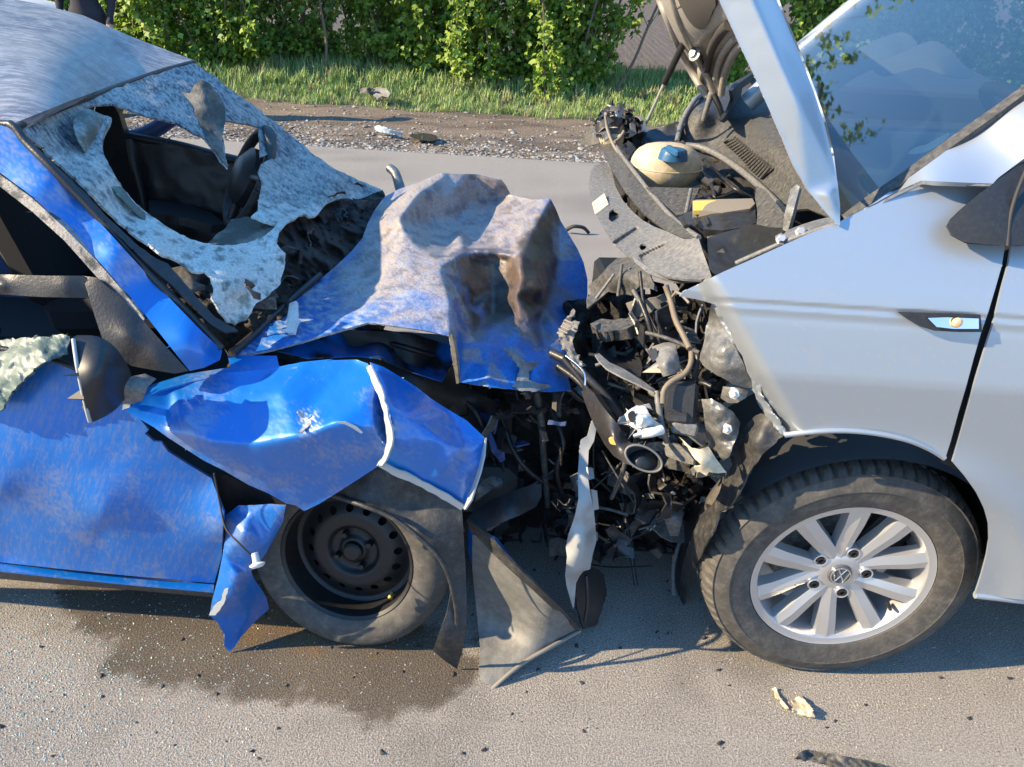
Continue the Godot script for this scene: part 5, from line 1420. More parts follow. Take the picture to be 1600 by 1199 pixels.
	part(van, "far_pillar", tube([Vector3(0.74, 1.24, -1.5), Vector3(0.95, 1.5, -1.44), Vector3(1.3, 1.82, -1.36), Vector3(1.8, 2.0, -1.3)], 0.035, 0.035, 8, 4), M.silver_flat)

func build_van_inside(van: Node3D) -> void:
	part(van, "dashboard", panel([1225, 150, 1290, 120, 1340, 110, 1420, 100, 1520, 110, 1620, 160, 1560, 215, 1460, 280, 1380, 330, 1330, 340, 1300, 320, 1270, 250], [1225, 150, Y, 1.16, 1340, 110, Y, 1.2, 1520, 110, Y, 1.2, 1330, 340, Y, 1.14, 1460, 280, Y, 1.16, 1620, 160, Y, 1.2], {"step": 9.0, "thick": 0.05, "rough": 0.01}), M.dash)
	for s in [[1.95, -0.5], [1.95, -1.35]]:
		var back := part(van, "front_seat", moved(block(Vector3(0.16, 0.7, 0.5), 0.06), Transform3D(Basis(Vector3(0, 0, 1), -0.25), Vector3(s[0] + 0.3, 1.3, s[1]))), M.cloth)
		part(back, "head_rest", moved(block(Vector3(0.1, 0.2, 0.28), 0.05), Transform3D(Basis(Vector3(0, 0, 1), -0.2), Vector3(s[0] + 0.42, 1.76, s[1]))), M.cloth)
	var folds := func(amp: float) -> Dictionary: return {"step": 4.0, "thick": 0.002, "rough": amp, "freq": 7.0, "soft": 0.4}
	part(van, "airbag", panel(smooth(pl([1288, 118, 1310, 100, 1345, 74, 1380, 58, 1410, 50, 1428, 60, 1432, 72, 1405, 86, 1370, 104, 1330, 124, 1300, 150, 1280, 160])), [1288, 118, Z, -1.1, 1410, 50, Z, -1.05, 1432, 72, Z, -0.95, 1300, 150, Z, -0.95, 1360, 90, Z, -0.92], folds.call(0.03)), M.airbag, "limp white airbag on the far side")
	part(van, "airbag", panel(smooth(pl([1362, 102, 1400, 86, 1440, 68, 1462, 64, 1482, 76, 1504, 98, 1522, 118, 1500, 122, 1472, 116, 1440, 106, 1410, 112, 1380, 118])), [1362, 102, Z, -0.86, 1462, 64, Z, -0.78, 1522, 118, Z, -0.6, 1400, 112, Z, -0.72, 1470, 92, Z, -0.6], folds.call(0.03)), M.airbag, "limp white airbag over the wheel")
	part(van, "steering_wheel", tube(ring_points(toward(Vector3(1.22, 1.34, -0.5), Vector3(0.55, 0.82, 0)), 0.19), 0.016, 0.016, 8, 1), M.void_black)
	part(van, "pale_sliver", panel(smooth(pl([1421, 240, 1432, 230, 1452, 224, 1482, 208, 1480, 216, 1460, 231, 1440, 239])), [1421, 240, Y, 1.19, 1482, 208, Y, 1.2, 1440, 238, Y, 1.18], {"step": 4.0, "thick": 0.003}), M.paper, "thin pale green sliver by the pillar")  # small pale green sheet lying on the dash

func ring_points(t: Transform3D, r: float, n := 32) -> Array:
	var o := []
	for k in n + 1: o.append(t * (Vector3(cos(TAU * k / n), sin(TAU * k / n), 0) * r))
	return o

func build_van_bonnet(van: Node3D) -> void:
	var under_ctrl := [1018, -60, Z, -1.36, 1028, -8, Z, -1.4, 1104, 150, Z, -1.45, 1126, 150, Z, -1.42, 1150, 78, Z, -0.95, 1122, 0, Z, -0.5, 1166, 62, Z, -0.6, 1108, -60, Z, -0.5, 1080, 60, Z, -1.2]
	var ribs := func(q: Vector2) -> float:
		# pressed channels of the inner panel: arcs round the hinge corner
		var d := (q - Vector2(1205, 160)).length()
		return 0.03 * (smoothstep(98, 102, d) - smoothstep(112, 116, d)) + 0.035 * (smoothstep(122, 126, d) - smoothstep(140, 145, d)) - 0.01 * (smoothstep(12, 9, absf((q.x - 1058.0) - (q.y - 40.0) * 0.56)) )
	var under := part(van, "bonnet_underside", panel([1018, -60, 1028, -8, 1040, 24, 1052, 54, 1066, 86, 1080, 112, 1094, 136, 1104, 150, 1116, 154, 1126, 150, 1128, 136, 1132, 118, 1139, 98, 1150, 78, 1166, 62, 1178, 70, 1172, 95, 1156, 70, 1140, 36, 1122, 0, 1112, -30, 1108, -60],
		under_ctrl, {"step": 3.0, "thick": 0.02, "soft": 0.4, "dent": ribs}), M.hood_lining, "underside of the raised bonnet")
	part(under, "insulation_pad", panel(smooth(pl([1052, -50, 1058, -6, 1066, 14, 1076, 32, 1088, 44, 1100, 45, 1108, 32, 1114, 16, 1118, 2, 1104, -50])), under_ctrl, {"step": 5.0, "thick": 0.02, "soft": 0.4, "dent": func(_q): return -0.03}), M.pad)
	var lie := field(under_ctrl, 0.4)
	var along := func(a: Array, lift: float) -> Array:
		var o := []
		for i in range(0, a.size(), 2): o.append(cam_at + ray(a[i], a[i + 1]) * (1.0 / lie.value(Vector2(a[i], a[i + 1])) - lift))
		return o
	part(under, "edge_fold", tube(along.call([1020, -60, 1029, -8, 1041, 24, 1053, 54, 1067, 86, 1081, 112, 1095, 136, 1105, 150], 0.01), 0.013, 0.013, 8, 4), M.hood_lining)
	part(under, "edge_fold", tube(along.call([1127, 148, 1129, 134, 1133, 116, 1140, 97, 1151, 78, 1165, 64], 0.01), 0.012, 0.012, 8, 4), M.hood_lining)
	part(under, "stiffening_rib", tube(along.call([1044, -50, 1050, -10, 1060, 26, 1076, 64, 1094, 98, 1108, 126, 1114, 146], 0.012), 0.014, 0.01, 8, 4), M.hood_lining)
	part(under, "stiffening_rib", tube(along.call([1118, 122, 1122, 104, 1130, 84, 1141, 68, 1150, 58], 0.008), 0.012, 0.012, 8, 4), M.hood_lining)
	part(under, "stiffening_rib", tube(along.call([1104, 108, 1108, 88, 1116, 66, 1128, 48, 1140, 38], 0.008), 0.014, 0.014, 8, 4), M.pad)
	for b in [[1084, 84], [1056, 18]]:
		part(under, "bolt", moved(lathe([Vector2(0.0, 0.012), Vector2(0.012, 0.01), Vector2(0.014, 0.0), Vector2(0.022, -0.004), Vector2(0.022, -0.01)], 12), toward(at(b[0], b[1], Z, -1.26), Vector3(-0.8, 0.4, 0.6))), M.bright_metal)
	# the near flank of the bonnet, folded back
	var sag := func(p: Vector3, q: Vector2) -> Color: return silver_col(p, q)
	part(van, "bonnet", panel([1116, -60, 1120, -20, 1124, 0, 1140, 34, 1158, 74, 1180, 120, 1202, 170, 1222, 216, 1242, 262, 1262, 296, 1286, 326, 1308, 350, 1313, 352, 1313, 320, 1309, 284, 1300, 240, 1288, 192, 1272, 144, 1254, 96, 1234, 48, 1214, 0, 1196, -60],
		[1116, -60, Z, -0.135, 1124, 0, Z, -0.13, 1202, 170, Z, -0.09, 1262, 296, Z, -0.06, 1313, 352, Z, -0.04, 1160, -60, Z, -0.12, 1180, 0, Z, -0.112, 1245, 150, Z, -0.078, 1297, 300, Z, -0.046, 1196, -60, Z, -0.22, 1214, 0, Z, -0.2, 1272, 144, Z, -0.145, 1309, 284, Z, -0.085], {"step": 3.6, "col": sag, "thick": 0.006, "folds": 5, "rough": 0.001, "freq": 5.0, "rim": Color(0.6, 0.6, 0.58)}), M.silver_paint, "flank of the raised silver bonnet")
	part(van, "bonnet_skin", panel([1196, -60, 1214, 0, 1234, 48, 1254, 96, 1272, 144, 1288, 192, 1300, 240, 1306, 290, 1290, 250, 1270, 190, 1245, 130, 1215, 70, 1190, 20, 1176, -60], [1196, -60, Z, -0.28, 1234, 48, Z, -0.26, 1288, 192, Z, -0.19, 1306, 290, Z, -0.1, 1190, 20, Z, -1.3, 1245, 130, Z, -1.1, 1290, 250, Z, -0.7], {"step": 6.0, "thick": 0.004, "soft": 0.5}), M.silver_flat)
	# gas strut, hinges
	var strut := part(van, "gas_strut", tube([at(1079, 46, Z, -1.33), at(1038, 130, Z, -1.43)], 0.0115, 0.0115, 12, 1), M.black_steel)
	part(strut, "strut_rod", tube([at(1038, 130, Z, -1.43), at(1009, 194, Z, -1.5)], 0.0055, 0.0055, 10, 1), M.bright_metal)
	part(van, "bonnet_hinge", tube([at(1112, 144, Z, -1.42), at(1106, 164, Z, -1.42), at(1099, 188, Z, -1.43)], 0.012, 0.009, 6, 2), M.grey_plastic)
	part(van, "bonnet_hinge", tube([at(1114, 146, Z, -1.42), at(1124, 166, Z, -1.4), at(1130, 184, Z, -1.4)], 0.011, 0.009, 6, 2), M.black_steel)
	part(van, "bonnet_hinge", panel([1222, 368, 1230, 366, 1240, 330, 1250, 292, 1246, 288, 1236, 296, 1226, 334], [1222, 368, Z, -0.16, 1230, 366, Z, -0.15, 1250, 292, Z, -0.2, 1238, 330, Z, -0.155], {"step": 4.0, "thick": 0.01, "soft": 0.1}), M.raw_metal, "hinge arm of the bonnet")
	var foot := part(van, "hinge_foot", panel(smooth(pl([1212, 372, 1216, 366, 1256, 350, 1292, 340, 1302, 342, 1300, 350, 1262, 366, 1222, 384, 1214, 382]), 3), [1212, 376, Z, -0.13, 1302, 344, Z, -0.12, 1256, 350, Z, -0.14, 1256, 366, Z, -0.11], {"step": 4.0, "thick": 0.02}), M.raw_metal)
	for b in [[1222, 374], [1252, 362]]:
		part(foot, "bolt", moved(lathe([Vector2(0.0, 0.008), Vector2(0.007, 0.008), Vector2(0.009, 0.0), Vector2(0.012, -0.002), Vector2(0.012, -0.006)], 6), toward(at(b[0], b[1], Z, -0.11), Vector3(-0.2, 0.6, 0.8))), M.bright_metal)

func build_engine_bay(van: Node3D) -> void:
	var slam_ctrl := [920, 292, Z, -1.2, 930, 258, Z, -1.4, 954, 262, Z, -1.37, 934, 338, Z, -0.85, 974, 314, Z, -0.98, 1022, 354, Z, -0.68, 962, 382, Z, -0.62, 1000, 410, Z, -0.48, 1092, 373, Z, -0.42, 1112, 432, Z, -0.28, 1070, 436, Z, -0.3, 1060, 400, Z, -0.42, 1090, 424, Z, -0.32]
	var rim := pl([952, 331, 958, 327, 966, 331, 966, 341, 956, 347, 951, 342])
	var oval := smooth(pl([999, 385, 1004, 381, 1010, 383, 1009, 388, 1003, 391]), 3)
	var press := func(q: Vector2) -> float:
		var a := (q - Vector2(960, 384)).dot(Vector2(0.84, -0.54))
		var b := (q - Vector2(960, 384)).dot(Vector2(0.54, 0.84))
		var g1 := smoothstep(6.0, 4.0, absf(b)) * smoothstep(-2, 2, a) * smoothstep(48, 44, a)
		a = (q - Vector2(1002, 404)).dot(Vector2(0.9, -0.43))
		b = (q - Vector2(1002, 404)).dot(Vector2(0.43, 0.9))
		var g2 := smoothstep(6.0, 4.0, absf(b)) * smoothstep(-2, 2, a) * smoothstep(46, 42, a)
		var d := (q - Vector2(1062, 400)).length()
		return 0.02 * (g1 + g2) + 0.003 * smoothstep(7, 5, absf(d - 7.0))
	var slam := part(van, "radiator_support", panel([920, 292, 922, 268, 930, 258, 946, 254, 954, 262, 958, 276, 962, 292, 974, 314, 988, 330, 1004, 344, 1022, 354, 1040, 361, 1068, 370, 1092, 373, 1098, 392, 1106, 414, 1112, 432, 1096, 437, 1070, 436, 1040, 432, 1018, 422, 1000, 410, 980, 398, 962, 382, 946, 360, 934, 338, 926, 316],
		slam_ctrl, {"step": 2.2, "holes": [rim, oval], "thick": 0.006, "soft": 0.3, "dent": press, "rough": 0.008, "freq": 4.0}), M.grey_plastic, "grey plastic radiator support with punched holes")
	part(van, "hole_backing", panel([926, 300, 940, 280, 954, 292, 970, 320, 990, 344, 1030, 368, 1070, 384, 1092, 400, 1088, 424, 1050, 420, 1010, 406, 976, 384, 946, 348], slam_ctrl, {"step": 6.0, "dent": func(_q): return 0.05, "thick": 0.02}), M.void_black)  # black sheet added under the support so its holes look dark
	part(slam, "front_lip", panel([988, 400, 1018, 421, 1040, 431, 1070, 435, 1096, 436, 1112, 431, 1110, 436, 1095, 441, 1060, 441, 1036, 436, 1012, 427, 992, 410], [988, 400, Z, -0.5, 1040, 431, Z, -0.37, 1112, 431, Z, -0.27, 1110, 436, Z, -0.27, 1036, 436, Z, -0.36], {"step": 4.0, "thick": 0.004}), M.grey_plastic)
	part(slam, "sticker", panel([925, 317, 944, 302, 951, 319, 930, 335], [925, 317, Z, -1.0, 944, 302, Z, -1.055, 951, 319, Z, -0.955, 930, 335, Z, -0.87], {"step": 6.0, "thick": 0.002}), M.sticker, "beige sticker")
	part(van, "bonnet_seal", panel([936, 222, 944, 218, 956, 222, 972, 244, 992, 270, 1012, 296, 1030, 318, 1050, 340, 1072, 358, 1092, 370, 1090, 375, 1066, 371, 1040, 360, 1016, 342, 996, 322, 976, 298, 960, 272, 946, 246],
		[936, 222, Z, -1.5, 956, 222, Z, -1.46, 992, 270, Z, -1.13, 1030, 318, Z, -0.84, 1092, 370, Z, -0.44, 1066, 371, Z, -0.48, 1016, 342, Z, -0.76, 960, 272, Z, -1.2, 985, 290, Z, -1.02], {"step": 3.6, "thick": 0.008, "soft": 0.1}), M.dusty_plastic, "long dusty air deflector")
	part(van, "deflector_edge", tube([at(940, 222, Z, -1.47), at(957, 222, Z, -1.45), at(974, 246, Z, -1.28), at(994, 272, Z, -1.1), at(1014, 298, Z, -0.95), at(1032, 319, Z, -0.82), at(1052, 341, Z, -0.68), at(1074, 359, Z, -0.53), at(1092, 371, Z, -0.43)], 0.007, 0.007, 8, 4), M.grey_plastic)
	# the tray and everything dark below
	part(van, "engine", panel([955, 230, 1060, 190, 1110, 200, 1180, 270, 1230, 340, 1225, 380, 1150, 440, 1080, 440, 1010, 350, 960, 280], [955, 230, Y, 0.93, 1060, 190, Y, 0.93, 1230, 340, Y, 0.98, 1150, 440, Y, 0.86, 1080, 440, Y, 0.84, 1010, 350, Y, 0.84, 1100, 320, Y, 0.92], {"step": 6.0, "rough": 0.11, "freq": 7.0, "thick": 0.05}), M.soot)
	part(van, "inner_wing", panel([1105, 370, 1180, 350, 1225, 360, 1214, 385, 1160, 412, 1120, 430, 1108, 420], [1105, 370, Z, -0.45, 1225, 360, Z, -0.14, 1214, 385, Z, -0.12, 1120, 430, Z, -0.2, 1160, 390, Z, -0.3], {"step": 5.0, "rough": 0.03, "freq": 10.0}), M.black_steel)
	part(van, "wing_rail", tube([at(1150, 412, Z, -0.13), at(1190, 394, Z, -0.12), at(1240, 373, Z, -0.105), at(1312, 348, Z, -0.085)], 0.006, 0.005, 8, 4), M.grey_plastic)
	# coolant bottle
	var rc := at(1041, 259, Y, 1.06)
	var prof := []
	for k in 13:
		var a := PI * 0.5 - PI * k / 12.0
		prof.append(Vector2(0.122 * pow(cos(a), 0.62) if k > 0 and k < 12 else 0.0, 0.062 * sin(a)))
	var bottle := part(van, "coolant_bottle", moved(lathe(prof, 40, func(k, i): return 0.003 * sin(k * TAU * 3 / 40.0)), Transform3D(Basis(Vector3.RIGHT, -PI / 2) * Basis(Vector3(0, 0, 1), 0.2), rc).scaled_local(Vector3(1.0, 0.82, 1.2))), M.cream_plastic, "beige coolant bottle with a blue cap")
	part(bottle, "seam", tube(ring_points(Transform3D(Basis(Vector3.RIGHT, -PI / 2), rc).scaled_local(Vector3(1.0, 0.82, 1.0)), 0.1235), 0.003, 0.003, 6, 1), M.cream_plastic)
	var cap := part(bottle, "cap", moved(lathe([Vector2(0.0, 0.02), Vector2(0.036, 0.02), Vector2(0.042, 0.014), Vector2(0.046, -0.004), Vector2(0.05, -0.03)], 26, func(k, i): return -0.002 if k % 2 and i > 1 else 0.0), Transform3D(Basis(Vector3.RIGHT, -PI / 2), at(1053, 239, Y, 1.126)).scaled_local(Vector3(1.0, 0.9, 0.7))), M.blue_cap)
	part(cap, "cap_ridge", moved(block(Vector3(0.02, 0.022, 0.085), 0.005), Transform3D(Basis(Vector3.UP, 0.3), at(1052, 236, Y, 1.142))), M.blue_cap)
	part(van, "bottle_bracket", panel([1010, 292, 1092, 294, 1084, 332, 1058, 336, 1034, 316], [1010, 292, Z, -0.95, 1092, 294, Z, -0.88, 1084, 332, Z, -0.72, 1034, 316, Z, -0.83], {"step": 6.0, "thick": 0.006}), M.dusty_plastic)
	part(van, "bracket_rib", tube([at(1072, 334, Z, -0.7), at(1080, 296, Z, -0.83)], 0.006, 0.006, 6, 1), M.grey_plastic)
	# air filter box with a yellow label
	var box := part(van, "filter_box", panel([1058, 340, 1080, 330, 1130, 326, 1180, 322, 1182, 348, 1168, 354, 1130, 360, 1100, 358, 1072, 350], [1058, 340, Z, -0.66, 1180, 322, Z, -0.62, 1182, 348, Z, -0.5, 1100, 358, Z, -0.52, 1130, 340, Z, -0.54], {"step": 4.0, "thick": 0.05, "rough": 0.01}), M.black_plastic)
	part(box, "lid", panel([1082, 314, 1088, 312, 1176, 310, 1180, 318, 1172, 326, 1130, 332, 1082, 328], [1082, 314, Z, -0.68, 1176, 310, Z, -0.66, 1172, 326, Z, -0.58, 1082, 328, Z, -0.62], {"step": 4.0, "thick": 0.03}), M.tan_rail)
	part(box, "label", panel([1083, 314, 1125, 313, 1128, 327, 1084, 329], [1083, 314, Z, -0.675, 1125, 313, Z, -0.665, 1128, 327, Z, -0.61, 1084, 329, Z, -0.61], {"step": 4.0, "thick": 0.012}), M.yellow_label, "yellow box")
	for k in 6:
		part(box, "rib", tube([at(1066 + k * 19, 344 - k * 1.5, Z, -0.58), at(1072 + k * 18, 354 - k, Z, -0.52)], 0.006, 0.006, 6, 1), M.black_plastic)
	for h in [[1092, 262, 1112, 290, 1120, 310, 1150, 300], [1100, 250, 1130, 280, 1150, 296, 1180, 312], [1096, 300, 1104, 306, 1112, 318, 1100, 330], [1010, 226, 990, 240, 982, 262, 990, 290], [1110, 380, 1130, 396, 1140, 410, 1128, 424], [1140, 370, 1160, 384, 1180, 380, 1200, 366], [1120, 366, 1150, 372, 1176, 392, 1186, 372]]:
		part(van, "cable", tube([at(h[0], h[1], Y, 1.03), at(h[2], h[3], Y, 1.05), at(h[4], h[5], Y, 1.05), at(h[6], h[7], Y, 1.02)], 0.007, 0.006, 7, 5, 0.05), M.black_plastic)
	for h in [[1108, 285, 0.03], [1120, 300, 0.025], [1150, 392, 0.04], [1176, 376, 0.03], [1130, 405, 0.03], [1000, 226, 0.05]]:
		part(van, "connector", moved(block(Vector3(h[2] * 1.4, h[2], h[2]), 0.004), toward(at(h[0], h[1], Y, 1.05), Vector3(-0.4, 0.6, 0.5), h[0] * 0.7)), M.black_plastic)
	part(van, "bay_cover", panel([1182, 290, 1196, 296, 1226, 334, 1232, 346, 1222, 356, 1182, 354, 1184, 330, 1180, 310], [1182, 290, Z, -0.66, 1232, 346, Z, -0.36, 1182, 354, Z, -0.46, 1222, 356, Z, -0.34], {"step": 5.0, "thick": 0.012}), M.dusty_plastic)
	# scuttle with its grille
	var slats_hole := pl([1130, 222, 1147, 214, 1206, 262, 1191, 280])
	var scuttle := part(van, "scuttle", panel([1060, 200, 1062, 188, 1070, 172, 1084, 154, 1098, 146, 1112, 146, 1140, 132, 1166, 118, 1184, 122, 1205, 160, 1224, 206, 1246, 256, 1264, 296, 1292, 330, 1312, 352, 1296, 340, 1262, 326, 1240, 328, 1222, 318, 1196, 294, 1170, 274, 1140, 256, 1110, 242, 1082, 232, 1066, 218],
		[1060, 200, Y, 1.12, 1084, 154, Y, 1.21, 1166, 118, Y, 1.24, 1184, 122, Y, 1.24, 1110, 242, Y, 1.06, 1170, 274, Y, 1.08, 1222, 318, Y, 1.1, 1246, 256, Y, 1.19, 1312, 352, Y, 1.2, 1120, 200, Y, 1.14, 1200, 230, Y, 1.19, 1100, 170, Y, 1.2, 1090, 190, Y, 1.16], {"step": 4.0, "holes": [slats_hole], "thick": 0.008, "soft": 0.15, "rough": 0.006, "freq": 6.0}), M.dusty_plastic, "dusty black scuttle panel")
	part(van, "scuttle_tray", panel([1126, 220, 1146, 210, 1212, 262, 1190, 286], [1126, 220, Y, 1.05, 1146, 210, Y, 1.08, 1212, 262, Y, 1.1, 1190, 286, Y, 1.03], {"step": 8.0}), M.void_black)
	for k in 17:
		var f := (k + 0.5) / 17.0
		var a := Vector2(1130, 222).lerp(Vector2(1191, 280), f)
		var b := Vector2(1147, 214).lerp(Vector2(1206, 262), f)
		part(scuttle, "slat", tube([at(a.x, a.y, Y, lerpf(1.095, 1.105, f)), at(b.x, b.y, Y, lerpf(1.14, 1.155, f))], 0.0055, 0.0055, 6, 1), M.dusty_plastic)
	part(scuttle, "edge_trim", tube([at(1052, 228, Y, 1.08), at(1086, 228, Y, 1.09), at(1118, 240, Y, 1.085), at(1152, 262, Y, 1.085), at(1186, 290, Y, 1.09), at(1214, 318, Y, 1.1), at(1232, 340, Y, 1.11)], 0.011, 0.011, 8, 4), M.grey_plastic)
	part(scuttle, "edge_trim", tube([at(1058, 222, Y, 1.1), at(1066, 190, Y, 1.15), at(1086, 156, Y, 1.22), at(1100, 148, Y, 1.225)], 0.01, 0.01, 8, 4), M.grey_plastic)
	part(van, "wiper", panel([1180, 112, 1188, 118, 1176, 126, 1160, 138, 1158, 152, 1156, 166, 1146, 180, 1132, 192, 1128, 188, 1140, 172, 1146, 156, 1144, 142, 1152, 132], [1180, 112, Y, 1.27, 1158, 145, Y, 1.24, 1130, 190, Y, 1.2], {"step": 4.0, "thick": 0.012}), M.void_black)

func build_alloy_wheel(van: Node3D) -> void:
	var c := Vector3(0.828, 0.338, -0.035)
	var w := Node3D.new()
	w.name = "front_wheel"
	van.add_child(w)
	w.position = c - van.position
	w.basis = toward(Vector3.ZERO, Vector3(0.02, 0.0, 1.0)).basis
	var tp := [Vector2(0.226, -0.012), Vector2(0.23, 0.004), Vector2(0.238, 0.008), Vector2(0.255, 0.014), Vector2(0.28, 0.016), Vector2(0.283, 0.018), Vector2(0.3, 0.014), Vector2(0.318, 0.004), Vector2(0.322, 0.006), Vector2(0.333, -0.006), Vector2(0.339, -0.02), Vector2(0.342, -0.045), Vector2(0.337, -0.046), Vector2(0.337, -0.054), Vector2(0.343, -0.055), Vector2(0.344, -0.1), Vector2(0.338, -0.101), Vector2(0.338, -0.109), Vector2(0.344, -0.11), Vector2(0.342, -0.16), Vector2(0.33, -0.19), Vector2(0.29, -0.205), Vector2(0.23, -0.2)]
	part(w, "tyre", lathe(tp, 256, func(k, i): return -0.009 if i >= 9 and i <= 11 and (k % 4 == 0) else (-0.005 if i >= 14 and i <= 18 and k % 4 == 2 else 0.0)), M.rubber, "dusty tyre")
	part(w, "rim", lathe([Vector2(0.15, -0.13), Vector2(0.19, -0.12), Vector2(0.202, -0.03), Vector2(0.206, -0.008), Vector2(0.21, -0.002), Vector2(0.222, 0.0), Vector2(0.227, 0.002), Vector2(0.229, -0.004), Vector2(0.228, -0.02)], 96), M.alloy)
	# ten spokes in five pairs, each a tapered bar with a ridge
	for k in 10:
		var pair := k / 2
		var side := -1.0 if k % 2 == 0 else 1.0
		var a := TAU * pair / 5.0 + 1.29 + side * 0.3
		var a0 := TAU * pair / 5.0 + 1.29 + side * 0.5
		var inner := Vector3(cos(a0), sin(a0), 0) * 0.05
		var outer := Vector3(cos(a), sin(a), 0) * 0.212
		var d := (outer - inner).normalized()
		var sd := Vector3(-d.y, d.x, 0)
		var sec := []
		for f in [0.0, 0.35, 0.7, 1.0]:
			var p := inner.lerp(outer, f)
			var ww := lerpf(0.021, 0.03, f)
			var top := lerpf(-0.022, -0.004, smoothstep(0.0, 0.9, f))
			sec.append([p + sd * ww + Vector3(0, 0, top - 0.034), p + sd * ww * 0.86 + Vector3(0, 0, top - 0.006), p + sd * ww * 0.1 * -side + Vector3(0, 0, top), p - sd * ww * 0.86 + Vector3(0, 0, top - 0.006), p - sd * ww + Vector3(0, 0, top - 0.034)])
		var pos := PackedVector3Array()
		var tris := PackedInt32Array()
		for s in sec: pos.append_array(s)
		for i in 3:
			for j in 4:
				var q := i * 5 + j
				tris.append_array([q, q + 1, q + 5, q + 1, q + 6, q + 5])
		part(w, "spoke", shade(pos, tris, 0.25), M.alloy)
	part(w, "hub", lathe([Vector2(0.0, -0.018), Vector2(0.034, -0.019), Vector2(0.05, -0.022), Vector2(0.066, -0.03), Vector2(0.075, -0.042), Vector2(0.075, -0.07)], 60), M.alloy)
	for k in 5:
		var a := TAU * k / 5.0 + 1.29
		var p := Vector3(cos(a) * 0.068, sin(a) * 0.068, -0.02)
		part(w, "bolt_well", moved(lathe([Vector2(0.0, -0.012), Vector2(0.0125, -0.012), Vector2(0.013, 0.0), Vector2(0.0165, 0.001), Vector2(0.018, -0.006), Vector2(0.018, -0.04)], 22), Transform3D(Basis(), p)), M.alloy)
		part(w, "wheel_bolt", moved(lathe([Vector2(0.0, -0.003), Vector2(0.0055, -0.003), Vector2(0.006, 0.002), Vector2(0.0098, 0.001), Vector2(0.0105, -0.006), Vector2(0.0115, -0.011)], 12), Transform3D(Basis(), p)), M.black_steel)
	part(w, "centre_cap", lathe([Vector2(0.0, -0.011), Vector2(0.022, -0.0115), Vector2(0.0285, -0.013), Vector2(0.031, -0.017), Vector2(0.0315, -0.022)], 40), M.cap_grey)
	# emblem: a ring with two stacked letter strokes
	var strokes := []
	strokes.append(lathe([Vector2(0.0225, -0.0118), Vector2(0.0228, -0.0098), Vector2(0.0258, -0.0098), Vector2(0.0262, -0.0125)], 44))
	for s in [[[-0.0098, 0.0205], [0.0, 0.003]], [[0.0098, 0.0205], [0.0, 0.003]], [[-0.0202, 0.0105], [-0.0108, -0.0185]], [[-0.0108, -0.0185], [0.0, 0.0005]], [[0.0, 0.0005], [0.0108, -0.0185]], [[0.0202, 0.0105], [0.0108, -0.0185]]]:
		var p0 := Vector3(s[0][0], s[0][1], -0.0105)
		var p1 := Vector3(s[1][0], s[1][1], -0.0105)
		var dir := (p1 - p0).normalized()
		strokes.append(moved(block(Vector3(0.0036, (p1 - p0).length() + 0.002, 0.0022), 0.0006), Transform3D(Basis(Vector3(dir.y, -dir.x, 0), dir, Vector3(0, 0, 1)), (p0 + p1) * 0.5)))
	part(w, "emblem", joined(strokes), M.chrome)
	part(w, "brake_disc", lathe([Vector2(0.0, -0.085), Vector2(0.08, -0.085), Vector2(0.082, -0.1), Vector2(0.15, -0.1), Vector2(0.152, -0.12)], 48), M.raw_metal)
	part(w, "brake_caliper", moved(block(Vector3(0.11, 0.19, 0.05), 0.015), Transform3D(Basis(Vector3(0, 0, 1), -0.5), Vector3(0.105, 0.06, -0.088))), M.black_steel)
	part(w, "valve_stem", tube([Vector3(0.155, -0.1, -0.03), Vector3(0.148, -0.093, 0.0)], 0.0055, 0.0045, 8, 2), M.black_plastic)
	part(w, "wheel_back", lathe([Vector2(0.0, -0.15), Vector2(0.2, -0.151), Vector2(0.21, -0.16)], 40), M.void_black)
	# the dark arch behind
	part(van, "wheel_arch", arch_liner(Vector3(c.x, c.y, 0), 0.385, -0.01, -0.38), M.void_black)

func arch_liner(c: Vector3, r: float, z0: float, z1: float) -> ArrayMesh:
	var pos := PackedVector3Array()
	var tris := PackedInt32Array()
	var n := 40
	for i in n + 1:
		var a := lerpf(0.05, 2.45, float(i) / n)
		for z in [z0, z0 - 0.02, z1]:
			pos.append(Vector3(c.x + cos(a) * (r if z < z0 else r * 0.99), c.y + sin(a) * (r if z < z0 else r * 0.99), z))
	for i in n:
		for j in 2:
			var q := i * 3 + j
			tris.append_array([q, q + 3, q + 1, q + 1, q + 3, q + 4])
	var base := pos.size()
	pos.append(Vector3(c.x, c.y, z1))
	for i in n: tris.append_array([base, i * 3 + 2, (i + 1) * 3 + 2])
	return shade(pos, tris, 0.8)

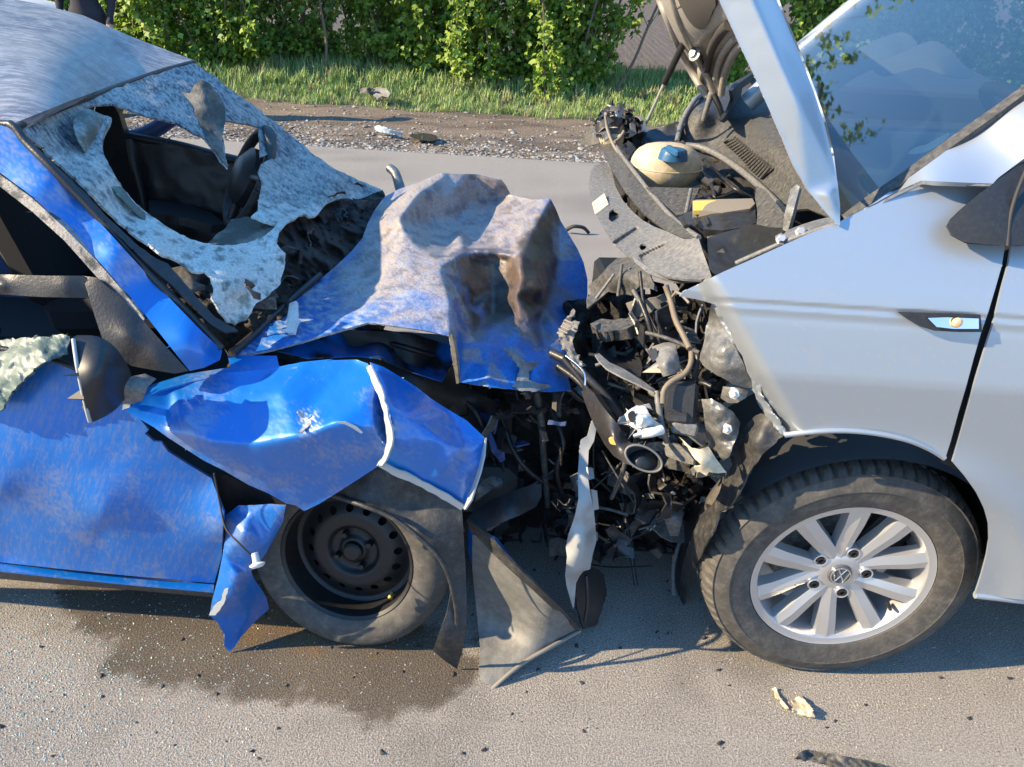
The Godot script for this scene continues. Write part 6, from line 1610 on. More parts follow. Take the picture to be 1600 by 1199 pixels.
func build_smashed_front(van: Node3D) -> void:
	# torn arch liner in front of the wheel
	part(van, "wheel_arch_liner", panel(jag(pl([1196, 640, 1206, 652, 1218, 668, 1224, 682, 1206, 698, 1190, 712, 1176, 730, 1164, 752, 1154, 772, 1142, 790, 1124, 800, 1116, 828, 1104, 850, 1092, 876, 1080, 896, 1072, 920, 1068, 946, 1062, 940, 1062, 912, 1068, 880, 1080, 840, 1094, 806, 1112, 790, 1124, 770, 1130, 745, 1144, 728, 1152, 700, 1162, 668, 1180, 650]), 1.6, 8.0, 31), [1196, 640, Z, -0.02, 1224, 682, Z, 0.03, 1190, 712, Z, 0.03, 1154, 772, Z, 0.02, 1104, 850, Z, 0.0, 1068, 946, Z, -0.25, 1062, 912, Z, -0.28, 1094, 806, Z, -0.12, 1144, 728, Z, -0.06, 1162, 668, Z, -0.05, 1180, 690, Z, 0.02], {"step": 3.6, "thick": 0.004, "soft": 0.2, "rough": 0.012, "freq": 7.0}), M.liner_plastic, "torn dusty liner hanging before the wheel")
	part(van, "liner_dark_side", panel([1112, 790, 1094, 806, 1080, 840, 1066, 884, 1060, 940, 1050, 880, 1058, 820, 1080, 780], [1112, 790, Z, -0.13, 1066, 884, Z, -0.28, 1060, 940, Z, -0.29, 1050, 880, Z, -0.4], {"step": 8.0}), M.black_plastic)  # black plastic panel beside the torn liner
	part(van, "inner_wing_plate", panel(jag(pl([1112, 474, 1128, 496, 1145, 531, 1155, 555, 1169, 584, 1178, 606, 1162, 606, 1145, 601, 1128, 590, 1112, 581, 1098, 570, 1093, 562, 1098, 543, 1102, 519, 1108, 494]), 1.2, 7.0, 32), [1112, 474, Z, -0.05, 1145, 531, Z, -0.03, 1178, 606, Z, -0.02, 1112, 581, Z, -0.03, 1093, 562, Z, -0.08, 1108, 494, Z, -0.11, 1125, 545, Z, -0.015, 1100, 530, Z, -0.1], {"step": 3.0, "thick": 0.004, "soft": 0.2, "rough": 0.015, "freq": 9.0}), M.raw_metal, "scuffed grey inner wing plate")
	part(van, "headlamp_bracket", panel(jag(pl([1096, 624, 1112, 623, 1120, 628, 1133, 636, 1146, 644, 1157, 660, 1154, 676, 1145, 698, 1140, 714, 1130, 720, 1118, 706, 1107, 698, 1103, 680, 1100, 650]), 1.0, 7.0, 33), [1096, 624, Z, -0.06, 1157, 660, Z, -0.03, 1130, 720, Z, -0.02, 1103, 680, Z, -0.06, 1130, 670, Z, 0.0, 1120, 650, Z, -0.01], {"step": 3.0, "thick": 0.005, "rough": 0.04, "freq": 10.0, "soft": 0.2}), M.raw_metal, "crumpled grey bracket")
	part(van, "crash_plate", panel([1130, 604, 1150, 606, 1170, 608, 1166, 622, 1152, 630, 1138, 630, 1126, 622], [1130, 604, Z, -0.05, 1170, 608, Z, -0.03, 1138, 630, Z, -0.03, 1152, 616, Z, -0.015], {"step": 4.0, "thick": 0.008}), M.raw_metal)
	for b in [[1147, 616], [1136, 671]]:
		part(van, "bolt", moved(lathe([Vector2(0.0, 0.008), Vector2(0.006, 0.008), Vector2(0.0075, 0.0), Vector2(0.012, -0.001), Vector2(0.012, -0.006)], 6), toward(at(b[0], b[1], Z, 0.0), Vector3(-0.5, 0.3, 0.8))), M.bright_metal)
	part(van, "torn_clip", panel(jag(pl([1062, 683, 1070, 690, 1081, 700, 1094, 702, 1107, 698, 1116, 712, 1126, 726, 1136, 739, 1122, 740, 1108, 738, 1104, 744, 1094, 738, 1080, 740, 1086, 730, 1096, 728, 1082, 712]), 0.8, 7.0, 34), [1062, 683, Z, 0.0, 1107, 698, Z, 0.0, 1136, 739, Z, 0.03, 1080, 740, Z, 0.03, 1096, 715, Z, 0.045], {"step": 3.0, "thick": 0.004, "rough": 0.01, "freq": 12.0, "soft": 0.1}), M.cream_plastic, "torn cream plastic clip")
	# white actuator
	var act := part(van, "lamp_motor", panel([976, 648, 984, 640, 994, 634, 1010, 636, 1014, 646, 1022, 656, 1034, 664, 1036, 678, 1020, 680, 1002, 680, 992, 670, 982, 664], [976, 648, Z, -0.06, 1010, 636, Z, -0.07, 1036, 670, Z, -0.05, 1002, 680, Z, -0.02, 1002, 656, Z, 0.0], {"step": 3.0, "thick": 0.03, "rough": 0.03, "freq": 18.0, "soft": 0.2}), M.white_plastic, "white plastic lamp motor")
	part(act, "socket", tube([at(1002, 678, Z, -0.01), at(1018, 676, Z, 0.005), at(1034, 672, Z, -0.005)], 0.012, 0.011, 12, 2), M.white_plastic)
	part(act, "pin", tube([at(990, 682, Z, 0.0), at(1004, 678, Z, 0.0)], 0.005, 0.006, 8, 1), M.bright_metal)
	part(act, "opening", panel(smooth(pl([982, 646, 990, 642, 995, 652, 990, 660, 984, 656]), 3), [982, 646, Z, -0.02, 990, 642, Z, -0.03, 990, 660, Z, -0.005], {"step": 3.0}), M.void_black)
	# flat air duct ending in an oval mouth
	var duct := part(van, "air_duct", panel([908, 612, 918, 606, 928, 614, 938, 630, 952, 648, 966, 664, 978, 684, 990, 696, 1004, 702, 1018, 708, 1028, 722, 1024, 736, 1008, 738, 994, 730, 976, 724, 958, 712, 944, 694, 930, 668, 918, 640], [908, 612, Z, -0.2, 938, 630, Z, -0.1, 978, 684, Z, -0.02, 1024, 728, Z, 0.05, 994, 730, Z, 0.07, 944, 694, Z, -0.04, 918, 640, Z, -0.14, 960, 685, Z, 0.0, 1000, 715, Z, 0.06], {"step": 4.0, "thick": 0.02, "soft": 0.2}), M.black_plastic, "black air duct ending in an oval mouth")
	var mt := toward(at(1006, 717, Z, 0.065), Vector3(0.1, 0.25, 1.0), -0.5).scaled_local(Vector3(1.45, 0.8, 1.0))
	part(duct, "mouth_rim", tube(ring_points(mt, 0.031), 0.0025, 0.0025, 8, 1), M.tan_rail)
	part(duct, "mouth", moved(lathe([Vector2(0.0, -0.03), Vector2(0.026, -0.028), Vector2(0.031, 0.0)], 30), mt), M.void_black)
	part(duct, "clip", panel([952, 686, 960, 682, 966, 688, 962, 696, 954, 694], [952, 686, Z, 0.0, 966, 688, Z, 0.0, 958, 696, Z, 0.005], {"step": 3.0, "thick": 0.008, "jag": 0.8, "seg": 4.0}), M.yellow_label)
	# relay and control boxes
	var relay := part(van, "control_box", moved(block(Vector3(0.075, 0.1, 0.06), 0.008), toward(at(1064, 628, Z, -0.09), Vector3(-0.25, 0.35, 1.0), 0.1)), M.black_plastic, "black control box")
	part(relay, "plug", moved(block(Vector3(0.06, 0.03, 0.035), 0.006), toward(at(1070, 668, Z, -0.05), Vector3(-0.2, 0.2, 1.0), -0.05)), M.grey_plastic)
	part(relay, "plug", moved(block(Vector3(0.05, 0.025, 0.04), 0.006), toward(at(1060, 652, Z, -0.06), Vector3(-0.3, 0.4, 1.0), 0.15)), M.black_plastic)
	var grey := part(van, "lamp_housing", panel([1018, 542, 1036, 536, 1054, 534, 1060, 556, 1064, 580, 1050, 586, 1036, 589, 1026, 566], [1018, 542, Z, -0.2, 1054, 534, Z, -0.18, 1064, 580, Z, -0.1, 1036, 589, Z, -0.08, 1040, 560, Z, -0.1], {"step": 3.0, "thick": 0.04, "rough": 0.02, "freq": 12.0}), M.pale_grey, "broken grey lamp housing")
	part(grey, "tab", panel([1012, 548, 1024, 544, 1030, 560, 1020, 566], [1012, 548, Z, -0.16, 1030, 560, Z, -0.12, 1020, 566, Z, -0.12], {"step": 4.0, "thick": 0.01}), M.black_plastic)
	part(van, "lamp_reflector", panel([930, 555, 942, 536, 955, 518, 972, 518, 988, 523, 996, 548, 1004, 574, 1000, 592, 980, 584, 958, 578, 942, 566], [930, 555, Z, -0.25, 955, 518, Z, -0.4, 988, 523, Z, -0.4, 1004, 574, Z, -0.25, 1000, 592, Z, -0.2, 958, 578, Z, -0.2, 968, 548, Z, -0.42], {"step": 4.0, "thick": 0.004}), M.black_plastic, "black shell of the broken headlamp")
	part(van, "trim_strip", panel([930, 554, 936, 552, 952, 566, 974, 576, 1000, 592, 1024, 609, 1023, 614, 996, 600, 970, 588, 948, 576, 936, 564], [930, 554, Z, -0.22, 974, 582, Z, -0.15, 1024, 611, Z, -0.1, 952, 572, Z, -0.17], {"step": 3.0, "thick": 0.004}), M.pale_grey)
	for s in [[862, 552, 890, 566, 920, 592, 950, 622, 972, 652, -0.2, 0.012], [880, 560, 910, 596, 940, 640, 962, 668, 978, 680, -0.16, 0.008], [872, 572, 900, 592, 924, 618, 946, 652, 958, 670, -0.22, 0.009]]:
		part(van, "grille_bar", tube([at(s[0], s[1], Z, s[10] - 0.08), at(s[2], s[3], Z, s[10] - 0.04), at(s[4], s[5], Z, s[10]), at(s[6], s[7], Z, s[10] + 0.03), at(s[8], s[9], Z, s[10] + 0.05)], s[11], s[11] * 0.8, 6, 3), M.black_plastic)
	part(van, "grille_chrome", tube([at(884, 556, Z, -0.2), at(904, 572, Z, -0.17), at(914, 586, Z, -0.15), at(914, 602, Z, -0.14)], 0.003, 0.003, 6, 4), M.chrome)
	part(van, "broken_grille", panel(jag(pl([872, 519, 884, 500, 896, 482, 899, 486, 892, 503, 906, 503, 900, 520, 894, 534, 898, 548, 904, 562, 914, 572, 904, 572, 890, 560, 882, 546, 876, 532]), 2.0, 5.0, 36), [872, 519, Z, -0.3, 896, 482, Z, -0.38, 906, 503, Z, -0.33, 914, 572, Z, -0.2, 888, 530, Z, -0.26], {"step": 2.6, "thick": 0.006, "rough": 0.03, "freq": 20.0}), M.tan_rail, "snapped beige grille comb")
	for k in 5:
		part(van, "grille_tooth", tube([at(871 + k * 3, 520 - k * 5, Z, -0.29), at(884 + k * 3, 526 - k * 5, Z, -0.27)], 0.003, 0.002, 5, 1), M.tan_rail)
	part(van, "upper_grille", panel(jag(pl([965, 403, 984, 400, 1004, 412, 1016, 430, 1026, 455, 1010, 450, 1000, 446, 988, 462, 970, 460, 950, 456, 938, 466, 928, 474, 917, 482, 916, 468, 924, 458, 919, 448, 936, 432, 950, 416]), 1.2, 8.0, 37), [965, 403, Z, -0.6, 1004, 412, Z, -0.46, 1026, 455, Z, -0.34, 970, 460, Z, -0.5, 917, 482, Z, -0.52, 919, 448, Z, -0.62, 960, 430, Z, -0.5, 985, 430, Z, -0.45], {"step": 3.0, "thick": 0.005, "rough": 0.015, "freq": 10.0, "soft": 0.15}), M.dusty_plastic, "crushed grey upper grille")
	for s in [[932, 466, 960, 428], [966, 462, 972, 412], [984, 460, 984, 418], [1000, 444, 996, 414]]:
		part(van, "grille_rib", tube([at(s[0], s[1], Z, -0.47), at(s[2], s[3], Z, -0.47)], 0.005, 0.004, 6, 1), M.grey_plastic)
	part(van, "bumper_foam", panel(jag(pl([922, 506, 940, 498, 956, 500, 980, 498, 996, 490, 1010, 498, 990, 508, 970, 516, 950, 518, 932, 516]), 1.5, 7.0, 38), [922, 506, Z, -0.42, 996, 490, Z, -0.4, 950, 518, Z, -0.34], {"step": 4.0, "thick": 0.03, "rough": 0.02, "freq": 14.0}), M.dusty_plastic)
	# hoses and wiring
	for s in [[[1040, 446, -0.28], [1048, 470, -0.26], [1056, 500, -0.2], [1068, 524, -0.16], [1078, 545, -0.12], [0.007]], [[1080, 540, -0.14], [1080, 566, -0.1], [1070, 584, -0.08], [1050, 596, -0.07], [1038, 610, -0.06], [1036, 630, -0.05], [0.0065]], [[1082, 540, -0.2], [1090, 560, -0.16], [1084, 600, -0.14], [1092, 622, -0.12], [0.006]], [[1000, 470, -0.3], [1012, 500, -0.26], [1020, 530, -0.24], [0.006]], [[1010, 520, -0.22], [1040, 528, -0.18], [1070, 540, -0.15], [1094, 552, -0.1], [0.005]], [[1026, 612, -0.1], [1030, 640, -0.07], [1036, 670, -0.06], [1042, 690, -0.08], [0.007]], [[1076, 600, -0.12], [1096, 598, -0.08], [1112, 604, -0.06], [0.005]]]:
		var pts := []
		for p in s.slice(0, s.size() - 1): pts.append(at(p[0], p[1], Z, p[2]))
		part(van, "hose", tube(pts, s[-1][0], s[-1][0], 8, 5, 0.06), [M.tan_hose, M.tan_hose, M.black_plastic, M.black_plastic, M.dusty_plastic, M.grey_plastic, M.black_plastic][[0, 1, 2, 3, 4, 5, 6][van.find_children("hose*", "", false, false).size() % 7]])
	part(van, "washer_tank", panel([1029, 784, 1046, 782, 1062, 785, 1069, 802, 1060, 838, 1047, 838, 1038, 812], [1029, 784, Z, -0.3, 1062, 785, Z, -0.28, 1060, 838, Z, -0.22, 1047, 838, Z, -0.23, 1050, 808, Z, -0.2], {"step": 4.0, "thick": 0.05, "soft": 0.3}), M.grey_plastic, "grey washer tank")
	part(van, "tank_filler", tube([at(1042, 786, Z, -0.26), at(1042, 776, Z, -0.26), at(1048, 770, Z, -0.26), at(1054, 772, Z, -0.26)], 0.005, 0.005, 7, 4), M.silver_flat)
	part(van, "crushed_radiator", panel(jag(pl([900, 470, 1000, 460, 1100, 470, 1110, 560, 1110, 640, 1100, 720, 1090, 790, 1070, 860, 1000, 880, 940, 900, 900, 860, 890, 760, 900, 660, 890, 560]), 4.0, 16.0, 39), [900, 470, Z, -0.75, 1100, 470, Z, -0.35, 1110, 640, Z, -0.22, 890, 660, Z, -0.6, 1070, 860, Z, -0.45, 940, 900, Z, -0.6, 1000, 650, Z, -0.36, 1000, 760, Z, -0.42], {"step": 7.0, "rough": 0.16, "freq": 8.0, "thick": 0.05}), M.soot)
	part(van, "bumper_beam", moved(block(Vector3(0.14, 0.14, 1.4), 0.02), Transform3D(Basis(Vector3(0, 1, 0), 0.12), Vector3(0.42, 0.48, -1.05))), M.black_steel)
	# far side lamp and bumper corner still hanging on
	part(van, "far_headlamp", panel(jag(pl([932, 190, 940, 172, 950, 166, 962, 168, 974, 172, 988, 176, 996, 190, 1008, 200, 1012, 214, 996, 218, 972, 214, 948, 210, 934, 204]), 2.2, 6.0, 41), [932, 190, Z, -1.6, 962, 168, Z, -1.66, 1012, 214, Z, -1.58, 948, 210, Z, -1.56, 970, 192, Z, -1.5], {"step": 3.0, "thick": 0.03, "rough": 0.09, "freq": 12.0}), M.black_plastic, "smashed far headlamp")
	part(van, "far_bumper", panel([907, 226, 924, 196, 932, 198, 944, 216, 936, 224, 922, 228], [907, 226, Z, -1.62, 924, 196, Z, -1.6, 944, 216, Z, -1.56, 922, 228, Z, -1.58], {"step": 4.0, "thick": 0.008}), M.dusty_plastic)
	part(van, "far_wing", panel([1000, 208, 1040, 196, 1062, 190, 1064, 212, 1056, 226, 1020, 228, 1004, 222], [1000, 208, Z, -1.6, 1062, 190, Z, -1.58, 1056, 226, Z, -1.5, 1004, 222, Z, -1.54], {"step": 5.0, "thick": 0.02, "rough": 0.03}), M.black_plastic)
	part(van, "far_tank", panel(smooth(pl([938, 198, 956, 196, 974, 202, 972, 212, 954, 214, 940, 210]), 3), [938, 198, Z, -1.5, 974, 202, Z, -1.48, 954, 214, Z, -1.44], {"step": 4.0, "thick": 0.04}), M.cream_plastic)
	var pale := [M.white_plastic, M.pale_grey, M.black_plastic, M.raw_metal]
	var r := RandomNumberGenerator.new()
	r.seed = 77
	for k in 18:
		var c := Vector2(r.randf_range(936, 1000), r.randf_range(168, 206))
		part(van, "lamp_shard", crumple(r, at(c.x, c.y, Z, -1.5 + r.randf_range(-0.05, 0.05)), r.randf_range(0.03, 0.09)), pale[r.randi() % 4])
	part(van, "loose_cable", tube([at(946, 176, Z, -1.46), at(948, 196, Z, -1.45), at(954, 216, Z, -1.42), at(962, 232, Z, -1.38), at(976, 250, Z, -1.3), at(984, 262, Z, -1.2)], 0.006, 0.006, 6, 4), M.tan_rail)
	part(van, "loose_cable", tube([at(976, 204, Z, -1.44), at(968, 216, Z, -1.42), at(960, 222, Z, -1.4)], 0.006, 0.006, 6, 4), M.tan_rail)
	# splintered plastic, brackets and wires of the crushed nose
	r.seed = 40
	var mats := [M.black_plastic, M.black_plastic, M.black_plastic, M.black_plastic, M.liner_plastic, M.charcoal, M.black_plastic, M.dusty_plastic, M.dusty_plastic, M.dusty_plastic, M.grey_plastic, M.grey_plastic, M.black_steel, M.raw_metal, M.tan_rail]
	for k in 170:
		var u := 0.0
		var v := 0.0
		var z := 0.0
		if k < 110:
			v = r.randf_range(470, 740)
			u = lerpf(r.randf_range(905, 1090), r.randf_range(930, 1140), (v - 470) / 270.0)
			z = lerpf(-0.5, -0.17, (u - 900) / 220.0) + r.randf_range(-0.07, 0.03)
			if v < 515 and u < 1000: continue
		else:
			v = r.randf_range(730, 880)
			u = r.randf_range(900, 1070)
			z = r.randf_range(-0.5, -0.16)
		var long := r.randf() < 0.35
		if long:
			var a := at(u, v, Z, z)
			var d := Vector3(r.randfn(0, 0.06), r.randfn(0, 0.06), r.randfn(0, 0.05))
			part(van, "broken_strut", tube([a - d, a + Vector3(r.randfn(0, 0.012), r.randfn(0, 0.012), 0), a + d], r.randf_range(0.002, 0.007), -1.0, 6, 3), mats[r.randi() % mats.size()])
		else:
			part(van, "plastic_shard", crumple(r, at(u, v, Z, z), r.randf_range(0.035, 0.13), 0.8), mats[r.randi() % mats.size()])

# ---------------------------------------------------------------- pieces torn off and lying or hanging between the two
func build_wreckage() -> void:
	var f := at(905, 985, Y, 0.0)
	var b := thing("bumper_corner", "torn black bumper corner standing on the road between the two vehicles", "bumper piece", f)
	part(b, "inner_face", panel([738, 836, 752, 838, 776, 862, 800, 886, 836, 922, 870, 952, 906, 984, 908, 990, 890, 996, 858, 1012, 826, 1030, 796, 1052, 768, 1078, 764, 1081, 752, 1066, 748, 1050, 750, 1010, 744, 950, 738, 890],
		[738, 836, Z, -0.08, 800, 886, Z, -0.02, 870, 952, Z, 0.0, 906, 986, Z, -0.08, 764, 1080, Z, 0.09, 826, 1030, Z, 0.02, 750, 1010, Z, -0.02, 738, 890, Z, -0.1, 800, 975, Z, -0.06], {"step": 5.0, "thick": 0.005, "soft": 0.5}), M.bumper_grey)
	part(b, "top_flange", panel([730, 812, 744, 822, 762, 836, 786, 864, 812, 890, 846, 922, 880, 954, 908, 984, 904, 988, 868, 956, 832, 922, 800, 894, 772, 868, 748, 842, 732, 826], [730, 812, Z, -0.06, 786, 864, Z, 0.03, 846, 922, Z, 0.05, 908, 984, Z, -0.06, 800, 894, Z, 0.035, 732, 826, Z, -0.06], {"step": 4.0, "thick": 0.006, "rough": 0.006, "freq": 12.0}), M.liner_plastic)
	part(b, "bottom_edge", tube([at(906, 986, Z, -0.075), at(858, 1013, Z, -0.005), at(826, 1031, Z, 0.025), at(796, 1053, Z, 0.06), at(766, 1080, Z, 0.092)], 0.006, 0.006, 7, 4), M.tan_rail)
	part(b, "wing_stub", panel([728, 812, 740, 798, 770, 780, 800, 768, 830, 758, 846, 756, 846, 776, 838, 792, 812, 806, 780, 818, 760, 828, 744, 826], [728, 812, Z, -0.07, 770, 780, Z, -0.12, 846, 756, Z, -0.16, 838, 792, Z, -0.1, 780, 818, Z, -0.03, 790, 795, Z, -0.05], {"step": 5.0, "thick": 0.01, "soft": 0.3}), M.black_plastic)
	part(b, "reinforcement", panel([742, 768, 754, 752, 768, 744, 784, 748, 786, 756, 770, 764, 754, 776, 744, 780], [742, 768, Z, -0.1, 768, 744, Z, -0.16, 786, 756, Z, -0.15, 744, 780, Z, -0.09], {"step": 5.0, "thick": 0.02, "rough": 0.03, "freq": 12.0}), M.dusty_plastic)
	var sv := at(905, 945, Z, -0.06)
	var strip := thing("bumper_strip", "long torn silver bumper strip hanging between the two vehicles", "bumper piece", Vector3(sv.x, 0.05, sv.z))
	part(strip, "strip", panel([906, 700, 908, 688, 918, 682, 924, 660, 930, 654, 934, 660, 928, 690, 920, 704, 918, 740, 922, 770, 928, 796, 930, 820, 932, 846, 926, 868, 922, 890, 912, 893, 906, 900, 900, 912, 898, 940, 896, 952, 892, 940, 886, 918, 883, 900, 886, 870, 884, 856, 888, 836, 898, 808, 904, 780, 903, 740],
		[906, 700, Z, -0.18, 930, 656, Z, -0.22, 920, 740, Z, -0.12, 903, 760, Z, -0.1, 932, 846, Z, -0.09, 884, 856, Z, -0.06, 922, 890, Z, -0.08, 883, 900, Z, -0.05, 896, 950, Z, -0.05, 908, 850, Z, -0.04, 912, 780, Z, -0.08, 900, 880, Z, -0.04], {"step": 3.6, "thick": 0.005, "soft": 0.2, "rough": 0.008, "freq": 7.0, "col": func(p, q): return Color(0.34, 0.345, 0.34).lerp(Color(0.26, 0.25, 0.23), smoothstep(0.1, 0.5, broad.get_noise_3dv(p * 9.0)))}), M.silver_chip)
	for q in [[918, 730, 927, 732, 929, 748, 921, 750], [924, 765, 933, 767, 936, 796, 928, 798], [930, 830, 934, 832, 934, 845, 930, 845]]:
		part(strip, "clip", panel([q[0], q[1], q[2], q[3], q[4], q[5], q[6], q[7]], [q[0], q[1], Z, -0.11, q[2], q[3], Z, -0.12, q[4], q[5], Z, -0.1], {"step": 5.0, "thick": 0.005}), M.silver_flat)
	var lo := at(925, 965, Y, 0.0)
	var blk := thing("splash_shield", "black splash shield piece standing behind the silver strip's lower end", "shield", lo)
	part(blk, "plate", panel(jag(pl([900, 908, 912, 894, 930, 888, 944, 898, 948, 930, 940, 956, 934, 976, 912, 984, 906, 962, 898, 930]), 1.5, 7.0, 51), [902, 905, Z, -0.12, 932, 888, Z, -0.2, 944, 950, Z, -0.16, 912, 984, Z, -0.1, 900, 940, Z, -0.1], {"step": 5.0, "thick": 0.006}), M.black_plastic)
	part(blk, "rib", tube([at(916, 900, Z, -0.11), at(918, 940, Z, -0.09), at(914, 970, Z, -0.08)], 0.005, 0.005, 6, 3), M.black_plastic)

func fragment(label: String, category: String, mesh: ArrayMesh, m: Material, where: Vector3, called := "fragment") -> void:
	var o := MeshInstance3D.new()
	o.name = numbered(called)
	o.mesh = moved(mesh, Transform3D(Basis(), -where))
	o.material_override = m
	o.position = where
	add_child(o)
	tag(o, label, category)

func ground_panel(a: Array, h: float, rough_ := 0.02) -> ArrayMesh:
	# a broken flat piece lying on the road
	var ctrl := []
	var lo := 1e9
	for i in range(0, a.size(), 2): ctrl.append_array([a[i], a[i + 1], Y, 0.006 + h * (0.5 + 0.5 * sin(i * 2.3))])
	return panel(a, ctrl, {"step": 3.0, "jag": 0.8, "seg": 5.0, "thick": 0.004, "rough": rough_, "freq": 20.0})

func build_litter() -> void:
	fragment("broken dark plastic strip at the bottom edge of the picture", "plastic strip", ground_panel([1250, 1176, 1262, 1172, 1300, 1178, 1340, 1186, 1376, 1194, 1400, 1204, 1380, 1216, 1330, 1206, 1280, 1192, 1244, 1186], 0.02), M.dusty_plastic, at(1320, 1192, Y, 0), "plastic_strip")
	fragment("cream plastic scrap lying on the road in front of the van's wheel", "plastic scrap", ground_panel([1238, 1096, 1250, 1086, 1266, 1102, 1274, 1120, 1254, 1118, 1240, 1114], 0.02), M.cream_plastic, at(1255, 1105, Y, 0), "plastic_scrap")
	fragment("thin pale splinter beside the cream scrap on the road", "splinter", ground_panel([1208, 1076, 1212, 1074, 1220, 1092, 1232, 1106, 1228, 1108, 1216, 1096], 0.01), M.cream_plastic, at(1218, 1090, Y, 0), "splinter")
	fragment("torn silver bumper piece lying in the grass of the verge", "bumper piece", panel([576, 140, 590, 136, 604, 138, 610, 146, 606, 152, 596, 150, 590, 154, 580, 148], [576, 140, Y, 0.12, 604, 138, Y, 0.16, 606, 152, Y, 0.1, 590, 154, Y, 0.05], {"step": 3.0, "thick": 0.02, "rough": 0.1, "freq": 6.0}), M.pale_grey, at(592, 150, Y, 0.05), "bumper_piece")
	fragment("dark plastic scrap lying in the grass beside the silver bumper piece", "plastic scrap", panel([556, 140, 572, 136, 584, 140, 578, 146, 562, 146], [556, 140, Y, 0.12, 584, 140, Y, 0.14, 562, 146, Y, 0.08], {"step": 3.0, "thick": 0.02, "rough": 0.1, "freq": 6.0}), M.dusty_plastic, at(570, 144, Y, 0.05), "plastic_scrap")
	fragment("pale blue plastic bottle piece lying on the gravel across the road", "plastic piece", panel(smooth(pl([585, 198, 592, 196, 600, 200, 618, 205, 630, 208, 616, 209, 598, 207, 588, 204]), 3), [585, 198, Y, 0.05, 600, 200, Y, 0.07, 630, 208, Y, 0.02, 588, 204, Y, 0.02], {"step": 2.5, "thick": 0.02, "rough": 0.04, "freq": 6.0}), M.pale_blue, at(604, 205, Y, 0), "plastic_piece")
	# a puddle in the gravel
	var puddle := part(self, "puddle", panel(smooth(pl([640, 211, 655, 208, 672, 209, 684, 214, 676, 220, 658, 219, 646, 216]), 4), [640, 211, Y, 0.012, 684, 214, Y, 0.012, 658, 219, Y, 0.012], {"step": 4.0, "thick": 0.0}), M.water)
	tag(puddle, "small puddle in the gravel across the road", "", "", "structure")
	# curled strip of rubber behind the bonnet
	fragment("curled black rubber strip lying on the road between bonnet and van", "rubber strip", tube([at(884, 360, Y, 0.02), at(896, 354, Y, 0.06), at(912, 356, Y, 0.05), at(920, 364, Y, 0.01)], 0.014, 0.012, 7, 5), M.void_black, at(900, 360, Y, 0), "rubber_strip")
	# small dark chips and crumbs of glass
	var r := RandomNumberGenerator.new()
	r.seed = 3
	var chip := hull(PackedVector3Array([Vector3(-0.5, 0, -0.3), Vector3(0.5, 0, -0.4), Vector3(0.4, 0, 0.4), Vector3(-0.3, 0, 0.5), Vector3(-0.1, 0.5, 0), Vector3(0.2, 0.35, 0.1)]))
	for s in [["plastic_chips", "dark chips of plastic and dirt strewn over the road", 480, 0], ["glass_crumbs", "greenish crumbs of safety glass strewn over the road", 1500, 1], ["road_grit", "loose pale grit on the road", 2600, 2]]:
		var mm := MultiMesh.new()
		mm.transform_format = MultiMesh.TRANSFORM_3D
		mm.use_colors = true
		mm.mesh = chip
		mm.instance_count = s[2]
		for i in s[2]:
			var p := Vector3.ZERO
			var size := 0.004
			var c := Color(0.03, 0.028, 0.026)
			if s[3] == 0:
				var q := Vector2(r.randf_range(0, 1600), r.randf_range(900, 1199)) if i > 120 else Vector2(r.randfn(700, 260), r.randfn(990, 50))
				p = at(q.x, clampf(q.y, 860, 1230), Y, 0.0)
				size = 0.0025 + 0.012 * pow(r.randf(), 7.0)
			elif s[3] == 1:
				var q := Vector2(absf(r.randfn(0, 170)) - 10, 1060 + r.randfn(10, 70))
				if r.randf() < 0.3: q = Vector2(r.randf_range(-40, 420), r.randf_range(960, 1210))
				p = at(q.x, clampf(q.y, 930, 1230), Y, 0.0)
				size = r.randf_range(0.002, 0.005)
				c = Color(0.2, 0.28, 0.25).lerp(Color(0.46, 0.55, 0.5), r.randf())
			else:
				p = at(r.randf_range(-60, 1660), r.randf_range(900, 1230), Y, 0.0)
				size = r.randf_range(0.002, 0.0045)
				var g := r.randf_range(0.15, 0.5)
				c = Color(g, g * 0.92, g * 0.8)
			mm.set_instance_transform(i, Transform3D(Basis.from_euler(Vector3(r.randf() * 0.5, r.randf() * TAU, r.randf() * 0.5)).scaled_local(Vector3(size * r.randf_range(0.8, 1.8), size, size)), p))
			mm.set_instance_color(i, c)
		var mi := MultiMeshInstance3D.new()
		mi.name = s[0]
		mi.multimesh = mm
		mi.material_override = [M.chip, M.crumb, M.chip][s[3]]
		add_child(mi)
		tag(mi, s[1], "", "", "stuff")
	# the white vehicle parked on the shoulder, only its nose in the picture
	build_parked_car()
	build_person()

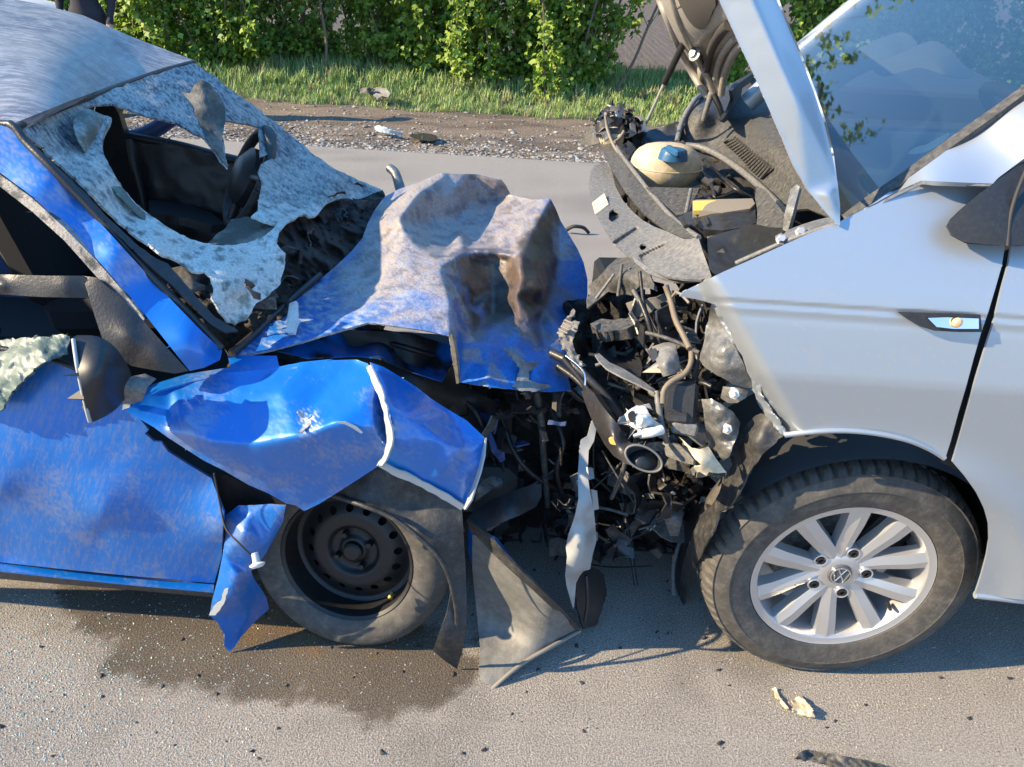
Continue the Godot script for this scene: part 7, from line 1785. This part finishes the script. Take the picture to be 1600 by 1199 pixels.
func build_parked_car() -> void:
	var base := Vector3(-7.5, 0, -7.7)
	var t := thing("parked_car", "white car parked on the far shoulder beyond the blue car's roof", "car", base)
	var out := pl([2.0, 0.35, 2.05, 0.6, 1.95, 0.8, 1.7, 0.92, 0.95, 1.02, 0.35, 1.42, 0.1, 1.48, -1.0, 1.5, -1.6, 1.42, -2.0, 1.05, -2.1, 0.8, -2.1, 0.35])
	var wheel_hole := []
	var map := func(p: Vector2) -> Vector3: return base + Vector3(p.x, p.y, 0.78 - 0.14 * smoothstep(0.9, 1.45, p.y) - 0.25 * smoothstep(1.6, 2.05, absf(p.x)))
	var body := sheet(out, wheel_hole, 0.12, map, 0.02, base + Vector3(0, 1, 30))
	part(t, "near_side", body, M.white_paint)
	var map2 := func(p: Vector2) -> Vector3: return base + Vector3(p.x, p.y, -0.78 + 0.14 * smoothstep(0.9, 1.45, p.y) + 0.25 * smoothstep(1.6, 2.05, absf(p.x)))
	part(t, "far_side", sheet(out, [], 0.12, map2, 0.02, base + Vector3(0, 1, -30)), M.white_paint)
	var pos := PackedVector3Array()
	var tris := PackedInt32Array()
	for i in out.size():
		for s in 7:
			pos.append(map.call(out[i]).lerp(map2.call(out[i]), s / 6.0) + Vector3(0, 0.04 * sin(PI * s / 6.0), 0))
	for i in out.size() - 1:
		for s in 6:
			var a := i * 7 + s
			tris.append_array([a, a + 7, a + 1, a + 1, a + 7, a + 8])
	part(t, "bonnet_and_roof", shade(pos, tris, 0.7), M.white_paint)
	part(t, "window", sheet(pl([0.8, 1.04, 0.3, 1.38, -0.9, 1.42, -1.4, 1.3, -1.6, 1.04]), [], 0.2, func(p): return map.call(p) + Vector3(0, 0, 0.012), 0.004, base + Vector3(0, 1, 30)), M.void_black)
	for k in 3:
		part(t, "blue_marking", sheet(pl([1.35 + 0.09 * k, 0.72, 1.41 + 0.09 * k, 0.72, 1.47 + 0.09 * k, 0.9, 1.41 + 0.09 * k, 0.9]), [], 0.05, func(p): return map.call(p) + Vector3(0, 0, 0.008), 0.003, base + Vector3(0, 1, 30)), M.dark_blue_print)
	for x in [1.3, -1.3]:
		for z in [0.66, -0.66]:
			part(t, "wheel", moved(lathe([Vector2(0.0, 0.09), Vector2(0.19, 0.1), Vector2(0.27, 0.1), Vector2(0.31, 0.05), Vector2(0.31, -0.1), Vector2(0.0, -0.1)], 32), Transform3D(Basis(), base + Vector3(x, 0.3, z + 0.12 * sign(z)))), M.rubber)

# ---------------------------------------------------------------- the person standing on the shoulder, cut off by the picture's edge
func blob(bones: Array, lo: Vector3, hi: Vector3, cell: float, k: float, col: Callable) -> ArrayMesh:
	# bones: from, to, radius at each end; joined by a smooth minimum and meshed as surface nets
	var n := Vector3i(((hi - lo) / cell).ceil()) + Vector3i.ONE
	var f := PackedFloat32Array()
	f.resize(n.x * n.y * n.z)
	for iz in n.z:
		for iy in n.y:
			for ix in n.x:
				var p := lo + Vector3(ix, iy, iz) * cell
				var s := 0.0
				for b in bones:
					var ab: Vector3 = b[1] - b[0]
					var t := clampf((p - b[0]).dot(ab) / maxf(ab.length_squared(), 1e-9), 0, 1)
					var d: float = (p - b[0] - ab * t).length() - lerpf(b[2], b[3], t)
					if d < 0.15: s += exp(-d / k)
				f[(iz * n.y + iy) * n.x + ix] = -k * log(s) if s > 1e-6 else 0.2
	var at_cell := {}
	var pos := PackedVector3Array()
	var steps := [Vector3i(0, 0, 0), Vector3i(1, 0, 0), Vector3i(0, 1, 0), Vector3i(1, 1, 0), Vector3i(0, 0, 1), Vector3i(1, 0, 1), Vector3i(0, 1, 1), Vector3i(1, 1, 1)]
	var pairs := [[0, 1], [2, 3], [4, 5], [6, 7], [0, 2], [1, 3], [4, 6], [5, 7], [0, 4], [1, 5], [2, 6], [3, 7]]
	for iz in n.z - 1:
		for iy in n.y - 1:
			for ix in n.x - 1:
				var v := PackedFloat32Array()
				var inside := 0
				for s in steps:
					var q: float = f[((iz + s.z) * n.y + iy + s.y) * n.x + ix + s.x]
					v.append(q)
					if q < 0: inside += 1
				if inside == 0 or inside == 8: continue
				var sum := Vector3.ZERO
				var c := 0
				for e in pairs:
					if (v[e[0]] < 0) != (v[e[1]] < 0):
						sum += Vector3(steps[e[0]]).lerp(Vector3(steps[e[1]]), v[e[0]] / (v[e[0]] - v[e[1]]))
						c += 1
				at_cell[Vector3i(ix, iy, iz)] = pos.size()
				pos.append(lo + (Vector3(ix, iy, iz) + sum / c) * cell)
	var tris := PackedInt32Array()
	for key in at_cell:
		for axis in 3:
			var d := Vector3i.ZERO
			d[axis] = 1
			var a: float = f[(key.z * n.y + key.y) * n.x + key.x]
			var e: Vector3i = key + d
			if e.x >= n.x or e.y >= n.y or e.z >= n.z: continue
			var b: float = f[(e.z * n.y + e.y) * n.x + e.x]
			if (a < 0) == (b < 0): continue
			var u := Vector3i.ZERO
			var w := Vector3i.ZERO
			u[(axis + 1) % 3] = 1
			w[(axis + 2) % 3] = 1
			if not (at_cell.has(key - u) and at_cell.has(key - w) and at_cell.has(key - u - w)): continue
			var q := [at_cell[key], at_cell[key - u], at_cell[key - u - w], at_cell[key - w]]
			if a < 0: q = [q[0], q[3], q[2], q[1]]
			tris.append_array([q[0], q[1], q[2], q[0], q[2], q[3]])
	var cols := PackedColorArray()
	for p in pos: cols.append(col.call(p))
	return shade(pos, tris, 1.4, cols)

func build_person() -> void:
	var o := Vector3(-4.64, -0.03, -6.95)
	var t := thing("person", "person in dark clothes standing on the far shoulder beyond the blue car's roof", "person", o)
	var b := []
	for s in [-1, 1]:   # facing the camera, weight on both feet
		var hip := o + Vector3(0.09 * s, 0.93, 0)
		var knee := o + Vector3(0.11 * s, 0.5, 0.02)
		var ankle := o + Vector3(0.12 * s, 0.09, -0.02)
		b.append([hip, knee, 0.088, 0.062])
		b.append([knee, ankle, 0.06, 0.045])
		b.append([ankle + Vector3(0, -0.035, -0.02), ankle + Vector3(0.02 * s, -0.05, 0.17), 0.045, 0.035])
		var sh := o + Vector3(0.18 * s, 1.43, -0.01)
		var el := o + Vector3(0.27 * s, 1.15, -0.03)
		var wr := o + Vector3(0.25 * s, 0.91, 0.06)
		b.append([sh, el, 0.056, 0.044])
		b.append([el, wr, 0.043, 0.03])
		var palm := wr + Vector3(-0.005 * s, -0.075, 0.02)
		b.append([wr, palm, 0.028, 0.032])
		for k in 4:
			var r0 := palm + Vector3(0, -0.015, -0.028 + 0.019 * k)
			var r1 := r0 + Vector3(-0.008 * s, -0.04, 0.006)
			b.append([r0, r1, 0.0095, 0.009])
			b.append([r1, r1 + Vector3(-0.018 * s, -0.03 + 0.004 * absf(k - 1.5), 0.004), 0.009, 0.0075])
		b.append([wr + Vector3(0, -0.04, 0.025), wr + Vector3(-0.015 * s, -0.085, 0.06), 0.011, 0.009])
	b.append([o + Vector3(-0.06, 0.97, 0), o + Vector3(0.06, 0.97, 0), 0.115, 0.115])
	b.append([o + Vector3(0, 1.0, 0), o + Vector3(0, 1.2, 0.01), 0.13, 0.125])
	b.append([o + Vector3(-0.09, 1.33, 0), o + Vector3(0.09, 1.33, 0), 0.125, 0.125])
	b.append([o + Vector3(-0.14, 1.43, -0.01), o + Vector3(0.14, 1.43, -0.01), 0.06, 0.06])
	b.append([o + Vector3(0, 1.45, -0.01), o + Vector3(0, 1.56, 0.01), 0.058, 0.052])
	b.append([o + Vector3(0, 1.66, 0.0), o + Vector3(0, 1.6, 0.03), 0.088, 0.066])
	b.append([o + Vector3(0, 1.655, 0.085), o + Vector3(0, 1.628, 0.107), 0.012, 0.016])
	for s in [-1, 1]: b.append([o + Vector3(0.086 * s, 1.65, 0), o + Vector3(0.09 * s, 1.625, 0), 0.018, 0.012])
	var col := func(p: Vector3) -> Color:
		var q := p - o
		if q.y < 0.085: return Color(0.015, 0.014, 0.014)
		if q.y > 1.5 or (q.y < 0.9 and absf(q.x) > 0.215 and q.y > 0.7):
			if q.y > 1.58 and absf(q.y - 1.655) < 0.012 and q.z > 0.06 and absf(absf(q.x) - 0.032) < 0.016: return Color(0.03, 0.025, 0.02)
			if absf(q.y - 1.588) < 0.008 and q.z > 0.07 and absf(q.x) < 0.028: return Color(0.3, 0.12, 0.1)
			return Color(0.45, 0.28, 0.2)
		if q.y < 0.97: return Color(0.018, 0.019, 0.024)
		return Color(0.02, 0.022, 0.03)
	part(t, "body", blob(b, o + Vector3(-0.36, -0.03, -0.18), o + Vector3(0.36, 1.8, 0.22), 0.021, 0.012, col), M.figure)
	part(t, "hair", blob([[o + Vector3(0, 1.69, -0.03), o + Vector3(0, 1.7, 0.02), 0.086, 0.076], [o + Vector3(0, 1.66, -0.05), o + Vector3(0, 1.6, -0.06), 0.07, 0.04]], o + Vector3(-0.13, 1.54, -0.16), o + Vector3(0.13, 1.82, 0.14), 0.014, 0.01, func(_p): return Color.WHITE), M.hair)
